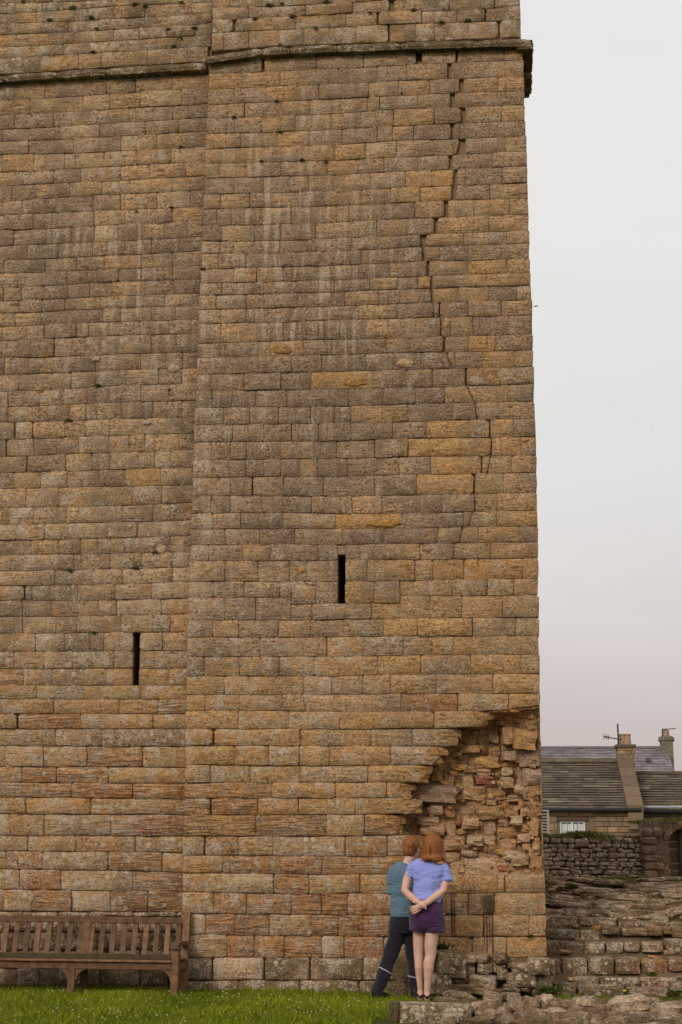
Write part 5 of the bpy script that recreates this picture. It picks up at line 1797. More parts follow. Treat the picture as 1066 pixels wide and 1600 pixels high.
# --- the broken corner: rubble core laid bare
def bowl(x, z):
    e = min(x - HX0, HZ1 - z, z - HZ0)
    d = 0.12 + 0.22 * min(1, max(0, e) / 0.22) * (1 if x < 0.25 else max(0.25, 1 - (x - 0.25) / 0.30))
    return d + 0.05 * mnoise.noise(Vector((x * 4, z * 4, 3))) + 0.025 * mnoise.noise(Vector((x * 13, z * 13, 7)))


nx, nz = 64, 68
v, f = [], []
for j in range(nz + 1):
    for i in range(nx + 1):
        x, z = HX0 - 0.01 + (HX1 - HX0 + 0.01) * i / nx, HZ0 + (HZ1 - HZ0) * j / nz
        v.append((x, bowl(x, z), z))
for j in range(nz):
    for i in range(nx):
        a = j * (nx + 1) + i
        f.append((a, a + 1, a + nx + 2, a + nx + 1))
mk('rubble_core', v, f, M_STONE, tower, smooth=True, tone=(0.40, 0.27, 0.15, 0.0), wear=(0.2, 0.02, 0, 0))

RUB = """690 135 880 220 r -.02;885 135 965 230 t -.02;805 230 940 345 g .13;940 235 965 330 t 0;505 245 585 335 t .02;655 270 715 320 p .04
720 225 805 330 t .09;470 340 595 385 g .06;600 345 635 385 e .03;640 330 725 390 t .03;440 385 515 445 r .03;425 445 515 480 o .03;565 400 715 465 g .04
575 465 665 505 t .05;725 375 830 430 p .09;725 430 830 475 o .03;725 470 800 510 p .08;300 495 365 560 o .04;370 500 440 570 t .03;485 470 565 505 t .03
490 515 560 590 t .05;550 520 670 570 e .05;505 570 625 615 t .04;185 570 455 665 k .10;475 610 620 670 t .04;660 605 755 655 g .05;720 515 810 580 t .08
800 575 880 620 p .08;840 360 965 470 k .03;850 470 965 575 k .04;870 580 965 670 r .02;880 675 968 770 r .03;275 705 375 765 p .06;285 670 400 700 t .05
380 710 445 775 r .03;455 700 570 760 t .02;580 700 735 775 g .06;700 690 750 740 t .04;640 660 700 690 t .05;765 635 865 660 p .08;765 670 825 720 r .06
830 665 875 715 g .05;745 720 830 770 g .08;200 765 340 805 t .08;435 780 485 812 e .05;480 775 580 845 t .07;790 760 870 820 p .09;850 710 910 770 t .06
100 775 160 850 k .02;165 810 215 885 r .02;235 810 385 890 t .06;385 815 450 890 t .04;585 800 690 885 p .01;700 830 830 895 g .05;705 780 780 830 t .04
850 815 910 860 g .06;910 780 968 890 g .04;75 860 160 905 p .02;160 880 235 960 g .03;510 885 605 935 p .07;610 885 690 945 p .04;720 900 815 970 t .04
825 880 910 935 p .07;360 890 500 990 t .05;370 990 470 1050 t .06;475 980 570 1022 p .06;640 945 690 1000 t .03;690 970 790 1008 g .06;740 985 890 1035 p .10
785 1025 895 1065 t .09;890 970 940 1020 t .06;915 935 950 970 p .07;930 895 972 1005 g .05;500 1030 690 1125 p .00;695 1072 765 1122 e .02;770 1060 880 1115 t .01
900 1010 980 1115 g .03;410 1050 500 1130 t .01;240 960 360 1060 t .02;60 910 160 1000 t .02;150 965 240 1060 g .02;40 1000 150 1090 t .02;160 1060 400 1130 t .02
330 540 400 575 g .03;850 610 890 660 t .05;600 500 640 520 o .03;690 500 720 530 t .04;545 905 600 960 t .03;600 950 640 985 r .02;860 930 915 970 t .05
800 700 850 730 t .05;730 660 765 700 g .04;455 845 520 880 g .03;560 850 590 880 r .02"""
TONES['e'] = (0.34, 0.11, 0.055)
for item in RUB.replace('\n', ';').split(';'):
    t = item.split()
    a = [600 + float(t[0]) * .2533, 1080 + float(t[1]) * .2533, 600 + float(t[2]) * .2533, 1080 + float(t[3]) * .2533]
    pr = float(t[5]) * 1.5
    c = P((a[0] + a[2]) / 2, (a[1] + a[3]) / 2, 0.2)
    yb = bowl(c[0], c[2])
    p0, p1 = P(a[0], a[1], yb - pr), P(a[2], a[3], yb - pr)
    w, h = p1[0] - p0[0], p0[2] - p1[2]
    dep = 0.16 + pr
    cc = ((p0[0] + p1[0]) / 2, max(0.035, yb - pr) + dep / 2 - 0.01, (p0[2] + p1[2]) / 2)
    if p1[0] > XR - 0.02:
        cc = (cc[0] - max(0, p1[0] - XR + 0.004) / 2, cc[1], cc[2])
    tl = rng.uniform(-0.10, 0.10) if w > 0.12 else rng.uniform(-0.2, 0.2)
    v, f = boulder(cc, (w * 1.04, dep, h * 1.06), rng, 2 if w < .12 else 3, rng.uniform(6, 12), 0.10, rng.uniform(-0.2, 0.2), tl, rng.uniform(-0.1, 0.3))
    mk('rubble_stone', v, f, M_RUBBLE, tower, origin=cc, tone=jittone(tuple(q_ * k_ for q_, k_ in zip(TONES[t[4]], (.92, .95, 1.06))), rng, 0.2) + (0.0,), wear=(0.0 if t[4] != 'k' else .2, 0.02, 0, 0.1))
for vis, tg, q, Y, st, li, fl, row, cl in blocks:
    if not (tg == 'R' and 40 <= row <= 46 and fl & 8):
        continue
    h = (q[1][1] - q[2][1])
    for zf, hf in ((.27, .52), (.76, .5)):
        x = q[2][0] + (q[1][0] - q[2][0]) * zf - .085 + rng.uniform(-.03, .01)
        z = q[2][1] + h * zf
        v, f = boulder((x, .125, z), (rng.uniform(.19, .26), .21, h * hf * 1.0), rng, 4, rng.uniform(5, 8), .075, rng.uniform(.35, .65), rng.uniform(-.12, .05), rng.uniform(-.1, .15))
        mk('broken_edge', v, f, M_STONE, tower, origin=(x, .1, z), tone=jittone(TONES[rng.choice('ggtg')], rng, .1) + (.1,), wear=(.15, .15, 0, .1))
for k in range(7):
    px_ = 772 + k * 10
    c = P(px_, 1111 - max(0, k - 3) * 2, 0.05)
    v, f = boulder((c[0], .09, c[2] + .01), (rng.uniform(.09, .14), .15, rng.uniform(.035, .06)), rng, 3, 5, .12, rng.uniform(-.2, .2), rng.uniform(-.25, .05))
    mk('broken_edge', v, f, M_STONE, tower, origin=(c[0], .09, c[2]), tone=jittone(TONES['g'], rng, .1) + (.1,), wear=(.15, .15, 0, .1))
small = MB()
for k in range(230):
    x, z = rng.uniform(HX0 + 0.03, XR - 0.03), rng.uniform(HZ0 + 0.02, HZ1 - 0.03)
    s_ = rng.uniform(0.02, 0.055)
    v, f = boulder((x, bowl(x, z) - rng.uniform(-0.01, 0.03), z), (s_ * rng.uniform(1, 1.9), 0.1, s_), rng, 2, 5, 0.16, rng.uniform(-.4, .4), rng.uniform(-.3, .3))
    small.add(v, f, jittone(TONES[rng.choice('ttggpkr')], rng, 0.15) + (0,), (0.1, 0.05, 0, 0.2))
o = small.build('core_chippings', M_RUBBLE, tower)
o['kind'] = 'stuff'

# --- plinth under the projecting corner
def plinth(x0, x1, y0, y1, Y, cl, lich, moss, dep=0.16, name='plinth_stone', crust=0.45):
    p = [P(x0, y0, Y), P(x1, y0, Y), P(x1, y1, Y), P(x0, y1, Y)]
    q = [(a[0], a[2]) for a in p]
    v, f, cen = ashlar(q, Y, dep, rng, 0.018, jit=0.007)
    mk(name, v, f, M_RUIN, tower, origin=cen, smooth=True, tone=jittone(TONES[cl], rng) + (moss,), wear=(crust * .6, lich * 1.3, 0, 0))


for x0, x1, cl, li, ms in ((282, 331, 'k', .55, .6), (332.6, 412, 'p', 1.25, .05), (413.7, 483, 'k', .75, .7), (484.6, 566.5, 'k', .6, .75), (567.5, 625, 'k', .8, .6), (626, 652, 'k', .9, .3)):
    plinth(x0, x1, 1496.5, 1532, -0.03, cl, li, ms)
for x0, x1, li in ((280, 372, .5), (373, 468, .75), (469, 560, .85), (561, 626, .6)):
    plinth(x0, x1, 1532.5, 1568, -0.045, 'k', li, .75)
# recessed wall behind the bench: ledge and mossy lower courses
yy = [1425, 1433, 1457, 1485, 1513, 1541, 1566]
for a, b_ in zip(yy, yy[1:]):
    x = -40 + rng.uniform(0, 30)
    while x < 295:
        w = rng.uniform(34, 75)
        plinth(x, min(x + w, 296), a, b_, 0.15 if a == 1425 else 0.165 + rng.uniform(-.012, .012), rng.choice('kkdl'), rng.uniform(0.85, 1.15) if a < 1480 else 0.55,
               0.25 if a == 1425 else 0.7, dep=0.2, name='footing_stone', crust=0.6)
        x += w
# broken footing right of the plinth
FOOT = """445 185 590 308 l 1.1 .32;585 185 648 235 l .9 .30;585 235 640 300 k .4 .22;655 190 720 230 k .8 .26;762 186 820 232 d .1 .28;664 236 745 290 k .7 .26;745 240 812 285 k .5 .22
855 238 948 290 l .9 .30;945 212 1066 292 l 1.2 .34;1066 225 1095 300 k .6 .2;400 300 512 400 k .8 .36;505 305 625 345 g .3 .22;620 300 772 372 k .5 .26;775 270 830 322 k .6 .28
830 290 985 364 l .8 .34;985 300 1075 365 k .4 .26;812 348 900 392 p .3 .32;900 360 960 392 r .2 .3;960 340 1075 410 k .3 .30;432 168 500 186 k .5 .2;500 350 640 400 d .2 .26
640 372 812 410 k .3 .3;430 372 505 420 k .5 .38;820 236 858 262 g .3 .2;640 290 700 306 k .3 .2"""
for item in FOOT.replace('\n', ';').split(';'):
    t = item.split()
    pr = float(t[6])
    Y = -pr
    a = [560 + float(t[0]) * .2814, 1440 + float(t[1]) * .2814, 560 + float(t[2]) * .2814, 1440 + float(t[3]) * .2814]
    p0, p1 = P(a[0], a[1], Y), P(a[2], a[3], Y)
    w, h = p1[0] - p0[0], p0[2] - p1[2]
    cc = ((p0[0] + p1[0]) / 2, Y + 0.17, (p0[2] + p1[2]) / 2)
    v, f = boulder(cc, (w * 1.12, 0.36, h * 1.16), rng, 4, rng.uniform(5, 9), 0.06, rng.uniform(-.1, .1), rng.uniform(-.05, .05))
    mk('footing_stone', v, f, M_RUIN, tower, origin=cc, smooth=False, tone=jittone(tuple(q_ * .72 for q_ in TONES[t[4]]), rng, .15) + (0.6,), wear=(0.35, float(t[5]) * 1.35, 0, 0))
b = MB()
n = 40
for i in range(n):
    for j in range(8):
        pass
v, f = [], []
nx, nz = 44, 14
for j in range(nz + 1):
    for i in range(nx + 1):
        x = -0.92 + (XR - 0.02 + 0.92) * i / nx
        z = -0.05 + 0.50 * j / nz
        y = -0.07 - 0.08 * (1 - j / nz) + 0.06 * mnoise.noise(Vector((x * 6, z * 9, 1)))
        if j == nz:
            y, z = 0.04, 0.49
        v.append((x, y, z))
for j in range(nz):
    for i in range(nx):
        a = j * (nx + 1) + i
        f.append((a, a + 1, a + nx + 2, a + nx + 1))
mk('footing_core', v, f, M_RUIN, tower, smooth=True, tone=(0.17, 0.105, 0.055, 0.7), wear=(0.3, 0.2, 0, 0))

# ------------------------------------------------------------------ ground
def ground_h(x, y):
    if x < 0.40:
        base = GZ
        if y > 3:
            base = GZ
        return base
    ys = [-400, -0.15, 0.02, 0.25, 0.5, 0.75, 1.0, 1.25, 1.5, 2.2, 4.6, 9.5, 11, 16, 30, 400]
    hs = [GZ - .02, GZ - .02, 0.13, 0.18, 0.28, 0.44, 0.58, 0.70, 0.82, 0.93, 1.12, 1.10, 1.0, 0.75, 0.35, 0.35]
    return float(np.interp(y, ys, hs))


def earth_mat():
    mt, nt, b = new_mat('turf_and_earth')
    geo = nt.nodes.new('ShaderNodeNewGeometry')
    pos = geo.outputs['Position']
    n = noise_tex(nt, pos, 1.6, 5, 0.65)
    n2 = noise_tex(nt, pos, 30, 5, 0.7)
    sx = nt.nodes.new('ShaderNodeSeparateXYZ')
    nt.links.new(pos, sx.inputs[0])
    c = mixc(nt, n2, (0.035, 0.05, 0.008), (0.085, 0.105, 0.018))
    e = mixc(nt, n2, (0.10, 0.068, 0.038), (0.26, 0.165, 0.095))
    up = mth(nt, 'MULTIPLY', step(nt, sx.outputs['X'], 0.5, 0.62), step(nt, sx.outputs['Y'], -0.05, 0.2))
    up = mth(nt, 'MULTIPLY', up, mth(nt, 'SUBTRACT', 1.0, step(nt, sx.outputs['Y'], 9.0, 12.0)))
    f = mth(nt, 'MULTIPLY', up, step(nt, mth(nt, 'ADD', n, mth(nt, 'MULTIPLY', n2, 0.3)), 0.42, 0.62))
    f = mth(nt, 'MAXIMUM', f, mth(nt, 'MULTIPLY', up, 0.55))
    nt.links.new(mixc(nt, f, c, e), b.inputs['Base Color'])
    b.inputs['Roughness'].default_value = 1.0
    bump(nt, b, n2, 0.8, 0.03)
    return mt


gx = [-400, -60, -20, -9, -6, -4, -2, -1, 0, 0.39, 0.41, 0.8, 1.2, 1.6, 2.0, 2.6, 3.4, 5, 8, 14, 30, 80, 400]
gy = [-400, -60, -20, -12, -8, -5, -3, -2, -1, -0.15, 0.02, 0.24, 0.26, 0.49, 0.51, 0.74, 0.76, 0.99, 1.01, 1.24, 1.26, 1.5, 2.2, 3, 3.8, 4.6, 7, 9.5, 11, 16, 24, 30, 45, 80, 160, 600]
v = [(x, y, ground_h(x, y)) for y in gy for x in gx]
f = []
for j in range(len(gy) - 1):
    for i in range(len(gx) - 1):
        a = j * len(gx) + i
        f.append((a, a + 1, a + len(gx) + 1, a + len(gx)))
g = mk('ground', v, f, earth_mat())
g['kind'] = 'structure'

# ------------------------------------------------------------------ grass
M_GRASS = bpy.data.materials.new('grass_blade')
M_GRASS.use_nodes = True
nt = M_GRASS.node_tree
b_ = nt.nodes['Principled BSDF']
nt.links.new(attr(nt, 'tone').outputs['Color'], b_.inputs['Base Color'])
b_.inputs['Roughness'].default_value = 0.7
b_.inputs['Specular IOR Level'].default_value = 0.15


def grass_patch(name, n, xr, yr, hfun, hr, seed, cols, keep=None):
    r = np.random.default_rng(seed)
    x = r.uniform(xr[0], xr[1], n)
    y = r.uniform(yr[0], yr[1], n)
    if keep is not None:
        k = keep(x, y)
        x, y = x[k], y[k]
        n = len(x)
    z = np.array([hfun(a, b) for a, b in zip(x, y)]) - 0.004
    h = r.uniform(hr[0], hr[1], n) * r.choice([0.7, 1.0, 1.0, 1.35], n)
    patch = np.array([mnoise.noise(Vector((a * 1.3, b * 1.3, 5))) + 0.5 * mnoise.noise(Vector((a * 5, b * 5, 2))) for a, b in zip(x, y)])
    h *= 1 + 0.35 * patch
    a = r.uniform(0, 2 * np.pi, n)
    w = r.uniform(0.0022, 0.0042, n)
    lx, ly = r.normal(0, 0.45, n) * h, r.normal(0, 0.45, n) * h
    V = np.empty((n, 5, 3))
    ca, sa = np.cos(a) * w, np.sin(a) * w
    V[:, 0] = np.stack([x - ca, y - sa, z], 1)
    V[:, 1] = np.stack([x + ca, y + sa, z], 1)
    V[:, 2] = np.stack([x + ca * .8 + lx * .4, y + sa * .8 + ly * .4, z + h * .6], 1)
    V[:, 3] = np.stack([x - ca * .8 + lx * .4, y - sa * .8 + ly * .4, z + h * .6], 1)
    V[:, 4] = np.stack([x + lx, y + ly, z + h], 1)
    base = np.arange(n) * 5
    quads = np.stack([base, base + 1, base + 2, base + 3], 1)
    tris = np.stack([base + 3, base + 2, base + 4], 1)
    me = bpy.data.meshes.new(name)
    me.vertices.add(n * 5)
    me.vertices.foreach_set('co', V.ravel())
    loops = np.concatenate([quads, tris], 1).ravel()
    me.loops.add(len(loops))
    me.loops.foreach_set('vertex_index', loops)
    starts = (np.repeat(np.arange(n) * 7, 2).reshape(n, 2) + np.array([0, 4])).ravel()
    me.polygons.add(2 * n)
    me.polygons.foreach_set('loop_start', starts)
    me.polygons.foreach_set('loop_total', np.tile([4, 3], n))
    me.update(calc_edges=True)
    C = np.array(cols)
    t = np.clip(0.5 + 0.45 * patch + r.normal(0, 0.22, n), 0, 1)[:, None]
    cc = C[0] * (1 - t) + C[1] * t
    dry = r.random(n) < 0.05 + 0.10 * np.clip(patch + .2, 0, 1)
    cc[dry] = C[2]
    cc = np.concatenate([cc, np.ones((n, 1))], 1)
    at = me.color_attributes.new('tone', 'FLOAT_COLOR', 'POINT')
    at.data.foreach_set('color', np.repeat(cc, 5, 0).astype(np.float32).ravel())
    me.materials.append(M_GRASS)
    o = bpy.data.objects.new(name, me)
    col.objects.link(o)
    return o


GC = [(0.080, 0.103, 0.003), (0.240, 0.275, 0.007), (0.30, 0.23, 0.06)]
o = grass_patch('lawn_grass', 120000, (-5.4, -0.35), (-3.6, 0.12), lambda a, b: GZ, (0.022, 0.048), 3, GC,
                keep=lambda x, y: (x < -0.95) | (y < -0.35) & (y > -2.2) & (x < -0.5))
tag(o, 'short mown green grass in front of the tower and under the bench', 'grass', kind='stuff')
o = grass_patch('verge_grass', 16000, (0.35, 2.6), (-1.1, -0.05), lambda a, b: GZ - .02, (0.02, 0.07), 4,
                [(0.08, 0.10, 0.008), (0.20, 0.20, 0.02), (0.26, 0.21, 0.07)],
                keep=lambda x, y: np.array([mnoise.noise(Vector((a * 2.2, b * 3, 9))) > -0.22 for a, b in zip(x, y)]))
tag(o, 'rough green grass strip at the foot of the stone steps', 'grass', kind='stuff')
o = grass_patch('wall_foot_grass', 2600, (-4.9, -1.0), (-0.16, -0.04), lambda a, b: GZ, (0.035, 0.075), 9, GC,
                keep=lambda x, y: (x > -3.12) & np.array([mnoise.noise(Vector((a * 4, 2, 9))) > -0.15 for a in x]))
tag(o, 'longer grass tufts left unmown against the foot of the tower plinth', 'grass', kind='stuff')
o = grass_patch('bank_grass', 26000, (0.6, 3.4), (0.1, 5.4), ground_h, (0.03, 0.085), 12, [(0.06, 0.07, 0.008), (0.15, 0.15, 0.025), (0.2, 0.16, 0.06)],
                keep=lambda x, y: np.array([mnoise.noise(Vector((a * 2.6, b * 2.6, 17))) > (0.18 if b > 1.4 else 0.30) for a, b in zip(x, y)]))
tag(o, 'sparse grass and weeds growing between the stones of the steps and bank', 'grass', kind='stuff')
fl = MB()
r = random.Random(8)
for k in range(300):
    x, y = r.uniform(-5.2, -0.9), r.uniform(-3.4, -0.5)
    if mnoise.noise(Vector((x * 0.9, y * 1.4, 3))) < -0.12:
        continue
    s_ = r.uniform(0.005, 0.009)
    z = GZ + r.uniform(0.03, 0.055)
    v = [(x - s_, y, z), (x, y - s_, z), (x + s_, y, z), (x, y + s_, z), (x, y, z + s_), (x, y, z - s_)]
    fl.add(v, [(0, 1, 4), (1, 2, 4), (2, 3, 4), (3, 0, 4), (1, 0, 5), (2, 1, 5), (3, 2, 5), (0, 3, 5)], r.choice([(0.55, 0.50, 0.28, 0), (0.50, 0.43, 0.14, 0), (0.55, 0.5, 0.38, 0), (0.42, 0.36, 0.10, 0)]))
o = fl.build('clover_flowers', toned('clover_petal', 0.1, 20, bstr=0))
tag(o, 'small pale clover flowers scattered in the mown lawn', 'clover flowers', kind='stuff')

# ------------------------------------------------------------------ stone steps right of the tower
steps = empty('stone_steps', (1.4, 0.2, GZ))
tag(steps, 'worn flight of rough lichened stone steps beside the right edge of the tower', 'stone steps')
SROWS = [(-0.02, 0.30, """155 800 322 895 k .4;335 815 660 892 r .8;680 830 975 905 k .5;985 790 1075 850 k .4;1075 795 1250 880 k .5"""),
         (0.22, 0.34, """300 760 478 826 k .5;480 760 772 822 k .8;774 762 1045 826 k .7;1047 755 1250 800 k .5;-60 740 160 800 d .4"""),
         (0.48, 0.34, """215 625 398 742 d .7;405 616 588 736 k .8;590 624 772 728 r .5;770 630 972 738 r .3;975 622 1120 712 r .5;1122 625 1260 710 k .5;80 630 212 730 d .3"""),
         (0.74, 0.32, """100 500 202 600 d .2;203 508 376 600 k .4;376 513 522 597 k .8;530 508 656 587 k .9;655 508 770 577 k .8;786 508 938 577 k .9;948 488 1090 592 k .8;1092 500 1250 580 k .7"""),
         (0.99, 0.32, """100 420 346 492 d .4;350 428 487 502 d .7;500 398 627 456 r .2;640 408 826 462 t .4;830 410 932 462 r .3;935 402 992 452 t .3;994 405 1120 470 t .4;1122 410 1250 470 k .4"""),
         (1.23, 0.32, """100 324 337 398 d .6;343 334 606 396 d .7;608 322 978 396 k .8;980 366 1120 402 k .5;1122 340 1250 400 k .5""")]
for Y, dep, txt in SROWS:
    for item in txt.split(';'):
        t = item.split()
        a = [830 + float(t[0]) * .2214, 1360 + float(t[1]) * .2214, 830 + float(t[2]) * .2214, 1360 + float(t[3]) * .2214]
        yj = Y + rng.uniform(-0.04, 0.04)
        p0, p1 = P(a[0], a[1], yj), P(a[2], a[3], yj)
        w, h = p1[0] - p0[0], p0[2] - p1[2]
        cc = ((p0[0] + p1[0]) / 2, yj + dep / 2, (p0[2] + p1[2]) / 2)
        v, f = boulder(cc, (w * 1.02, dep, h * 1.04), rng, 4, rng.uniform(8, 14), 0.035, rng.uniform(-.04, .04), rng.uniform(-.02, .02), rng.uniform(-.04, .04))
        mk('step_stone', v, f, M_RUIN, steps, origin=cc, tone=jittone(tuple(q_ * .72 for q_ in TONES[t[4]]), rng, .2) + (0.55,), wear=(0.4, float(t[5]) * 1.4, 0, 0))
fill = MB()
for k in range(60):
    x, y = rng.uniform(XR + 0.02, 2.9), rng.uniform(0.0, 1.5)
    z = ground_h(x, y) + rng.uniform(-0.01, 0.03)
    v, f = boulder((x, y, z), (rng.uniform(.05, .2), .12, rng.uniform(.02, .05)), rng, 2, 4, .15, rng.uniform(-.5, .5), rng.uniform(-.15, .15))
    fill.add(v, f, jittone(TONES[rng.choice('tpgrk')], rng, .15) + (0.3,), (0.3, 0.4, 0, 0))
o = fill.build('pinning_stones', M_RUIN, steps)
o['kind'] = 'stuff'

# rubble bank above the steps
bank = empty('rubble_bank', (1.6, 3.0, 1.0))
tag(bank, 'sloping bank of flat tumbled stones above the steps and below the dry-stone wall', 'rubble bank')
small = MB()
for k in range(240):
    y = 1.42 + 3.5 * rng.random() ** 1.15
    x = rng.uniform(XR + 0.05, 2.5 + 0.22 * y)
    big = k < 130
    w = rng.uniform(0.22, 0.6) if big else rng.uniform(0.08, 0.2)
    d = rng.uniform(0.2, 0.4) if big else 0.12
    h = rng.uniform(0.05, 0.09) if big else 0.045
    z = ground_h(x, y) + h * 0.2 + 0.05 * mnoise.noise(Vector((x * 2, y * 2, 4)))
    tl = rng.uniform(-0.04, 0.18) if x < 1.5 else rng.uniform(-0.08, 0.08)
    v, f = boulder((x, y, z), (w, d, h), rng, 3, rng.uniform(3.5, 7), 0.10, rng.uniform(-.6, .6), tl, rng.uniform(-.25, .1))
    cl = rng.choice('kkkdtrpl')
    tone = jittone(tuple(q_ * .74 for q_ in TONES[cl]), rng, .25) + (rng.uniform(0.25, 0.7),)
    wear = (0.5, rng.uniform(0.4, 1.2), 0, 0)
    if big:
        mk('bank_stone', v, f, M_RUIN, bank, origin=(x, y, z), tone=tone, wear=wear)
    else:
        small.add(v, f, tone, wear)
o = small.build('bank_chippings', M_RUIN, bank)
o['kind'] = 'stuff'

# ------------------------------------------------------------------ ruined footing in the foreground
fore = empty('ruined_wall_footing', (0.4, -1.9, GZ))
tag(fore, 'low ruined wall footing of lichened blocks along the bottom right in front of the tower', 'ruined wall')


def fstone(px0, py0, px1, py1, Y, dep, cl, li, moss=0.3, n=4, tilt=0.0, power=5, jit=0.09, hmin=0.0, rot=0.0):
    p0, p1 = P(px0, py0, Y), P(px1, py1, Y)
    w, h = p1[0] - p0[0], max(hmin, p0[2] - p1[2])
    cc = ((p0[0] + p1[0]) / 2, Y + dep / 2, p0[2] - h / 2)
    v, f = boulder(cc, (w * 1.02, dep, h * 1.03), rng, n, power, jit, rot, tilt, rng.uniform(-.08, .04))
    mk('footing_block', v, f, M_RUIN, fore, origin=cc, tone=jittone(tuple(q_ * .76 for q_ in TONES[cl]), rng, .2) + (moss + .12,), wear=(0.35, li * 1.4, 0, 0))


fstone(622, 1570, 738, 1604, -2.45, 0.40, 'k', 0.95, 0.45, 5, 0, 9, 0.035, 0.2)
fstone(606, 1568, 623, 1604, -2.43, 0.36, 'k', 0.15, 0.8, 4, 0, 8, 0.05, 0.2)
Z0, F0 = 560, .2814
for t in """480 398 592 440 -1.7 k .35 .6;590 415 640 450 -1.75 t .2 .3;690 402 800 440 -1.2 p .4 .2;800 402 900 425 -1.0 k .5 .2;640 455 715 500 -2.3 t .6 .3;720 440 780 470 -2.1 t .3 .3
640 500 690 569 -2.4 k .4 .4;690 500 770 540 -2.35 t .4 .2;690 540 780 575 -2.45 k .3 .2;780 480 850 520 -2.2 t .3 .2;780 525 870 575 -2.4 k .5 .3;830 450 925 512 -2.0 t .3 .2;870 515 960 560 -2.3 t .4 .2
925 430 990 480 -1.8 t .4 .2;960 500 1020 560 -2.2 t .5 .3;700 468 780 500 -2.0 g .2 .2;560 440 640 470 -2.0 k .3 .7;430 432 560 468 -2.1 t .2 .75""".replace('\n', ';').split(';'):
    t = t.split()
    a = [float(x) for x in t[:5]]
    fstone(Z0 + a[0] * F0, 1440 + a[1] * F0, Z0 + a[2] * F0, 1440 + a[3] * F0, a[4], rng.uniform(.28, .45), t[5], float(t[6]), float(t[7]), 3, rng.uniform(-.1, .2), rng.uniform(3.5, 6), .12, .09, rng.uniform(-.3, .3))
Z0, F0 = 830, .2214
for t in """58 884 152 1000 -1.75 p 1.2 .1;0 925 60 1005 -1.9 t .5 .2;298 918 462 990 -1.7 p .9 .2;560 902 850 1035 -1.9 p .9 .25;850 960 880 1040 -1.9 d .3 .5;868 955 1075 1090 -2.1 p .85 .2;700 1018 872 1088 -2.3 k .6 .3
90 985 255 1055 -2.1 p .7 .1;255 990 375 1060 -2.1 k .5 .3;370 983 470 1045 -2.0 r .3 .3;465 960 565 1020 -1.9 k .4 .3;470 1020 560 1075 -2.2 d .3 .3;560 1030 700 1085 -2.3 k .5 .3;380 1045 480 1090 -2.4 t .3 .2
280 1050 380 1090 -2.4 p .5 .2;100 1055 280 1100 -2.4 k .5 .2;0 1000 95 1060 -2.2 t .5 .2;-60 1040 60 1100 -2.4 k .5 .3;620 1060 720 1100 -2.4 r .3 .2;1075 960 1250 1090 -2.0 k .7 .3;940 940 1080 980 -1.7 k .5 .3;-70 960 20 1010 -2.0 t .4 .3""".replace('\n', ';').split(';'):
    t = t.split()
    a = [float(x) for x in t[:5]]
    fstone(Z0 + a[0] * F0, 1360 + a[1] * F0, Z0 + a[2] * F0, 1360 + a[3] * F0, a[4], rng.uniform(.28, .5), t[5], float(t[6]), float(t[7]), 4, rng.uniform(-.15, .15), rng.uniform(3.2, 6), .13, .10, rng.uniform(-.3, .3))
small = MB()
for k in range(260):
    x, y = rng.uniform(-0.45, 2.0), rng.uniform(-2.6, -0.75)
    if x < 0.2 and y > -1.3:
        continue
    z = GZ + rng.uniform(-0.01, 0.05)
    v, f = boulder((x, y, z), (rng.uniform(.07, .28), rng.uniform(.08, .2), rng.uniform(.04, .10)), rng, 2, 4, .16, rng.uniform(-.9, .9), rng.uniform(-.25, .25))
    small.add(v, f, jittone(tuple(q_ * .68 for q_ in TONES[rng.choice('tkkrkd')]), rng, .2) + (0.5,), (0.4, rng.uniform(.1, .7), 0, 0))
o = small.build('footing_rubble', M_RUIN, fore)
o['kind'] = 'stuff'

# ------------------------------------------------------------------ dry-stone wall behind
dry = empty('dry_stone_wall', (1.7, 9.5, 1.1))
tag(dry, 'grey dry-stone garden wall with grass growing along its top, behind the steps', 'dry-stone wall')
xa, xb = P(800, 1330, 9.5)[0], P(1019, 1330, 9.5)[0]
zt_ = [(xa, P(845, 1300, 9.5)[2]), (P(885, 1304, 9.5)[0], P(885, 1303, 9.5)[2]), (P(905, 1304, 9.5)[0], P(905, 1301, 9.5)[2]), (P(960, 1303, 9.5)[0], P(960, 1308, 9.5)[2]), (xb, P(1015, 1312, 9.5)[2])]
top = lambda x: float(np.interp(x, [a for a, _ in zt_], [b for _, b in zt_]))
rows_z = [1.0]
while rows_z[-1] < 1.95:
    rows_z.append(rows_z[-1] + rng.uniform(0.05, 0.105))
cnt = 0
for a, b in zip(rows_z, rows_z[1:]):
    x = xa - rng.uniform(0, .1)
    while x < xb:
        w = rng.uniform(0.07, 0.21)
        if (a + b) / 2 < top(x + w / 2) - 0.04:
            hh = (b - a) * rng.uniform(0.8, 1.05)
            cc = (x + w / 2, 9.62 + rng.uniform(-.035, .02), (a + b) / 2 + rng.uniform(-.012, .012))
            v, f = boulder(cc, (w * 1.0, .28, hh * 1.04), rng, 3, rng.uniform(5, 8), 0.07, rng.uniform(-.1, .1), rng.uniform(-.06, .06))
            cl = rng.choice('kkldp')
            tn = TONES[cl]
            tn = tuple(0.3 * c + 0.7 * g_ for c, g_ in zip(tn, (0.56, 0.52, 0.46)))
            mk('wall_stone', v, f, M_RUIN, dry, origin=cc, tone=jittone(tn, rng, .2) + (0.15,), wear=(0.4, rng.uniform(.8, 1.5), 0, 0))
            cnt += 1
        x += w
b = MB()
b.box(xa - .3, xb, 9.66, 10.1, 0.6, 1.78, tone=(0.16, .13, .085, 0))
b.build('wall_hearting', M_RUIN, dry)


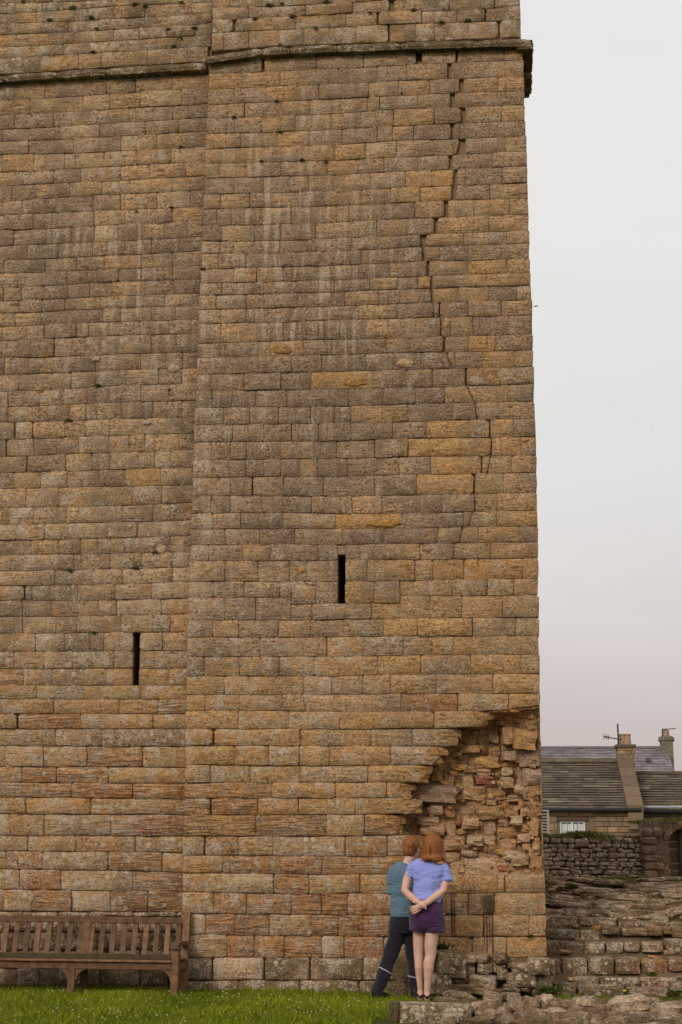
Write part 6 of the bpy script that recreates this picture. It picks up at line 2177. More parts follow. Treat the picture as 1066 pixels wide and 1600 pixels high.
def tuft_mesh(mb, c, n, sx, sy, h, cols, rng, w=0.012, droop=0.5):
    for k in range(n):
        x, y = c[0] + rng.gauss(0, sx), c[1] + rng.gauss(0, sy)
        hh = h * rng.uniform(0.4, 1.1)
        a = rng.uniform(0, 6.28)
        lx, ly = rng.gauss(0, droop) * hh, rng.gauss(0, droop) * hh
        ca, sa = math.cos(a) * w, math.sin(a) * w
        z = c[2]
        mb.add([(x - ca, y - sa, z - .01), (x + ca, y + sa, z - .01), (x + ca * .6 + lx * .5, y + sa * .6 + ly * .5, z + hh * .65), (x + lx, y + ly, z + hh * .95)],
               [(0, 1, 2), (0, 2, 3)], rng.choice(cols))


M_LEAF = toned('leaf', 0.35, 30, 0.8, bstr=0)
tg_ = MB()
gcol = [(0.13, 0.15, 0.02, 0), (0.19, 0.18, 0.035, 0), (0.23, 0.185, 0.06, 0), (0.09, 0.085, 0.02, 0)]
for k in range(360):
    x = rng.uniform(xa, xb)
    hump = 0.45 + 0.65 * math.exp(-((x - P(922, 1300, 9.5)[0]) / 0.38) ** 2)
    tuft_mesh(tg_, (x, 9.58 + rng.uniform(-.08, .3), top(x) - 0.05), 12, 0.05, 0.05, 0.10 * hump, gcol if hump > 0.65 else gcol[1:], rng, 0.012, 0.7)
o = tg_.build('wall_top_grass', M_LEAF, dry)
o['kind'] = 'stuff'

# ------------------------------------------------------------------ arched gateway at the right edge
GY = 9.35
gate = empty('arched_gateway', (P(1040, 1390, GY)[0], GY, 1.0))
tag(gate, 'stone garden gateway with a dark round arch and plank door at the right edge', 'gateway')
gx0, gx1 = P(1004, 1330, GY)[0], P(1004, 1330, GY)[0] + 2.2
gz0, gz1 = 0.7, P(1030, 1284, GY)[2]
axj = P(1047, 1330, GY)[0]
ar = 0.42
arz = 0.22
acx = axj + ar
asp = P(1047, 1312, GY)[2]                      # springing line
b = MB()
n = 16
arc = [(acx - ar * math.cos(math.pi * k / n), asp + arz * math.sin(math.pi * k / n)) for k in range(n + 1)]
outline_l = [(gx0, gz0), (axj, gz0)] + arc[:n // 2 + 1] + [(acx, gz1), (gx0, gz1)]
outline_r = [(acx, gz1)] + arc[n // 2:] + [(axj + 2 * ar, gz0), (gx1, gz0), (gx1, gz1)]
for ol in (outline_l, outline_r):
    k = len(ol)
    v = [(x, GY + .05, z) for x, z in ol] + [(x, GY + .5, z) for x, z in ol]
    b.add(v, [tuple(range(k)), tuple(range(2 * k - 1, k - 1, -1))] + [(i, (i + 1) % k, k + (i + 1) % k, k + i) for i in range(k)], (0.15, .105, .06, .3), (.5, .3, 0, 0))
b.build('gateway_core', M_RUIN, gate)
for k in range(n):                              # arch ring
    t0, t1 = math.pi * k / n, math.pi * (k + 1) / n
    r0, r1 = ar - .005, ar + .10 + rng.uniform(-.015, .015)
    q = [(acx - r * math.cos(t), asp + (r - ar + arz) * math.sin(t)) for r, t in ((r0, t0 + .015), (r1, t0 + .01), (r1, t1 - .01), (r0, t1 - .015))]
    yy = GY + rng.uniform(.0, .02)
    v = [(x, yy, z) for x, z in q] + [(x, GY + .3, z) for x, z in q]
    mk('arch_stone', v, [(0, 1, 2, 3), (7, 6, 5, 4), (0, 4, 5, 1), (1, 5, 6, 2), (2, 6, 7, 3), (3, 7, 4, 0)], M_RUIN, gate, origin=v[0],
       tone=jittone(TONES['k'], rng, .2) + (.3,), wear=(.5, .4, 0, 0))
z = gz0 + .1
while z < gz1 - .02:
    h = rng.uniform(.10, .17)
    x = gx0
    while x < gx1:
        w = rng.uniform(.14, .34)
        mx, mz = x + w / 2, z + h / 2
        inside = (abs(mx - acx) < ar + .17 and mz < asp) or math.hypot((mx - acx) / (ar + .2), (mz - asp) / (arz + .18)) < 1
        if mz + h / 2 > gz1 + .02:
            break
        if not inside:
            cc = (mx, GY + .09 + rng.uniform(-.02, .02), mz)
            v, f = boulder(cc, (w * .97, .22, h * .96), rng, 3, 6, .07)
            cl = rng.choice('kkdrt')
            mk('gateway_stone', v, f, M_RUIN, gate, origin=cc, tone=jittone(TONES[cl], rng, .2) + (.35,), wear=(.5, rng.uniform(.2, .9) if z > gz1 - .3 else .25, 0, 0))
        x += w
    z += h
wd = simple('old_door_wood', (0.10, 0.065, 0.04), (0.20, 0.14, 0.09), 8, 0.85, 0.5, .01, (1, 1, 14))
for k in range(9):
    za = gz0 + .30 + k * .115
    b = MB()
    b.box(axj - .03, axj + 2 * ar + .03, GY + .34 + rng.uniform(0, .01), GY + .38, za, za + .108)
    b.build('door_plank', wd, gate, origin=(acx, GY + .36, za))
iron = simple('black_iron', (0.012, 0.011, 0.010), (0.03, 0.026, 0.022), 30, 0.6, 0.2, .004)
b = MB()
b.box(axj + .17, axj + .205, GY + .27, GY + .31, gz0 + .2, asp + .40)
b.build('gate_bar', iron, gate)
tg_ = MB()
for k in range(110):
    x = rng.uniform(gx0 - .02, gx1)
    tuft_mesh(tg_, (x, GY + rng.uniform(.05, .45), gz1 - .02 + .10 * max(0, (x - gx0 - .25))), 9, .05, .05, .08, gcol[1:] + [(0.22, 0.17, 0.07, 0)], rng, .012, .8)
o = tg_.build('gateway_top_grass', M_LEAF, gate)
o['kind'] = 'stuff'

# ------------------------------------------------------------------ houses behind
M_SLATE = toned('stone_slate', 0.35, 3.5, 0.85, 0.5, 0.03, dark=(0.05, 0.045, 0.03))
M_HWALL = toned('cottage_stone', 0.35, 6, 0.95, 0.6, 0.03, dark=(0.13, 0.09, 0.05))
M_WHITE = simple('white_paint', (0.72, 0.71, 0.69), (0.80, 0.79, 0.77), 5, 0.5, 0, 0)
M_LEAD = simple('lead_flashing', (0.36, 0.38, 0.40), (0.46, 0.47, 0.48), 5, 0.6, 0.1, .01)
M_POT = simple('terracotta', (0.34, 0.20, 0.12), (0.44, 0.28, 0.18), 6, 0.85, 0.2, .01)
M_GLASS, nt, b_ = new_mat('window_glass')
b_.inputs['Base Color'].default_value = (0.03, 0.035, 0.04, 1)
b_.inputs['Roughness'].default_value = 0.08
b_.inputs['Specular IOR Level'].default_value = 0.5
M_CURT = simple('net_curtain', (0.55, 0.54, 0.52), (0.68, 0.67, 0.65), 6, 0.9, 0.3, .02, (8, 1, .5))


def slate_roof(name, parent, x0, x1, y0, z0, y1, z1, nrow, wr, cols, thick=0.03, step_=0.02):
    """rows of overlapping slates from the eave (y0, z0) to the ridge (y1, z1)"""
    mb = MB()
    slope = Vector((0, y1 - y0, z1 - z0))
    L = slope.length
    d = slope / L
    nrm = Vector((0, -d.z, d.y))
    for r_ in range(nrow):
        a0, a1 = L * r_ / nrow, L * (r_ + 1.12) / nrow
        x = x0 - rng.uniform(0, wr[0])
        while x < x1:
            w = rng.uniform(*wr)
            xa_, xb_ = max(x0, x) + .004, min(x1, x + w) - .004
            if xb_ - xa_ > .02:
                o_ = thick + step_ + rng.uniform(-.004, .010)
                base = Vector((0, y0, z0))
                pA = base + d * (a0 + rng.uniform(-.012, .012)) + nrm * o_
                pB = base + d * min(a1, L) + nrm * .004
                lo = base + d * a0 + nrm * (o_ - thick)
                v = [(xa_, pA.y, pA.z), (xb_, pA.y, pA.z), (xb_, pB.y, pB.z), (xa_, pB.y, pB.z), (xa_, lo.y, lo.z), (xb_, lo.y, lo.z)]
                c = rng.choice(cols)
                mb.add(v, [(0, 1, 2, 3), (4, 5, 1, 0), (4, 0, 3), (5, 2, 1)], jittone(c, rng, .14) + (0,))
            x += w
    o = mb.build(name, M_SLATE, parent)
    o['kind'] = 'stuff'
    return o


def rubble_face(parent, x0, x1, y, z0, z1, hr, wr, cols, holes=(), name='wall_stones'):
    mb = MB()
    z = z0
    while z < z1 - .03:
        h = min(rng.uniform(*hr), z1 - z)
        x = x0
        while x < x1 - .02:
            w = min(rng.uniform(*wr), x1 - x)
            if not any(hx0 < x + w and x < hx1 and hz0 < z + h and z < hz1 for hx0, hx1, hz0, hz1 in holes):
                e = rng.uniform(0, .03)
                mb.box(x + .012, x + w - .012, y - .02 - e, y + .05, z + .012, z + h - .012, tone=jittone(rng.choice(cols), rng, .2) + (0,))
            x += w
        z += h
    o = mb.build(name, M_HWALL, parent)
    o['kind'] = 'stuff'


STC = [(0.30, 0.195, 0.105), (0.26, 0.17, 0.10), (0.22, 0.15, 0.09), (0.34, 0.22, 0.11)]
SLC = [(0.125, 0.092, 0.062), (0.10, 0.076, 0.054), (0.15, 0.112, 0.075), (0.115, 0.088, 0.066)] * 4 + [(0.24, 0.185, 0.12), (0.18, 0.15, 0.09)]

# --- near cottage
HY = 36.0
e0, rdg = P(900, 1263, HY), P(900, 1190, HY + 3.4)
hx0, hx1 = P(790, 1263, HY)[0], P(1000, 1263, HY)[0]
cott = empty('stone_cottage', ((hx0 + hx1) / 2, HY + 3, 0.35))
tag(cott, 'low stone cottage with brown stone-slate roof and white window behind the dry-stone wall', 'cottage')
ez, rz_ = e0[2], rdg[2]
wx0, wx1 = P(875, 1290, HY)[0], P(914.5, 1290, HY)[0]
wz1, wz0 = P(895, 1282.5, HY)[2], P(895, 1300, HY)[2] - .25
b = MB()
b.box(hx0, wx0, HY + .05, HY + 6.8, 0.2, ez, tone=(0.2, .14, .08, 0))
b.box(wx1, hx1, HY + .05, HY + 6.8, 0.2, ez, tone=(0.2, .14, .08, 0))
b.box(wx0, wx1, HY + .05, HY + 6.8, wz1, ez - .002, tone=(0.2, .14, .08, 0))
b.box(wx0, wx1, HY + .05, HY + 6.8, 0.2, wz0, tone=(0.2, .14, .08, 0))
# gable
b.add([(hx1, HY + .06, ez), (hx1, HY + 6.8, ez), (hx1, HY + 3.4, rz_ + .02), (hx1 - .4, HY + .06, ez), (hx1 - .4, HY + 6.8, ez), (hx1 - .4, HY + 3.4, rz_ + .02)],
      [(0, 1, 2), (5, 4, 3), (0, 2, 5, 3), (1, 4, 5, 2)], (0.2, .14, .08, 0))
b.build('wall', M_HWALL, cott)
rubble_face(cott, wx1 + .35, hx1, HY + .03, 0.4, ez - .02, (.12, .22), (.2, .5), STC)
rubble_face(cott, hx0, wx1 + .35, HY + .03, wz1 + .16, ez - .02, (.3, .4), (.5, .9), [(0.36, .225, .125), (0.33, .205, .11)], name='dressed_stones')
rubble_face(cott, hx0, wx0 - .1, HY + .03, .6, wz1 + .15, (.25, .35), (.35, .6), [(0.33, .21, .12), (0.29, .19, .11)], name='jamb_stones')
b = MB()
b.box(wx0 - .12, wx1 + .12, HY - .01, HY + .2, wz1 + .005, wz1 + .13, tone=(0.13, .07, .05, 0))
b.build('lintel', M_HWALL, cott)
w_ = MB()
fr = .06
ww = wx1 - wx0
for a, c in ((wx0, wx0 + fr), (wx1 - fr, wx1)):
    w_.box(a, c, HY + .08, HY + .16, wz0, wz1)
w_.box(wx0 + fr, wx1 - fr, HY + .08, HY + .16, wz1 - fr, wz1 - .002)
w_.box(wx0 + ww * .49 - .03, wx0 + ww * .49 + .03, HY + .085, HY + .155, wz0, wz1 - fr)
for k in (.26, .74):
    w_.box(wx0 + ww * k - .014, wx0 + ww * k + .014, HY + .09, HY + .15, wz0, wz1 - fr)
w_.box(wx0 + fr, wx1 - fr, HY + .09, HY + .15, wz0 + .18, wz0 + .21)
win = w_.build('window', M_WHITE, cott)
w_ = MB()
w_.box(wx0 + .01, wx1 - .01, HY + .13, HY + .14, wz0, wz1 - .01)
w_.build('pane', M_GLASS, win)
w_ = MB()
for a, c in ((.10, .25), (.30, .46), (.55, .70), (.76, .92)):
    w_.box(wx0 + ww * a, wx0 + ww * c, HY + .118, HY + .126, wz0, wz1 - .10)
w_.build('curtain', M_CURT, win)
slate_roof('roof_slates', cott, hx0 - .5, hx1 - .42, HY - .12, ez - .02, HY + 3.4, rz_, 19, (.28, .62), SLC)
slate_roof('rear_roof_slates', cott, hx0 - .5, hx1 - .42, HY + 6.95, ez - .05, HY + 3.4, rz_, 12, (.5, .9), SLC)
b = MB()
x = hx0 - .5
while x < hx1 - .5:
    w = rng.uniform(.45, .65)
    b.box(x, min(x + w - .01, hx1 - .43), HY + 3.2, HY + 3.6, rz_ - .02, rz_ + .09 + rng.uniform(-.01, .01), tone=jittone((0.2, .15, .09), rng, .15) + (0,))
    x += w
b.build('ridge_stones', M_HWALL, cott)
b = MB()
b.tube([(hx0 - .5, HY - .2, ez - .06), (hx1 + .02, HY - .2, ez - .06)], .075, 8)
b.build('gutter', iron, cott)
b = MB()
dx = P(1000.5, 1280, HY)[0]
b.tube([(dx, HY - .12, ez - .05), (dx, HY - .1, .4)], .06, 8)
b.build('downpipe', iron, cott)
# coped gable: slabs up the slope
for k in range(5):
    t0, t1 = k / 5, (k + 1) / 5 - .012
    ya, yb = HY - .22 + 3.2 * t0, HY - .22 + 3.2 * t1
    za, zb = ez + .10 + (rz_ - ez + .02) * t0, ez + .10 + (rz_ - ez + .02) * t1
    b = MB()
    for (y_, z_), (y2, z2) in (((ya, za), (yb, zb)),):
        v = [(hx1 - .44, y_, z_), (hx1 + .10, y_, z_), (hx1 + .10, y2, z2), (hx1 - .44, y2, z2)]
        v += [(p[0], p[1], p[2] - .24) for p in v]
        b.add(v, [(0, 1, 2, 3), (7, 6, 5, 4), (0, 4, 5, 1), (1, 5, 6, 2), (2, 6, 7, 3), (3, 7, 4, 0)], jittone((0.165, .112, .068), rng, .18) + (0,))
    b.build('coping_slab', M_HWALL, cott, origin=(hx1, ya, za))
b = MB()
b.box(hx1 - .43, hx1 + .08, HY - .25, HY + .3, ez - .42, ez - .15, tone=(0.22, .15, .09, 0))
b.box(hx1 - .40, hx1 - .02, HY - .12, HY + .3, ez - .70, ez - .42, tone=(0.22, .14, .09, 0))
b.build('kneeler', M_HWALL, cott)
# chimney
CY = HY + 3.3
c0, c1 = P(964.5, 1195, CY), P(990, 1163, CY)
b = MB()
b.box(c0[0] + .02, c1[0] - .02, CY - .30, CY + .55, rz_ - .7, c1[2] - .14, tone=(0.2, .14, .09, 0))
b.build('chimney', M_HWALL, cott)
ch_ = cott.children[-1]
b = MB()
z = rz_ - .25
while z < c1[2] - .16:
    x = c0[0]
    while x < c1[0] - .02:
        w = min(rng.uniform(.14, .3), c1[0] - x)
        b.box(x + .008, x + w - .008, CY - .345, CY - .26, z + .006, z + .15, tone=jittone(rng.choice(STC), rng, .25) + (0,))
        x += w
    z += .16
b.build('chimney_stones', M_HWALL, ch_)
b = MB()
b.box(c0[0] - .05, c1[0] + .05, CY - .40, CY + .62, c1[2] - .135, c1[2] - .03, tone=(0.12, .09, .06, 0))
b.build('chimney_cap', M_HWALL, ch_)
for px in (972.5, 979.5):
    x = P(px, 1150, CY)[0]
    zt2 = P(px, 1147, CY)[2]
    b = MB()
    b.tube([(x, CY, c1[2] - .05), (x, CY, c1[2] + .05), (x, CY, zt2 - .05), (x, CY, zt2 - .045), (x, CY, zt2)], [.165, .15, .13, .15, .15], 12)
    b.build('chimney_pot', M_POT, ch_, smooth=False)
b = MB()
b.add([(c0[0] + .05, CY - .42, rz_ - .52), (c1[0] - .35, CY - .42, rz_ - .52), (c1[0] - .1, CY - .34, rz_ - .27), (c0[0] + .1, CY - .36, rz_ - .30)], [(0, 1, 2, 3)])
b.build('flashing', M_LEAD, ch_)
ax_ = P(964.8, 1150, CY)[0]
aer = empty('tv_aerial', (ax_ - .1, CY, c1[2]))
tag(aer, 'thin television aerial on a mast beside the near cottage chimney', 'aerial')
b = MB()
b.tube([(ax_, CY - .3, c1[2] - .6), (ax_, CY - .3, P(964.8, 1132, CY)[2])], .028, 6)
b.build('mast', iron, aer)
b = MB()
q0, q1 = P(943, 1152, CY), P(971, 1157, CY)
b.tube([(q0[0], CY - .3, q0[2]), (q1[0], CY - .3, q1[2])], .02, 6)
for k in (0.0, .12, .24):
    x, z = q0[0] + (q1[0] - q0[0]) * k, q0[2] + (q1[2] - q0[2]) * k
    b.tube([(x, CY - .3, z - .10), (x, CY - .3, z + .10)], .012, 5)
    b.tube([(x, CY - .55, z), (x, CY - .05, z)], .012, 5)
b.build('antenna_boom', iron, aer)

# --- lower range to the right of it
RY = 37.2
lo_e, lo_r = P(1030, 1266, RY), P(1030, 1208, RY + 3.0)
rx0 = hx1 + .02
rng2 = empty('stone_outbuilding', (rx0 + 4, RY + 3, 0.35))
tag(rng2, 'lower stone range with plain stone-slate roof joined to the right of the cottage', 'outbuilding')
b = MB()
b.box(rx0, rx0 + 9, RY, RY + 6, .2, lo_e[2] - .05, tone=(0.17, .115, .07, 0))
b.build('wall', M_HWALL, rng2)
rubble_face(rng2, rx0 + .02, rx0 + 3.5, RY - .01, .5, lo_e[2] - .08, (.14, .24), (.25, .55), [(0.19, .125, .08), (0.16, .11, .07)])
slate_roof('roof_slates', rng2, rx0, rx0 + 6, RY - .15, lo_e[2], RY + 3.0, lo_r[2], 15, (.28, .6), SLC)
slate_roof('rear_roof_slates', rng2, rx0, rx0 + 6, RY + 6.15, lo_e[2], RY + 3.0, lo_r[2], 8, (.5, .9), SLC)
b = MB()
b.box(rx0, rx0 + 6, RY + 2.85, RY + 3.15, lo_r[2] - .02, lo_r[2] + .07, tone=(0.15, .11, .07, 0))
b.build('ridge_stones', M_HWALL, rng2)
b = MB()
b.tube([(rx0, RY - .22, lo_e[2] - .05), (rx0 + 6, RY - .22, lo_e[2] - .05)], .07, 8)
b.build('gutter', iron, rng2)
b = MB()
b.tube([(rx0 + .05, RY - .3, lo_e[2] + .10), (rx0 + 2.9, RY - .3, lo_e[2] + .10)], .03, 6)
b.build('flashing', M_LEAD, rng2)

# --- far house with the blue slate roof
FY = 60.0
fe, fr_ = P(950, 1235, FY), P(950, 1168.5, FY + 4)
fx0, fx1 = P(780, 1168, FY + 4)[0], P(1040, 1168, FY + 4)[0]
far = empty('slate_roofed_house', ((fx0 + fx1) / 2, FY + 4, 0.35))
tag(far, 'farther taller house whose purple-grey slate roof shows above the cottage roofs', 'house')
b = MB()
b.box(fx0, fx1, FY, FY + 8, .2, fe[2], tone=(0.25, .2, .15, 0))
b.add([(fx1, FY, fe[2]), (fx1, FY + 8, fe[2]), (fx1, FY + 4, fr_[2] - .05), (fx1 - .4, FY, fe[2]), (fx1 - .4, FY + 8, fe[2]), (fx1 - .4, FY + 4, fr_[2] - .05)],
      [(0, 1, 2), (5, 4, 3), (0, 2, 5, 3), (1, 4, 5, 2)], (0.25, .2, .15, 0))
b.build('wall', M_HWALL, far)
BSL = [(0.235, .20, .205), (0.27, .235, .235), (0.21, .18, .185), (0.255, .21, .205)]
slate_roof('roof_slates', far, fx0, fx1 + .1, FY - .2, fe[2], FY + 4, fr_[2], 26, (.3, .45), BSL, .025, .015)
slate_roof('rear_roof_slates', far, fx0, fx1 + .1, FY + 8.2, fe[2], FY + 4, fr_[2], 10, (.6, .9), BSL, .025, .015)
b = MB()
b.box(fx0, fx1 + .1, FY + 3.85, FY + 4.15, fr_[2] - .03, fr_[2] + .08, tone=(0.20, .16, .16, 0))
b.build('ridge_tiles', M_HWALL, far)
KY = FY + 3.6
k0, k1 = P(1036, 1210, KY), P(1050, 1150, KY)
b = MB()
b.box(k0[0], k1[0] + .02, KY - .2, KY + .8, k0[2] - 1.5, k1[2] - .3, tone=(0.21, .165, .12, 0))
b.build('chimney', M_HWALL, far)
fch = far.children[-1]
b = MB()
z = k0[2] - .4
while z < k1[2] - .35:
    x = k0[0]
    while x < k1[0]:
        w = min(rng.uniform(.12, .25), k1[0] - x + .02)
        b.box(x + .006, x + w - .006, KY - .235, KY - .15, z + .006, z + .10, tone=jittone((0.22, .175, .125), rng, .2) + (0,))
        x += w
    z += .11
b.build('chimney_bricks', M_HWALL, fch)
b = MB()
cxk = (k0[0] + k1[0]) / 2
b.tube([(cxk, KY + .2, k1[2] - .32), (cxk, KY + .2, k1[2] - .22), (cxk, KY + .2, k1[2] - .05), (cxk, KY + .2, k1[2] + .02)], [.36, .44, .40, .26], 12, tone=(0.17, .135, .10, 0))
b.build('chimney_cap', M_HWALL, fch)
b = MB()
zt3 = P(1042, 1140, KY)[2]
b.tube([(cxk, KY + .2, k1[2] - .02), (cxk, KY + .2, zt3)], [.20, .15], 10)
b.build('chimney_pot', M_POT, fch)
aer2 = empty('tv_aerial', (k0[0], KY, k1[2]))
tag(aer2, 'thin television aerial above the far chimney at the right', 'aerial')
b = MB()
xk = P(1034.8, 1140, KY)[0]
b.tube([(xk, KY, P(1035, 1150, KY)[2]), (xk, KY, P(1035, 1138.5, KY)[2])], .03, 6)
b.build('mast', iron, aer2)
b = MB()
q0, q1 = P(1035, 1139.5, KY), P(1056, 1138.4, KY)
b.tube([(q0[0], KY, q0[2]), (q1[0], KY, q1[2])], .022, 6)
for k in (.06, .3, .8):
    x, z = q0[0] + (q1[0] - q0[0]) * k, q0[2] + (q1[2] - q0[2]) * k
    b.tube([(x, KY - .3, z), (x, KY + .3, z)], .015, 5)
b.build('antenna_boom', iron, aer2)
b = MB()
sk0, sk1 = P(1009, 1186, FY + 2.6), P(1016, 1190, FY + 2.6)
b.box(sk0[0], sk1[0], FY + 2.3, FY + 2.62, sk1[2] - .02, sk0[2] + .05, tone=(0.12, .09, .07, 0))
b.build('roof_vent', M_HWALL, far)

# --- louvred timber shed at the tower's edge
SY = 28.0
sh = empty('timber_shed', (P(850, 1290, SY)[0], SY, 0.5))
tag(sh, 'small louvred timber shed with pale top edge just right of the tower', 'shed')
s0, s1 = P(835, 1266, SY), P(859, 1300, SY)
b = MB()
b.box(s0[0], s1[0] - .06, SY + .03, SY + 1.2, .3, s0[2] - .05)
b.build('shed_body', simple('shed_timber', (0.10, .085, .075), (.16, .135, .12), 6), sh)
for k in range(14):
    z = s0[2] - .12 - k * .085
    b = MB()
    b.beam((s0[0], SY - .01, z), (s1[0] - .07, SY - .01, z), .06, .05, (0, .4, 1))
    b.build('louvre_slat', simple('grey_timber', (0.20, .17, .15), (.28, .24, .21), 8) if k == 0 else bpy.data.materials['grey_timber'], sh, origin=(s0[0], SY, z))
b = MB()
b.box(s0[0] - .1, s1[0], SY - .06, SY + 1.25, s0[2] - .03, s0[2] + .005)
b.build('shed_roof', M_LEAD, sh)
b = MB()
b.box(s1[0] - .068, s1[0] - .005, SY - .05, SY + .03, .3, s0[2] - .048)
b.build('corner_post', simple('pale_timber', (0.33, .27, .21), (.42, .35, .28), 6), sh)

# ------------------------------------------------------------------ bench
BF, BB = -0.54, -0.075
bx1 = float(P(273.5, 1530, BF)[0])
bxm = float(P(112.5, 1530, BF)[0])
bx0 = 2 * bxm - bx1
bench = empty('garden_bench', (bxm, -0.15, GZ))
tag(bench, 'weathered brown slatted wooden garden bench on the lawn against the tower wall', 'bench')


def wood_mat(name, c1, c2, pale):
    mt, nt, b = new_mat(name)
    geo = nt.nodes.new('ShaderNodeNewGeometry')
    pos = geo.outputs['Position']
    oi = nt.nodes.new('ShaderNodeObjectInfo')
    n = noise_tex(nt, mapping(nt, pos, (14, 14, 14)), 1.0, 5, 0.65, 0.4)
    n2 = noise_tex(nt, pos, 60, 3, 0.7)
    c = mixc(nt, step(nt, n, .3, .7), c1, c2)
    k = mth(nt, 'MULTIPLY_ADD', oi.outputs['Random'], 0.7, 0.62)
    gc = nt.nodes.new('ShaderNodeCombineColor')
    for i in range(3):
        nt.links.new(k, gc.inputs[i])
    c = mixc(nt, 1.0, c, gc.outputs[0], 'MULTIPLY')
    c = mixc(nt, mth(nt, 'MULTIPLY', step(nt, n2, .62, .75), .35), c, pale)
    c = mixc(nt, mth(nt, 'MULTIPLY', step(nt, n, .60, .72), .4), c, (0.045, 0.045, 0.02))
    nt.links.new(c, b.inputs['Base Color'])
    b.inputs['Roughness'].default_value = 0.75
    bump(nt, b, n2, .3, .004)
    return mt


M_WOOD = wood_mat('weathered_teak', (0.110, 0.053, 0.026), (0.232, 0.124, 0.061), (0.30, .21, .14))
M_SEAT = wood_mat('mossy_teak', (0.035, 0.022, 0.010), (0.085, 0.052, 0.022), (0.16, .12, .07))
zs = float(P(273, 1501, BF - .03)[2])                     # seat top
zrail0 = float(P(273, 1516, BF)[2])
zback = float(P(284, 1433.5, BB + .03)[2])
zarm = float(P(275, 1474, BF - .03)[2])


def bar(name, x0, x1, y0, y1, z0, z1, parent=bench, mat=None):
    b = MB()
    b.box(x0, x1, y0, y1, z0, z1)
    o = b.build(name, mat or M_WOOD, parent, origin=((x0 + x1) / 2, (y0 + y1) / 2, (z0 + z1) / 2))
    md = o.modifiers.new('bevel', 'BEVEL')
    md.width = 0.005
    md.segments = 1
    return o


hw = .034
for x in (bx0, bxm, bx1):
    end = x != bxm
    bar('leg', x - hw, x + hw, BF - .035, BF + .035, GZ - .05, zarm - .045 if end else zrail0 + .004)
    b = MB()                                              # rear leg and back post in one piece
    w = .034
    ztop = zback + .055 if end else zback - .03
    pts = [(BB - .035, GZ - .05), (BB - .045, zs), (BB + .03, ztop)]
    v, f = [], []
    for (y, z) in pts:
        v += [(x - w, y - .03, z), (x + w, y - .03, z), (x + w, y + .03, z), (x - w, y + .03, z)]
    for k in range(2):
        for i in range(4):
            j = (i + 1) % 4
            f.append((4 * k + i, 4 * k + j, 4 * k + 4 + j, 4 * k + 4 + i))
    f += [(3, 2, 1, 0), (8, 9, 10, 11)]
    b.add(v, f)
    b.build('back_post', M_WOOD, bench, origin=(x, BB, zs))
    bar('side_rail', x - .02, x + .02, BF + .036, BB - .075, zs - .10, zs - .035)
    if end:
        b = MB()
        v = []
        for y, z in ((BF - .07, zarm - .01), (BF - .05, zarm + .005), (BF + .12, zarm + .012), (BB - .02, zarm - .004)):
            v += [(x - .035, y, z - .038), (x + .04, y, z - .038), (x + .04, y, z), (x - .035, y, z)]
        f = []
        for k in range(3):
            for i in range(4):
                j = (i + 1) % 4
                f.append((4 * k + i, 4 * k + j, 4 * k + 4 + j, 4 * k + 4 + i))
        f += [(3, 2, 1, 0), (12, 13, 14, 15)]
        b.add(v, f)
        b.build('armrest', M_WOOD, bench, origin=(x, BF, zarm))
    for sg in (-1, 1):
        if (x == bx1 and sg == 1) or (x == bx0 and sg == -1):
            continue
        b = MB()                                          # curved bracket
        r_ = .095
        xs0 = x + sg * (hw - .002)
        arc = [(xs0 + sg * (r_ - r_ * math.sin(t)), zrail0 - (r_ - r_ * math.cos(t)) * 1.0) for t in np.linspace(0, math.pi / 2, 7)]
        poly = [(xs0, zrail0 + .002)] + [(xs0 + sg * r_, zrail0 + .002)] + [(xs0 + sg * (r_ * (1 - math.sin(t)) + .012), zrail0 - r_ * (1 - math.cos(t)) - .008) for t in np.linspace(0.15, math.pi / 2, 6)] + [(xs0, zrail0 - r_)]
        k = len(poly)
        v = [(px_, BF - .018, pz_) for px_, pz_ in poly] + [(px_, BF + .018, pz_) for px_, pz_ in poly]
        fr2 = tuple(range(k)) if sg < 0 else tuple(range(k - 1, -1, -1))
        b.add(v, [fr2, tuple(k + i for i in reversed(fr2))] + [(i, (i + 1) % k, k + (i + 1) % k, k + i) for i in range(k)])
        b.build('bracket', M_WOOD, bench, origin=(xs0, BF, zrail0))
bar('front_rail', bx0 - .03, bx1 - hw - .001, BF - .028, BF + .012, zrail0, zs - .022)
ny = 6
for k in range(ny):
    y0 = BF - .055 + k * (BB - .09 - BF + .055) / ny
    bar('seat_slat', bx0 - .03, bx1 + .03 if k > 1 else bx1 - hw - .001, y0, y0 + .062, zs - .021 - .004 * math.sin(math.pi * k / 5), zs - .004 * math.sin(math.pi * k / 5), mat=M_WOOD if k == 0 else M_SEAT)
bar('top_rail', bx0 + .035, bx1 - .0345, BB - .005, BB + .045, zback - .06, zback)
bar('lower_rail', bx0 + .035, bx1 - .0345, BB - .075, BB - .035, zs - .010, zs + .028, mat=M_SEAT)
pitch = 0.1105
k = 0
x = bx1 - .075
while x > bx0 + .05:
    if abs(x - bxm) > .045:
        b = MB()
        b.beam((x, BB - .056, zs + .02), (x, BB + .018, zback - .055), .051, .016, (0, -1, 0.1))
        b.build('back_slat', M_WOOD, bench, origin=(x, BB, zs + .2))
    x -= pitch

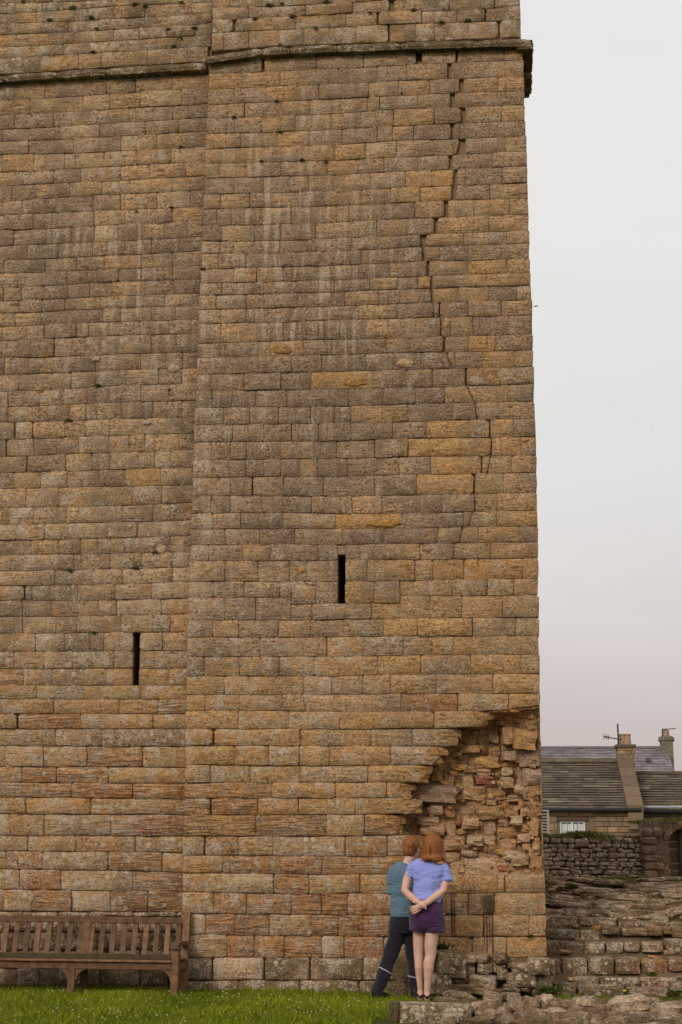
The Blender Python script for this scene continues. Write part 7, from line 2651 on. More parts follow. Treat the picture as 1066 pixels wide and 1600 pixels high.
# ------------------------------------------------------------------ people
def ellipsoid(c, r, n=14, rot=None):
    v, f = [], []
    R = rot or Matrix.Identity(3)
    for i in range(1, n):
        t = math.pi * i / n
        for j in range(2 * n):
            p = 2 * math.pi * j / (2 * n)
            v.append(tuple(Vector(c) + R @ Vector((r[0] * math.sin(t) * math.cos(p), r[1] * math.sin(t) * math.sin(p), r[2] * math.cos(t)))))
    m_ = 2 * n
    for i in range(n - 2):
        for j in range(m_):
            a, b = i * m_ + j, i * m_ + (j + 1) % m_
            f.append((a, a + m_, b + m_, b))
    v.append(tuple(Vector(c) + R @ Vector((0, 0, r[2]))))
    v.append(tuple(Vector(c) + R @ Vector((0, 0, -r[2]))))
    for j in range(m_):
        f.append((len(v) - 2, j, (j + 1) % m_))
        f.append((len(v) - 1, (n - 2) * m_ + (j + 1) % m_, (n - 2) * m_ + j))
    return v, f


def head_parts(c, face, s=1.0):
    """head with a face looking along the unit vector face; c = middle of the head"""
    c, fd = Vector(c), Vector(face).normalized()
    sd = fd.cross(Vector((0, 0, 1))).normalized()
    R = Matrix((sd, fd, Vector((0, 0, 1)))).transposed()
    q = lambda x, y, z: c + (R @ Vector((x, y, z))) * s
    P_ = [ellipsoid(q(0, -.005, .025), (.076 * s, .094 * s, .092 * s), 12, R),
          ellipsoid(q(0, .02, -.04), (.058 * s, .068 * s, .072 * s), 12, R),
          ellipsoid(q(0, .055, -.095), (.026 * s, .024 * s, .020 * s), 8, R),
          tube([q(0, .085, .02), q(0, .103, -.012), q(0, .106, -.028)], [.009 * s, .012 * s, .014 * s], 8),
          ellipsoid(q(0, .082, .032), (.045 * s, .014 * s, .010 * s), 8, R),
          ellipsoid(q(0, .084, -.060), (.024 * s, .012 * s, .006 * s), 8, R),
          ellipsoid(q(0, .080, -.070), (.021 * s, .012 * s, .007 * s), 8, R)]
    for sg in (-1, 1):
        P_.append(ellipsoid(q(sg * .077, -.012, -.005), (.009 * s, .019 * s, .030 * s), 8, R))
        P_.append(ellipsoid(q(sg * .038, .068, -.02), (.022 * s, .02 * s, .02 * s), 8, R))
    return P_, q


def hand_parts(wrist, d, palm_n, s=1.0, curl=0.6, thumb=1):
    """wrist point, direction of the fingers, direction the palm faces"""
    w, d, pn = Vector(wrist), Vector(d).normalized(), Vector(palm_n).normalized()
    sd = d.cross(pn).normalized()
    P_ = [tube([w - d * .03 * s, w + d * .015 * s, w + d * .05 * s, w + d * .085 * s], [(.022 * s, .018 * s), (.028 * s, .017 * s), (.037 * s, .015 * s), (.036 * s, .012 * s)], 12)]
    # make the palm broad across sd
    v, f = P_[0]
    v2 = []
    for p in v:
        r = Vector(p) - w
        a, b, c = r.dot(d), r.dot(sd), r.dot(pn)
        k = math.hypot(b, c)
        v2.append(tuple(w + d * a + sd * b + pn * c))
    P_[0] = (v2, f)
    for i, (off, ln) in enumerate(((-.034, .066), (-.0115, .076), (.0115, .072), (.034, .056))):
        b0 = w + d * (.070 * s) + sd * (off * .95 * s)
        b1 = w + d * (.090 * s) + sd * (off * s)
        a1, a2, a3 = curl * .5, curl * 1.2, curl * 1.8
        p1 = b1 + (d * math.cos(a1) + pn * math.sin(a1)) * ln * .48 * s
        p2 = p1 + (d * math.cos(a2) + pn * math.sin(a2)) * ln * .32 * s
        p3 = p2 + (d * math.cos(a3) + pn * math.sin(a3)) * ln * .24 * s
        P_.append(tube([b0, b1, p1, p2, p3], [.0080 * s, .0086 * s, .0080 * s, .0074 * s, .0056 * s], 8))
    t0 = w + d * .015 * s + sd * (-.022 * thumb * s)
    t1 = t0 + (d * .6 - sd * thumb * .75 + pn * .25) * .038 * s
    t2 = t1 + (d * .85 - sd * thumb * .3 + pn * .4) * .030 * s
    t3 = t2 + (d * .9 + sd * thumb * .1 + pn * .4) * .022 * s
    P_.append(tube([t0, t1, t2, t3], [.014 * s, .012 * s, .010 * s, .007 * s], 8))
    return P_


def cloth(name, colr, amp=.25):
    mt, nt, b = new_mat(name)
    geo = nt.nodes.new('ShaderNodeNewGeometry')
    n = noise_tex(nt, geo.outputs['Position'], 14, 4, .6)
    n2 = noise_tex(nt, geo.outputs['Position'], 220, 2, .6)
    lo = tuple(c * (1 - amp) for c in colr)
    hi = tuple(c * (1 + amp) for c in colr)
    nt.links.new(mixc(nt, mth(nt, 'ADD', mth(nt, 'MULTIPLY', n, .7), mth(nt, 'MULTIPLY', n2, .3)), lo, hi), b.inputs['Base Color'])
    b.inputs['Roughness'].default_value = .95
    b.inputs['Sheen Weight'].default_value = .2
    f1 = noise_tex(nt, mapping(nt, geo.outputs['Position'], (7, 7, 20), (0, 0, 0), (0, .35, 0)), 1.0, 3, .5, .8)
    f2 = noise_tex(nt, mapping(nt, geo.outputs['Position'], (16, 16, 9), (4, 0, 0), (0, -.5, 0)), 1.0, 2, .5, .5)
    bump(nt, b, mth(nt, 'ADD', mth(nt, 'ADD', f1, mth(nt, 'MULTIPLY', f2, .5)), mth(nt, 'MULTIPLY', n2, .04)), .75, .035)
    return mt


def skin_mat(name, c):
    mt, nt, b = new_mat(name)
    geo = nt.nodes.new('ShaderNodeNewGeometry')
    n = noise_tex(nt, geo.outputs['Position'], 9, 4, .6)
    nt.links.new(mixc(nt, step(nt, n, .35, .65), tuple(x * k for x, k in zip(c, (.96, .84, .80))), c), b.inputs['Base Color'])
    b.inputs['Roughness'].default_value = .55
    b.inputs['Subsurface Weight'].default_value = .08
    b.inputs['Subsurface Radius'].default_value = (.01, .004, .002)
    return mt


def hair_mat(name, c):
    mt, nt, b = new_mat(name)
    geo = nt.nodes.new('ShaderNodeNewGeometry')
    v = mapping(nt, geo.outputs['Position'], (110, 110, 7))
    n = noise_tex(nt, v, 1.0, 4, .65, .3)
    nt.links.new(mixc(nt, step(nt, n, .3, .72), tuple(x * .42 for x in c), tuple(min(1, x * 1.45) for x in c)), b.inputs['Base Color'])
    b.inputs['Roughness'].default_value = .45
    bump(nt, b, n, .7, .006)
    return mt


SKIN = skin_mat('pale_skin', (0.64, 0.40, 0.295))
M_BLACK = simple('black_rubber', (0.010, 0.010, 0.010), (0.022, 0.02, 0.02), 20, .6, .2, .003)
M_EYE = simple('eye', (0.6, 0.58, 0.55), (0.7, 0.68, 0.65), 5, .2, 0, 0)


def folds(a, sx, sz, ph):
    return lambda p: a * mnoise.noise(Vector((p.x * sx, p.y * sx, p.z * sz + ph))) + a * .5 * mnoise.noise(Vector((p.x * sx * 2.3, p.y * sx * 2.3, p.z * sz * 2.1 + ph * 2)))


# ---- woman
YW = -0.72
SW = FPX / (14.6 + YW) * 0.995
W = lambda px, py, dy=0.0: tuple(P(px, py, YW + dy))
woman = empty('person', (W(664, 1565)[0], YW, GZ))
tag(woman, 'person with red bobbed hair in lilac t-shirt and purple shorts, hands clasped behind the back', 'person')
R_ = lambda px: px / SW
hc = W(676, 1323, .02)
hp, hq = head_parts(hc, (0.10, 1, 0.02), 0.98)
parts = list(hp)
parts.append(tube([W(674, 1337, 0), W(672, 1350, 0), W(671, 1358, 0)], [.050, .050, .062], 12))
parts.append(tube([W(670, 1349), W(670, 1356), W(670, 1372), W(668.5, 1390), W(667.5, 1404), W(667, 1420), W(667, 1440), W(667, 1447)],
                  [(.08, .055), (.155, .075), (.150, .095), (.128, .088), (.138, .095), (.160, .110), (.160, .108), (.12, .09)], 20))
for sh, el, wr, hn, sg in (((643, 1357), (632.5, 1391.5), (656.5, 1413), (664, 1418.5), -1), ((696, 1357), (692.5, 1391), (661, 1414.5), (652, 1420), 1)):
    dyw = -.165 if sg < 0 else -.185
    parts.append(tube([W(*sh, 0), W((sh[0] + el[0]) / 2 + sg * 1.5, (sh[1] + el[1]) / 2, -.02), W(*el, -.055), W((el[0] * .62 + wr[0] * .38), (el[1] * .62 + wr[1] * .38) + 1.0, -.10), W(*wr, dyw)],
                      [.044, .041, .037, .036, .0255], 12))
# her right hand hangs half open, palm outwards; her left hand is closed round the right wrist
hands = []
wl, wr_ = Vector(W(657.0, 1412.5, -.168)), Vector(W(660.5, 1414.0, -.190))
dr = (Vector(W(645.5, 1422.5, -.175)) - wr_).normalized()
hands += hand_parts(wr_, dr, (-0.05, -1.0, 0.40), .96, .85, -1)
gx = Vector((0.80, -0.10, -0.05)).normalized()
for k in range(4):                                     # knuckles and fingers wrapped over the wrist
    o_ = W(655.6 + k * 2.9, 1410.8 + k * .55 + (1.0 if k in (0, 3) else 0), -.190)
    o_ = Vector(o_)
    hands.append(tube([o_ + Vector((-.004, .018, .012)), o_ + Vector((0, -.012, .004)), o_ + Vector((.004, -.022, -.014)), o_ + Vector((.008, -.014, -.036)), o_ + Vector((.010, .004, -.046))],
                      [.0078, .0086, .0082, .0076, .006], 8))
hands.append(tube([wl, Vector(W(660, 1411.5, -.172)), Vector(W(665.5, 1413.5, -.168))], [.026, .030, .024], 10))
hands.append(tube([Vector(W(660, 1415, -.165)), Vector(W(655.5, 1418.5, -.19)), Vector(W(652, 1417.5, -.20))], [.012, .0105, .008], 8))
parts += hands
for hip, kn, ca, an, toe, rad in (((655, 1440), (654.3, 1491), (654.8, 1511), (657.0, 1549), (655, 1564), (.078, .058, .047, .042, .041, .0245)),
                                  ((677, 1440), (672.8, 1493), (669.8, 1512), (667.5, 1549), (668, 1564), (.085, .067, .0505, .050, .048, .029))):
    dd = .03 if hip[0] < 660 else -.03
    parts.append(tube([W(*hip, dd), W((hip[0] * .72 + kn[0] * .28), 1455, dd), W(kn[0], kn[1] - 14, dd), W(*kn, dd), W(ca[0], ca[1] - 6, dd - .012), W(*ca, dd - .018), W((ca[0] + an[0]) / 2, 1533, dd - .005), W(*an, dd)],
                      [rad[0], rad[1], (rad[1] + rad[2]) / 2, rad[2], rad[3], rad[4], (rad[4] + rad[5]) / 2 - .003, rad[5]], 14))
    a = Vector(W(*an, dd))
    he = Vector((a.x, a.y - .03, GZ + .045))
    parts.append(tube([he + Vector((0, -.012, .0)), he + Vector((0, .06, .012)), he + Vector((.006, .13, -.008)), he + Vector((.012, .20, -.022))], [(.027, .034), (.033, .040), (.041, .026), (.036, .014)], 12))
    parts.append(tube([a, a + Vector((0, -.008, -.04)), he], [.030, .031, .031], 10))
    for t_ in range(5):
        b0 = he + Vector((.012 + (t_ - 2) * .016, .195 - abs(t_ - 1.5) * .008, -.026))
        parts.append(tube([b0, b0 + Vector((.002, .035, -.004))], [.010, .007], 8))
remeshed('body', parts, .0038, SKIN, woman, 2)
for sg in (-1, 1):
    v, f = ellipsoid(hq(sg * .031, .079, .008), (.013, .012, .012), 8)
    mk('eye', v, f, M_EYE, woman, smooth=True)
HR = hair_mat('copper_hair', (0.27, 0.088, 0.020))
hs = []
ringsY = [(1302.6, 3, .03), (1304, 8, .055), (1308, 12.4, .085), (1314, 15.2, .102), (1322, 16.4, .108), (1331, 16.8, .106), (1338, 16.4, .098), (1343.5, 14.2, .085), (1346, 10.5, .06)]
hs.append(tube([W(676.3 + (.5 if y > 1330 else 0), y, -.005) for y, _, _ in ringsY], [(R_(w), d) for _, w, d in ringsY], 20))
hs.append(ellipsoid(W(690, 1339.5, -.01), (.026, .05, .026), 10))
hs.append(ellipsoid(W(662.5, 1340, -.01), (.022, .05, .026), 10))
for k in range(64):
    t_ = rng.uniform(math.pi * .95, math.pi * 2.05)
    px_ = 676.3 + 15.6 * math.cos(t_)
    a_ = Vector(W(px_, 1336, -.005 + .095 * math.sin(t_)))
    e_ = a_ + Vector((.012 * math.cos(t_) + rng.uniform(-.010, .010), .012 * math.sin(t_) + rng.uniform(-.008, .008), -rng.uniform(.040, .066)))
    hs.append(tube([a_, (a_ + e_) / 2 + Vector((.004 * math.cos(t_), .004 * math.sin(t_), 0)), e_], [.012, .010, .003], 6))
fm = Vector(hq(0, .105, -.04))


def hair_disp(p):
    return .006 * mnoise.noise(Vector((p.x * 38, p.y * 38, p.z * 5))) + .005 * mnoise.noise(Vector((p.x * 14, p.y * 14, p.z * 4)))


remeshed('hair', hs, .007, HR, woman, 2, hair_disp)
LIL = cloth('lilac_cotton', (0.265, 0.305, 0.66), .10)
tee = [tube([W(671, 1344.5, 0), W(670.5, 1346.5, 0), W(670, 1350, 0), W(670, 1357, 0), W(669.5, 1372, -.003), W(668.5, 1385, -.002), W(668, 1396, -.004), W(667.8, 1404.5, -.006), W(667.5, 1407.5, -.006)],
            [(R_(12.5), .058), (R_(18.5), .068), (R_(24.5), .080), (R_(26.5), .098), (R_(24.6), .112), (R_(22.4), .112), (R_(23), .118), (R_(24.2), .126), (R_(24.0), .125)], 24)]
tee.append(tube([W(650, 1354, 0), W(644.5, 1356.5, 0), W(640.5, 1365, -.008), W(638.6, 1371, -.012)], [.054, .050, .047, .050], 14))
tee.append(tube([W(689, 1353, 0), W(694.5, 1356.5, 0), W(697.0, 1367, -.008), W(697.3, 1376, -.014)], [.054, .050, .048, .052], 14))
remeshed('t_shirt', tee, .0075, LIL, woman, 3, folds(.013, 6, 13, 3))
SHO = cloth('purple_cotton', (0.058, 0.020, 0.068), .15)
sh_ = [tube([W(667.5, 1402, 0), W(667.3, 1410, 0), W(667, 1424, -.008), W(667, 1437, -.006), W(667.2, 1447, 0), W(667.2, 1452, 0)],
            [(R_(24), .118), (R_(25), .128), (R_(26.3), .142), (R_(27.2), .142), (R_(27.3), .125), (R_(24), .10)], 24),
       tube([W(655, 1434, 0), W(653, 1446, 0), W(651.5, 1455, .0)], [(R_(14), .118), (R_(13.2), .112), (R_(12.4), .105)], 18),
       tube([W(679.5, 1434, -.005), W(679, 1446, -.005), W(679, 1457, -.008)], [(R_(14.5), .12), (R_(15.6), .118), (R_(16), .112)], 18)]
remeshed('shorts', sh_, .0075, SHO, woman, 2, folds(.009, 9, 10, 8))
b = MB()
lt = W(694.2, 1428, -.03)
v, f = ellipsoid(lt, (.006, .010, .008), 6)
mk('logo_patch', v, f, M_WHITE, woman)
for an, dd in (((657.0, 1549), .03), ((667.5, 1549), -.03)):
    a = Vector(W(*an, dd))
    x, y = a.x, a.y - .03
    b = MB()
    ol = [(-.030, -.035), (.0, -.05), (.030, -.035), (.034, .03), (.046, .12), (.056, .20), (.04, .25), (.0, .255), (-.034, .21), (-.036, .12), (-.031, .03)]
    k = len(ol)
    v = [(x + p, y + q, GZ - .002) for p, q in ol] + [(x + p, y + q, GZ + .020) for p, q in ol]
    b.add(v, [tuple(range(k - 1, -1, -1)), tuple(range(k, 2 * k))] + [(i, (i + 1) % k, k + (i + 1) % k, k + i) for i in range(k)])
    arc = lambda zc, yc, r1, r2, tilt: [(x + r1 * math.cos(t), y + yc + tilt * math.sin(t), zc + r2 * math.sin(t)) for t in np.linspace(0, math.pi, 9)]
    b.tube(arc(GZ + .02, .14, .045, .062, -.02), .008, 6)
    b.tube(arc(GZ + .02, .07, .036, .088, -.015), .007, 6)
    hl = [(x + .032 * math.cos(t), y + .03 - .062 * math.sin(t), GZ + .065 + .012 * math.cos(2 * t)) for t in np.linspace(0, math.pi, 9)]
    b.tube(hl, .009, 6)
    b.tube([(x + .03, y + .03, GZ + .02), (x + .033, y + .03, GZ + .075)], .007, 6)
    b.tube([(x - .03, y + .03, GZ + .02), (x - .033, y + .03, GZ + .075)], .007, 6)
    b.build('sandal', M_BLACK, woman, origin=(x, y, GZ))

# ---- boy
YB = -0.46
B_ = lambda px, py, dy=0.0: tuple(P(px, py, YB + dy))
SB = FPX / (14.6 + YB) * .995
Rb = lambda px: px / SB
boy = empty('person', (B_(630, 1565)[0], YB, GZ))
tag(boy, 'person with short ginger hair in blue-grey t-shirt and dark tracksuit trousers, leaning in behind', 'person')
hc = B_(643.5, 1326, .02)
hp, hq = head_parts(hc, (0.42, 1, -.03), 1.0)
parts = list(hp)
parts.append(tube([B_(642, 1338, 0), B_(638, 1348, 0), B_(636, 1358, 0)], [.052, .052, .07], 12))
parts.append(tube([B_(635, 1350), B_(634, 1357), B_(633, 1375), B_(632, 1400), B_(632, 1428), B_(632, 1442), B_(632, 1450)],
                  [(.06, .05), (.100, .06), (.120, .085), (.115, .085), (.125, .095), (.130, .10), (.09, .08)], 20))
parts.append(tube([B_(618, 1363, 0), B_(613, 1380, -.005), B_(611.3, 1398, .0), B_(612.5, 1414, .05), B_(616, 1426, .12)], [.036, .036, .034, .030, .024], 12))
wl = Vector(B_(616, 1426, .12))
parts += hand_parts(wl, (.25, .5, -.8), (1, 0, .2), .9, .5, 1)
parts.append(tube([B_(652, 1364, 0), B_(656, 1380, .01), B_(656, 1400, .05), B_(650, 1414, .14), B_(644, 1420, .20)], [.036, .036, .034, .030, .024], 12))
wl = Vector(B_(644, 1420, .20))
parts += hand_parts(wl, (-.6, .5, -.3), (-.3, 0, .9), .9, .5, -1)
LEG = [[(623, 1440, 0), (618, 1470, 0), (609, 1495, -.02), (600.5, 1520, -.06), (591, 1546, -.10)], [(640, 1440, 0), (643, 1470, .02), (644.5, 1495, .03), (646.5, 1520, .0), (648.5, 1552, -.02)]]
for L_ in LEG:
    parts.append(tube([B_(*p) for p in L_], [.075, .062, .050, .044, .032], 12))
fl_ = Vector(B_(588, 1553, -.10))
ftoe = Vector((fl_.x + .075, fl_.y + .17, GZ + .03))
parts.append(tube([fl_ + Vector((0, -.02, .0)), (fl_ + ftoe) / 2, ftoe], [.03, .033, .022], 10))
fr3 = Vector(B_(649, 1557, -.02))
fr3.z = GZ + .05
parts.append(tube([fr3 + Vector((0, -.03, 0)), fr3 + Vector((.01, .08, 0)), fr3 + Vector((.02, .18, -.02))], [.03, .034, .024], 10))
remeshed('body', parts, .0065, SKIN, boy, 3)
for sg in (-1, 1):
    v, f = ellipsoid(hq(sg * .031, .080, .008), (.013, .012, .012), 8)
    mk('eye', v, f, M_EYE, boy, smooth=True)
HB = hair_mat('ginger_hair', (0.27, 0.100, 0.030))
fdir = Vector((0.42, 1, 0)).normalized()
hcv = Vector(hc)
hs = [ellipsoid(hcv - fdir * .016 + Vector((0, 0, .036)), (.0855, .098, .088), 14), ellipsoid(hcv - fdir * .045 + Vector((-.004, 0, -.008)), (.070, .060, .074), 12)]
for k in range(60):
    a = rng.uniform(0, 6.28)
    rr = .06 * math.sqrt(rng.random())
    b0 = hcv - fdir * .012 + Vector((rr * math.cos(a), rr * math.sin(a), .105 - rr * .35))
    hs.append(tube([b0, b0 + Vector((rng.uniform(-.012, .012), rng.uniform(-.012, .012), rng.uniform(.016, .034)))], [.010, .0045], 6))
remeshed('hair', hs, .0065, HB, boy, 1, lambda p: .004 * mnoise.noise(Vector((p.x * 45, p.y * 45, p.z * 16))))
TB = cloth('blue_grey_cotton', (0.105, 0.168, 0.220), .12)
tee = [tube([B_(638, 1350.5, 0), B_(637, 1353.5, 0), B_(635, 1357, 0), B_(634, 1366, 0), B_(633, 1385, -.003), B_(632.3, 1405, -.004), B_(632, 1420, -.006), B_(632, 1430, -.008), B_(632, 1432.5, -.008)],
            [(Rb(11), .062), (Rb(16), .072), (Rb(21.5), .082), (Rb(23), .104), (Rb(22), .116), (Rb(21.6), .116), (Rb(22), .122), (Rb(22.4), .128), (Rb(22.2), .126)], 24),
       tube([B_(626, 1358.5, 0), B_(617, 1361, 0), B_(613.2, 1372, -.003), B_(612.4, 1384, -.004), B_(611.6, 1397, -.004)], [.066, .062, .056, .053, .052], 14),
       tube([B_(643, 1358, 0), B_(654, 1361, 0), B_(657, 1378, .01), B_(656.5, 1396, .04)], [.066, .062, .054, .052], 14)]
remeshed('t_shirt', tee, .0075, TB, boy, 3, folds(.011, 6, 12, 5))
TR_ = cloth('navy_polyester', (0.013, 0.012, 0.018), .25)
tr = [tube([B_(632, 1427, 0), B_(632, 1436, 0), B_(632, 1448, -.004), B_(632, 1456, 0)], [(Rb(20.5), .112), (Rb(21.8), .122), (Rb(22.5), .128), (Rb(19), .11)], 20)]
rl = [[.090, .080, .072, .066, .055], [.084, .072, .062, .055, .048]]
ext = [(587, 1552, -.115), (648.5, 1559, -.025)]
for L_, r_, e_ in zip(LEG, rl, ext):
    pts = [B_(*p) for p in L_] + [B_(*e_)]
    tr.append(tube(pts, r_ + [r_[-1] + .002], 16))
remeshed('trousers', tr, .0075, TR_, boy, 2, folds(.013, 9, 8, 1))
# pale piping round the calves
for (c0_, r_, ax) in ((B_(602.8, 1517.5, -.055), .070, Vector((-.30, -.2, -1))), (B_(646.5, 1527, .0), .059, Vector((.03, -.1, -1)))):
    ax = ax.normalized()
    u = ax.cross(Vector((0, 1, 0))).normalized()
    w = ax.cross(u).normalized()
    n = 20
    b = MB()
    ring = [Vector(c0_) + (u * math.cos(2 * math.pi * k / n) + w * math.sin(2 * math.pi * k / n)) * r_ + Vector((0, 0, -.016 * math.cos(2 * math.pi * k / n))) for k in range(n)]
    for k in range(n):
        b.beam(ring[k], ring[(k + 1) % n], .007, .006, ax)
    b.build('reflective_piping', simple('reflective_tape', (.50, .51, .54), (.6, .6, .62), 8, .5, 0, 0), boy, origin=c0_)


def shoe(heel, toe, ankle, parent):
    heel, toe, ankle = Vector(heel), Vector(toe), Vector(ankle)
    m_ = (heel * .5 + toe * .5)
    p = [tube([heel - (toe - heel) * .10, heel, m_, toe, toe + (toe - heel) * .12], [(.03, .035), (.040, .045), (.047, .042), (.045, .030), (.028, .018)], 14),
         tube([ankle + Vector((0, 0, .02)), (ankle + heel) / 2, heel + (toe - heel) * .15], [.042, .043, .042], 12)]
    return remeshed('shoe', p, .007, M_BLACK, parent, 2)


shoe(fl_ + Vector((-.006, -.015, -.015)), ftoe + Vector((0, -.01, -.005)), fl_ + Vector((.0, .01, .04)), boy)
shoe(fr3 + Vector((0, -.02, -.012)), fr3 + Vector((.02, .16, -.018)), fr3 + Vector((0, 0, .05)), boy)

# ------------------------------------------------------------------ plants on the stonework
VG = [(0.045, 0.060, 0.010, 0), (0.075, 0.085, 0.015, 0), (0.028, 0.042, 0.008, 0)]


def moss_tuft(px, py, Y, sz, label, grp):
    sz = sz * .82
    c = P(px, py, Y)
    t = empty('moss_tuft', (c[0], c[1], c[2]))
    tag(t, label, 'moss tuft', grp)
    b = MB()
    for k in range(int(26 * sz)):
        x, z = rng.gauss(0, .020 * sz), rng.gauss(0, .008 * sz)
        v, f = boulder((c[0] + x, c[1] - .004 - rng.uniform(0, .012), c[2] + z - .004 * abs(x) / .02), (.016, .018, .012), rng, 2, 2.2, .2)
        b.add(v, f, rng.choice(VG))
    for k in range(int(22 * sz)):
        a = rng.uniform(0, 6.28)
        x, z = rng.gauss(0, .016 * sz), rng.gauss(0, .006 * sz)
        d = Vector((math.cos(a), -.9, abs(math.sin(a)) * .6)).normalized() * rng.uniform(.018, .034) * sz
        p = Vector((c[0] + x, c[1] - .006, c[2] + z))
        b.add([p + Vector((-.004, 0, 0)), p + Vector((.004, 0, 0)), p + d], [(0, 1, 2)], rng.choice(VG))
    b.build('leaves', M_LEAF, t)


gU = 'moss tufts in the joints above the string course'
lU = 'small green moss tuft in a stone joint above the tower string course'
for x, y, s in ((115, 12, 1.5), (78, 31, 1), (143, 28, 1.2), (152, 45, .9), (212, 7, 1.3), (228, 9, .9), (304, 44, 1.1), (263, 46, .8), (283, 60, .8), (273, 72, .9), (146, 81, .8), (37, 3, .9), (283, 4, .8)):
    moss_tuft(x, y, .215, s, lU, gU)
for x, y, s in ((420, 8, 1.3), (457, 26, 1.0), (400, 29, .8), (510, 3, 1.1), (442, 6, .8), (494, 44, .9), (647, 16, 1.2), (690, 35, 1.1), (732, 32, 1.0), (578, 20, .8), (438, 70, .7)):
    moss_tuft(x, y, .035, s, lU, gU)
gM = 'moss tufts on the bare wall face'
lM = 'little dark green moss tuft on the tower wall below the string course'
for x, y, s in ((366, 183, .9), (437, 206, .9), (433, 158, .8), (472, 250, 1.0), (509, 252, .7), (408, 252, .6), (628, 146, .5)):
    moss_tuft(x, y, -.006, s, lM, gM)
for x, y, s in ((283, 229, .7), (154, 602, .9), (265, 609, .7), (108, 656, 1.1), (110, 891, 1.1), (213, 887, 1.1), (242, 863, .8), (147, 988, .7), (209, 124, .7), (268, 324, .6), (214, 330, .5)):
    moss_tuft(x, y, .172, s, lM, gM)
moss_tuft(317, 420, -.006, .9, lM, gM)


def weed(px, py, Y, n, h, label, name='weed_clump', flower=False, grp=None, cols=None):
    c = P(px, py, Y)
    t = empty(name, tuple(c))
    tag(t, label, 'weed', grp)
    b = MB()
    for k in range(n):
        a, e = rng.uniform(0, 6.28), rng.uniform(.3, 1.3)
        d = Vector((math.cos(a) * math.cos(e), -abs(math.sin(a)) * math.cos(e), math.sin(e)))
        L = h * rng.uniform(.5, 1.1)
        p0 = Vector(c) + Vector((rng.gauss(0, h * .25), rng.gauss(0, h * .12), 0))
        s = d.cross(Vector((0, 1, .3))).normalized() * h * .09
        p1 = p0 + d * L * .55 + Vector((0, 0, .0))
        p2 = p0 + d * L + Vector((0, 0, -.25 * L))
        b.add([p0, p1 - s, p2, p1 + s], [(0, 1, 2, 3)], rng.choice(cols or [(0.075, .10, .014, 0), (.05, .07, .01, 0), (.12, .13, .025, 0)]))
    b.build('leaves', M_LEAF, t)
    if flower:
        v, f = ellipsoid(Vector(c) + Vector((0, -.02, h * .9)), (.018, .018, .010), 6)
        mk('flower_head', v, f, simple('yellow_petal', (.62, .40, .02), (.7, .5, .04), 20), t)


weed(828, 1465, -.01, 40, .055, 'dark green fern clump in a joint near the lower right corner of the tower', cols=VG)
weed(736, 1467, -.01, 34, .045, 'small green weed in the joint left of the dark water stain foot', cols=VG)
weed(688, 1484, -.08, 60, .11, 'leafy green weed on the broken footing right beside the purple shorts wearer', cols=[(0.04, .055, .01, 0), (.07, .075, .015, 0)])
weed(590, 1463, -.01, 12, .03, 'tiny green sprig in the joint left of the dark trousers', cols=VG)
weed(857, 1552, -.35, 90, .12, 'bright green weeds at the foot of the tower corner below the lichened end block')
weed(1018, 1526, .2, 46, .07, 'low green weeds growing along the second step from the bottom')
weed(936, 1526, .2, 26, .05, 'thin green weeds on the second step nearer the tower')
weed(1052, 1556, -.1, 70, .09, 'green weeds at the right frame edge below the lowest step')
weed(976, 1562, -.25, 30, .09, 'yellow-flowered dandelion in the grass below the lowest step', 'dandelion', True)
weed(893, 1390, 2.6, 60, .10, 'green tuft on the rubble bank beside the tower edge', cols=[(.09, .085, .02, 0), (.06, .06, .012, 0)])

# ------------------------------------------------------------------ scars and lichen on the wall
def flake(px, py, wx, wy, Y, name, tone, wear=(0, 0, 0, 0), seed=1):
    c = P(px, py, Y)
    r = random.Random(seed)
    n = 18
    v = [(c[0], Y - .004, c[2])]
    for k in range(n):
        t = 2 * math.pi * k / n
        e = r.uniform(.72, 1.12)
        v.append((c[0] + wx / 153 * math.cos(t) * e, Y + .004, c[2] + wy / 153 * math.sin(t) * e))
    v2 = [(c[0] + (p[0] - c[0]) * .8, Y - .003, c[2] + (p[2] - c[2]) * .8) for p in v[1:]]
    v += v2
    f = [(0, n + 1 + k, n + 1 + (k + 1) % n) for k in range(n)] + [(n + 1 + k, 1 + k, 1 + (k + 1) % n, n + 1 + (k + 1) % n) for k in range(n)]
    f = [q[::-1] for q in f]
    mk(name, v, f, M_STONE, tower, origin=c, smooth=True, tone=tone, wear=wear)


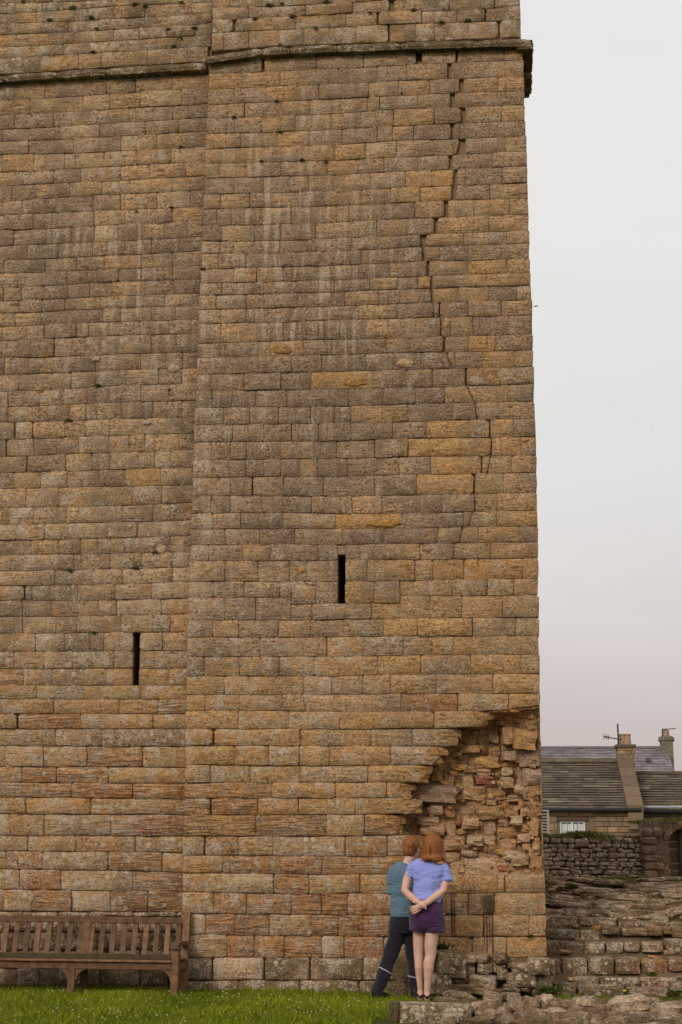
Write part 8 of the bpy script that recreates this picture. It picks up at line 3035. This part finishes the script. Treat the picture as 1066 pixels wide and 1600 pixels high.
flake(632, 567, 14, 8, -.017, 'spalled_patch', (0.50, .36, .23, 0), seed=2)
flake(556, 595, 21, 9, -.017, 'spalled_patch', (0.42, .22, .06, 0), seed=3)
flake(440, 545, 18, 9, -.017, 'spalled_patch', (0.36, .21, .08, 0), seed=4)
flake(600, 818, 30, 6, -.017, 'spalled_patch', (0.48, .25, .07, 0), seed=5)
flake(767, 590, 7, 5, -.017, 'spalled_patch', (0.50, .29, .13, 0), seed=6)
flake(471, 891, 6, 6, -.017, 'spalled_patch', (0.55, .27, .07, 0), seed=7)
flake(820, 687, 7, 4, -.017, 'spalled_patch', (0.48, .26, .10, 0), seed=8)
flake(271.5, 794, 6.5, 6.0, .162, 'lichen_rosette', (0.52, .46, .38, 0), (0, 1.2, 0, 0), seed=9)
flake(268.5, 793, 1.6, 1.6, .156, 'rosette_centre', (0.16, .12, .09, 0), seed=10)
for k, (x, y, a, b__) in enumerate(((238, 848, 8, 7), (252, 858, 10, 8), (88, 618, 9, 7), (270, 575, 10, 8), (230, 660, 8, 4), (36, 805, 12, 8), (150, 560, 8, 5))):
    flake(x, y, a, b__, .164, 'lichen_patch', (0.47, .395, .31, 0), (0, .6, 0, 0), seed=20 + k)

# ------------------------------------------------------------------ the insect in the air
ic = Vector(P(837.5, 478.5, -4.0))
ins = empty('flying_insect', ic)
tag(ins, 'tiny brown insect flying in front of the pale sky beside the tower edge', 'insect')
b = MB()
b.tube([ic + Vector((-.010, 0, -.006)), ic + Vector((0, 0, 0)), ic + Vector((.009, 0, .007))], [.003, .006, .003], 8)
b.build('body', simple('insect_brown', (.16, .08, .07), (.22, .12, .10), 50), ins)
for sg in (-1, 1):
    b = MB()
    b.add([ic, ic + Vector((.012 * sg - .004, .008, .010)), ic + Vector((.024 * sg, .012, .007)), ic + Vector((.014 * sg, .004, -.002)),
           ic + Vector((.012 * sg - .004, .0095, .011)), ic + Vector((.024 * sg, .0135, .008))], [(0, 1, 2, 3), (0, 3, 5, 4), (1, 4, 5, 2), (0, 4, 1), (2, 5, 3)])
    b.build('wing', bpy.data.materials.get('insect_wing') or simple('insect_wing', (.40, .33, .31), (.5, .42, .4), 50), ins)
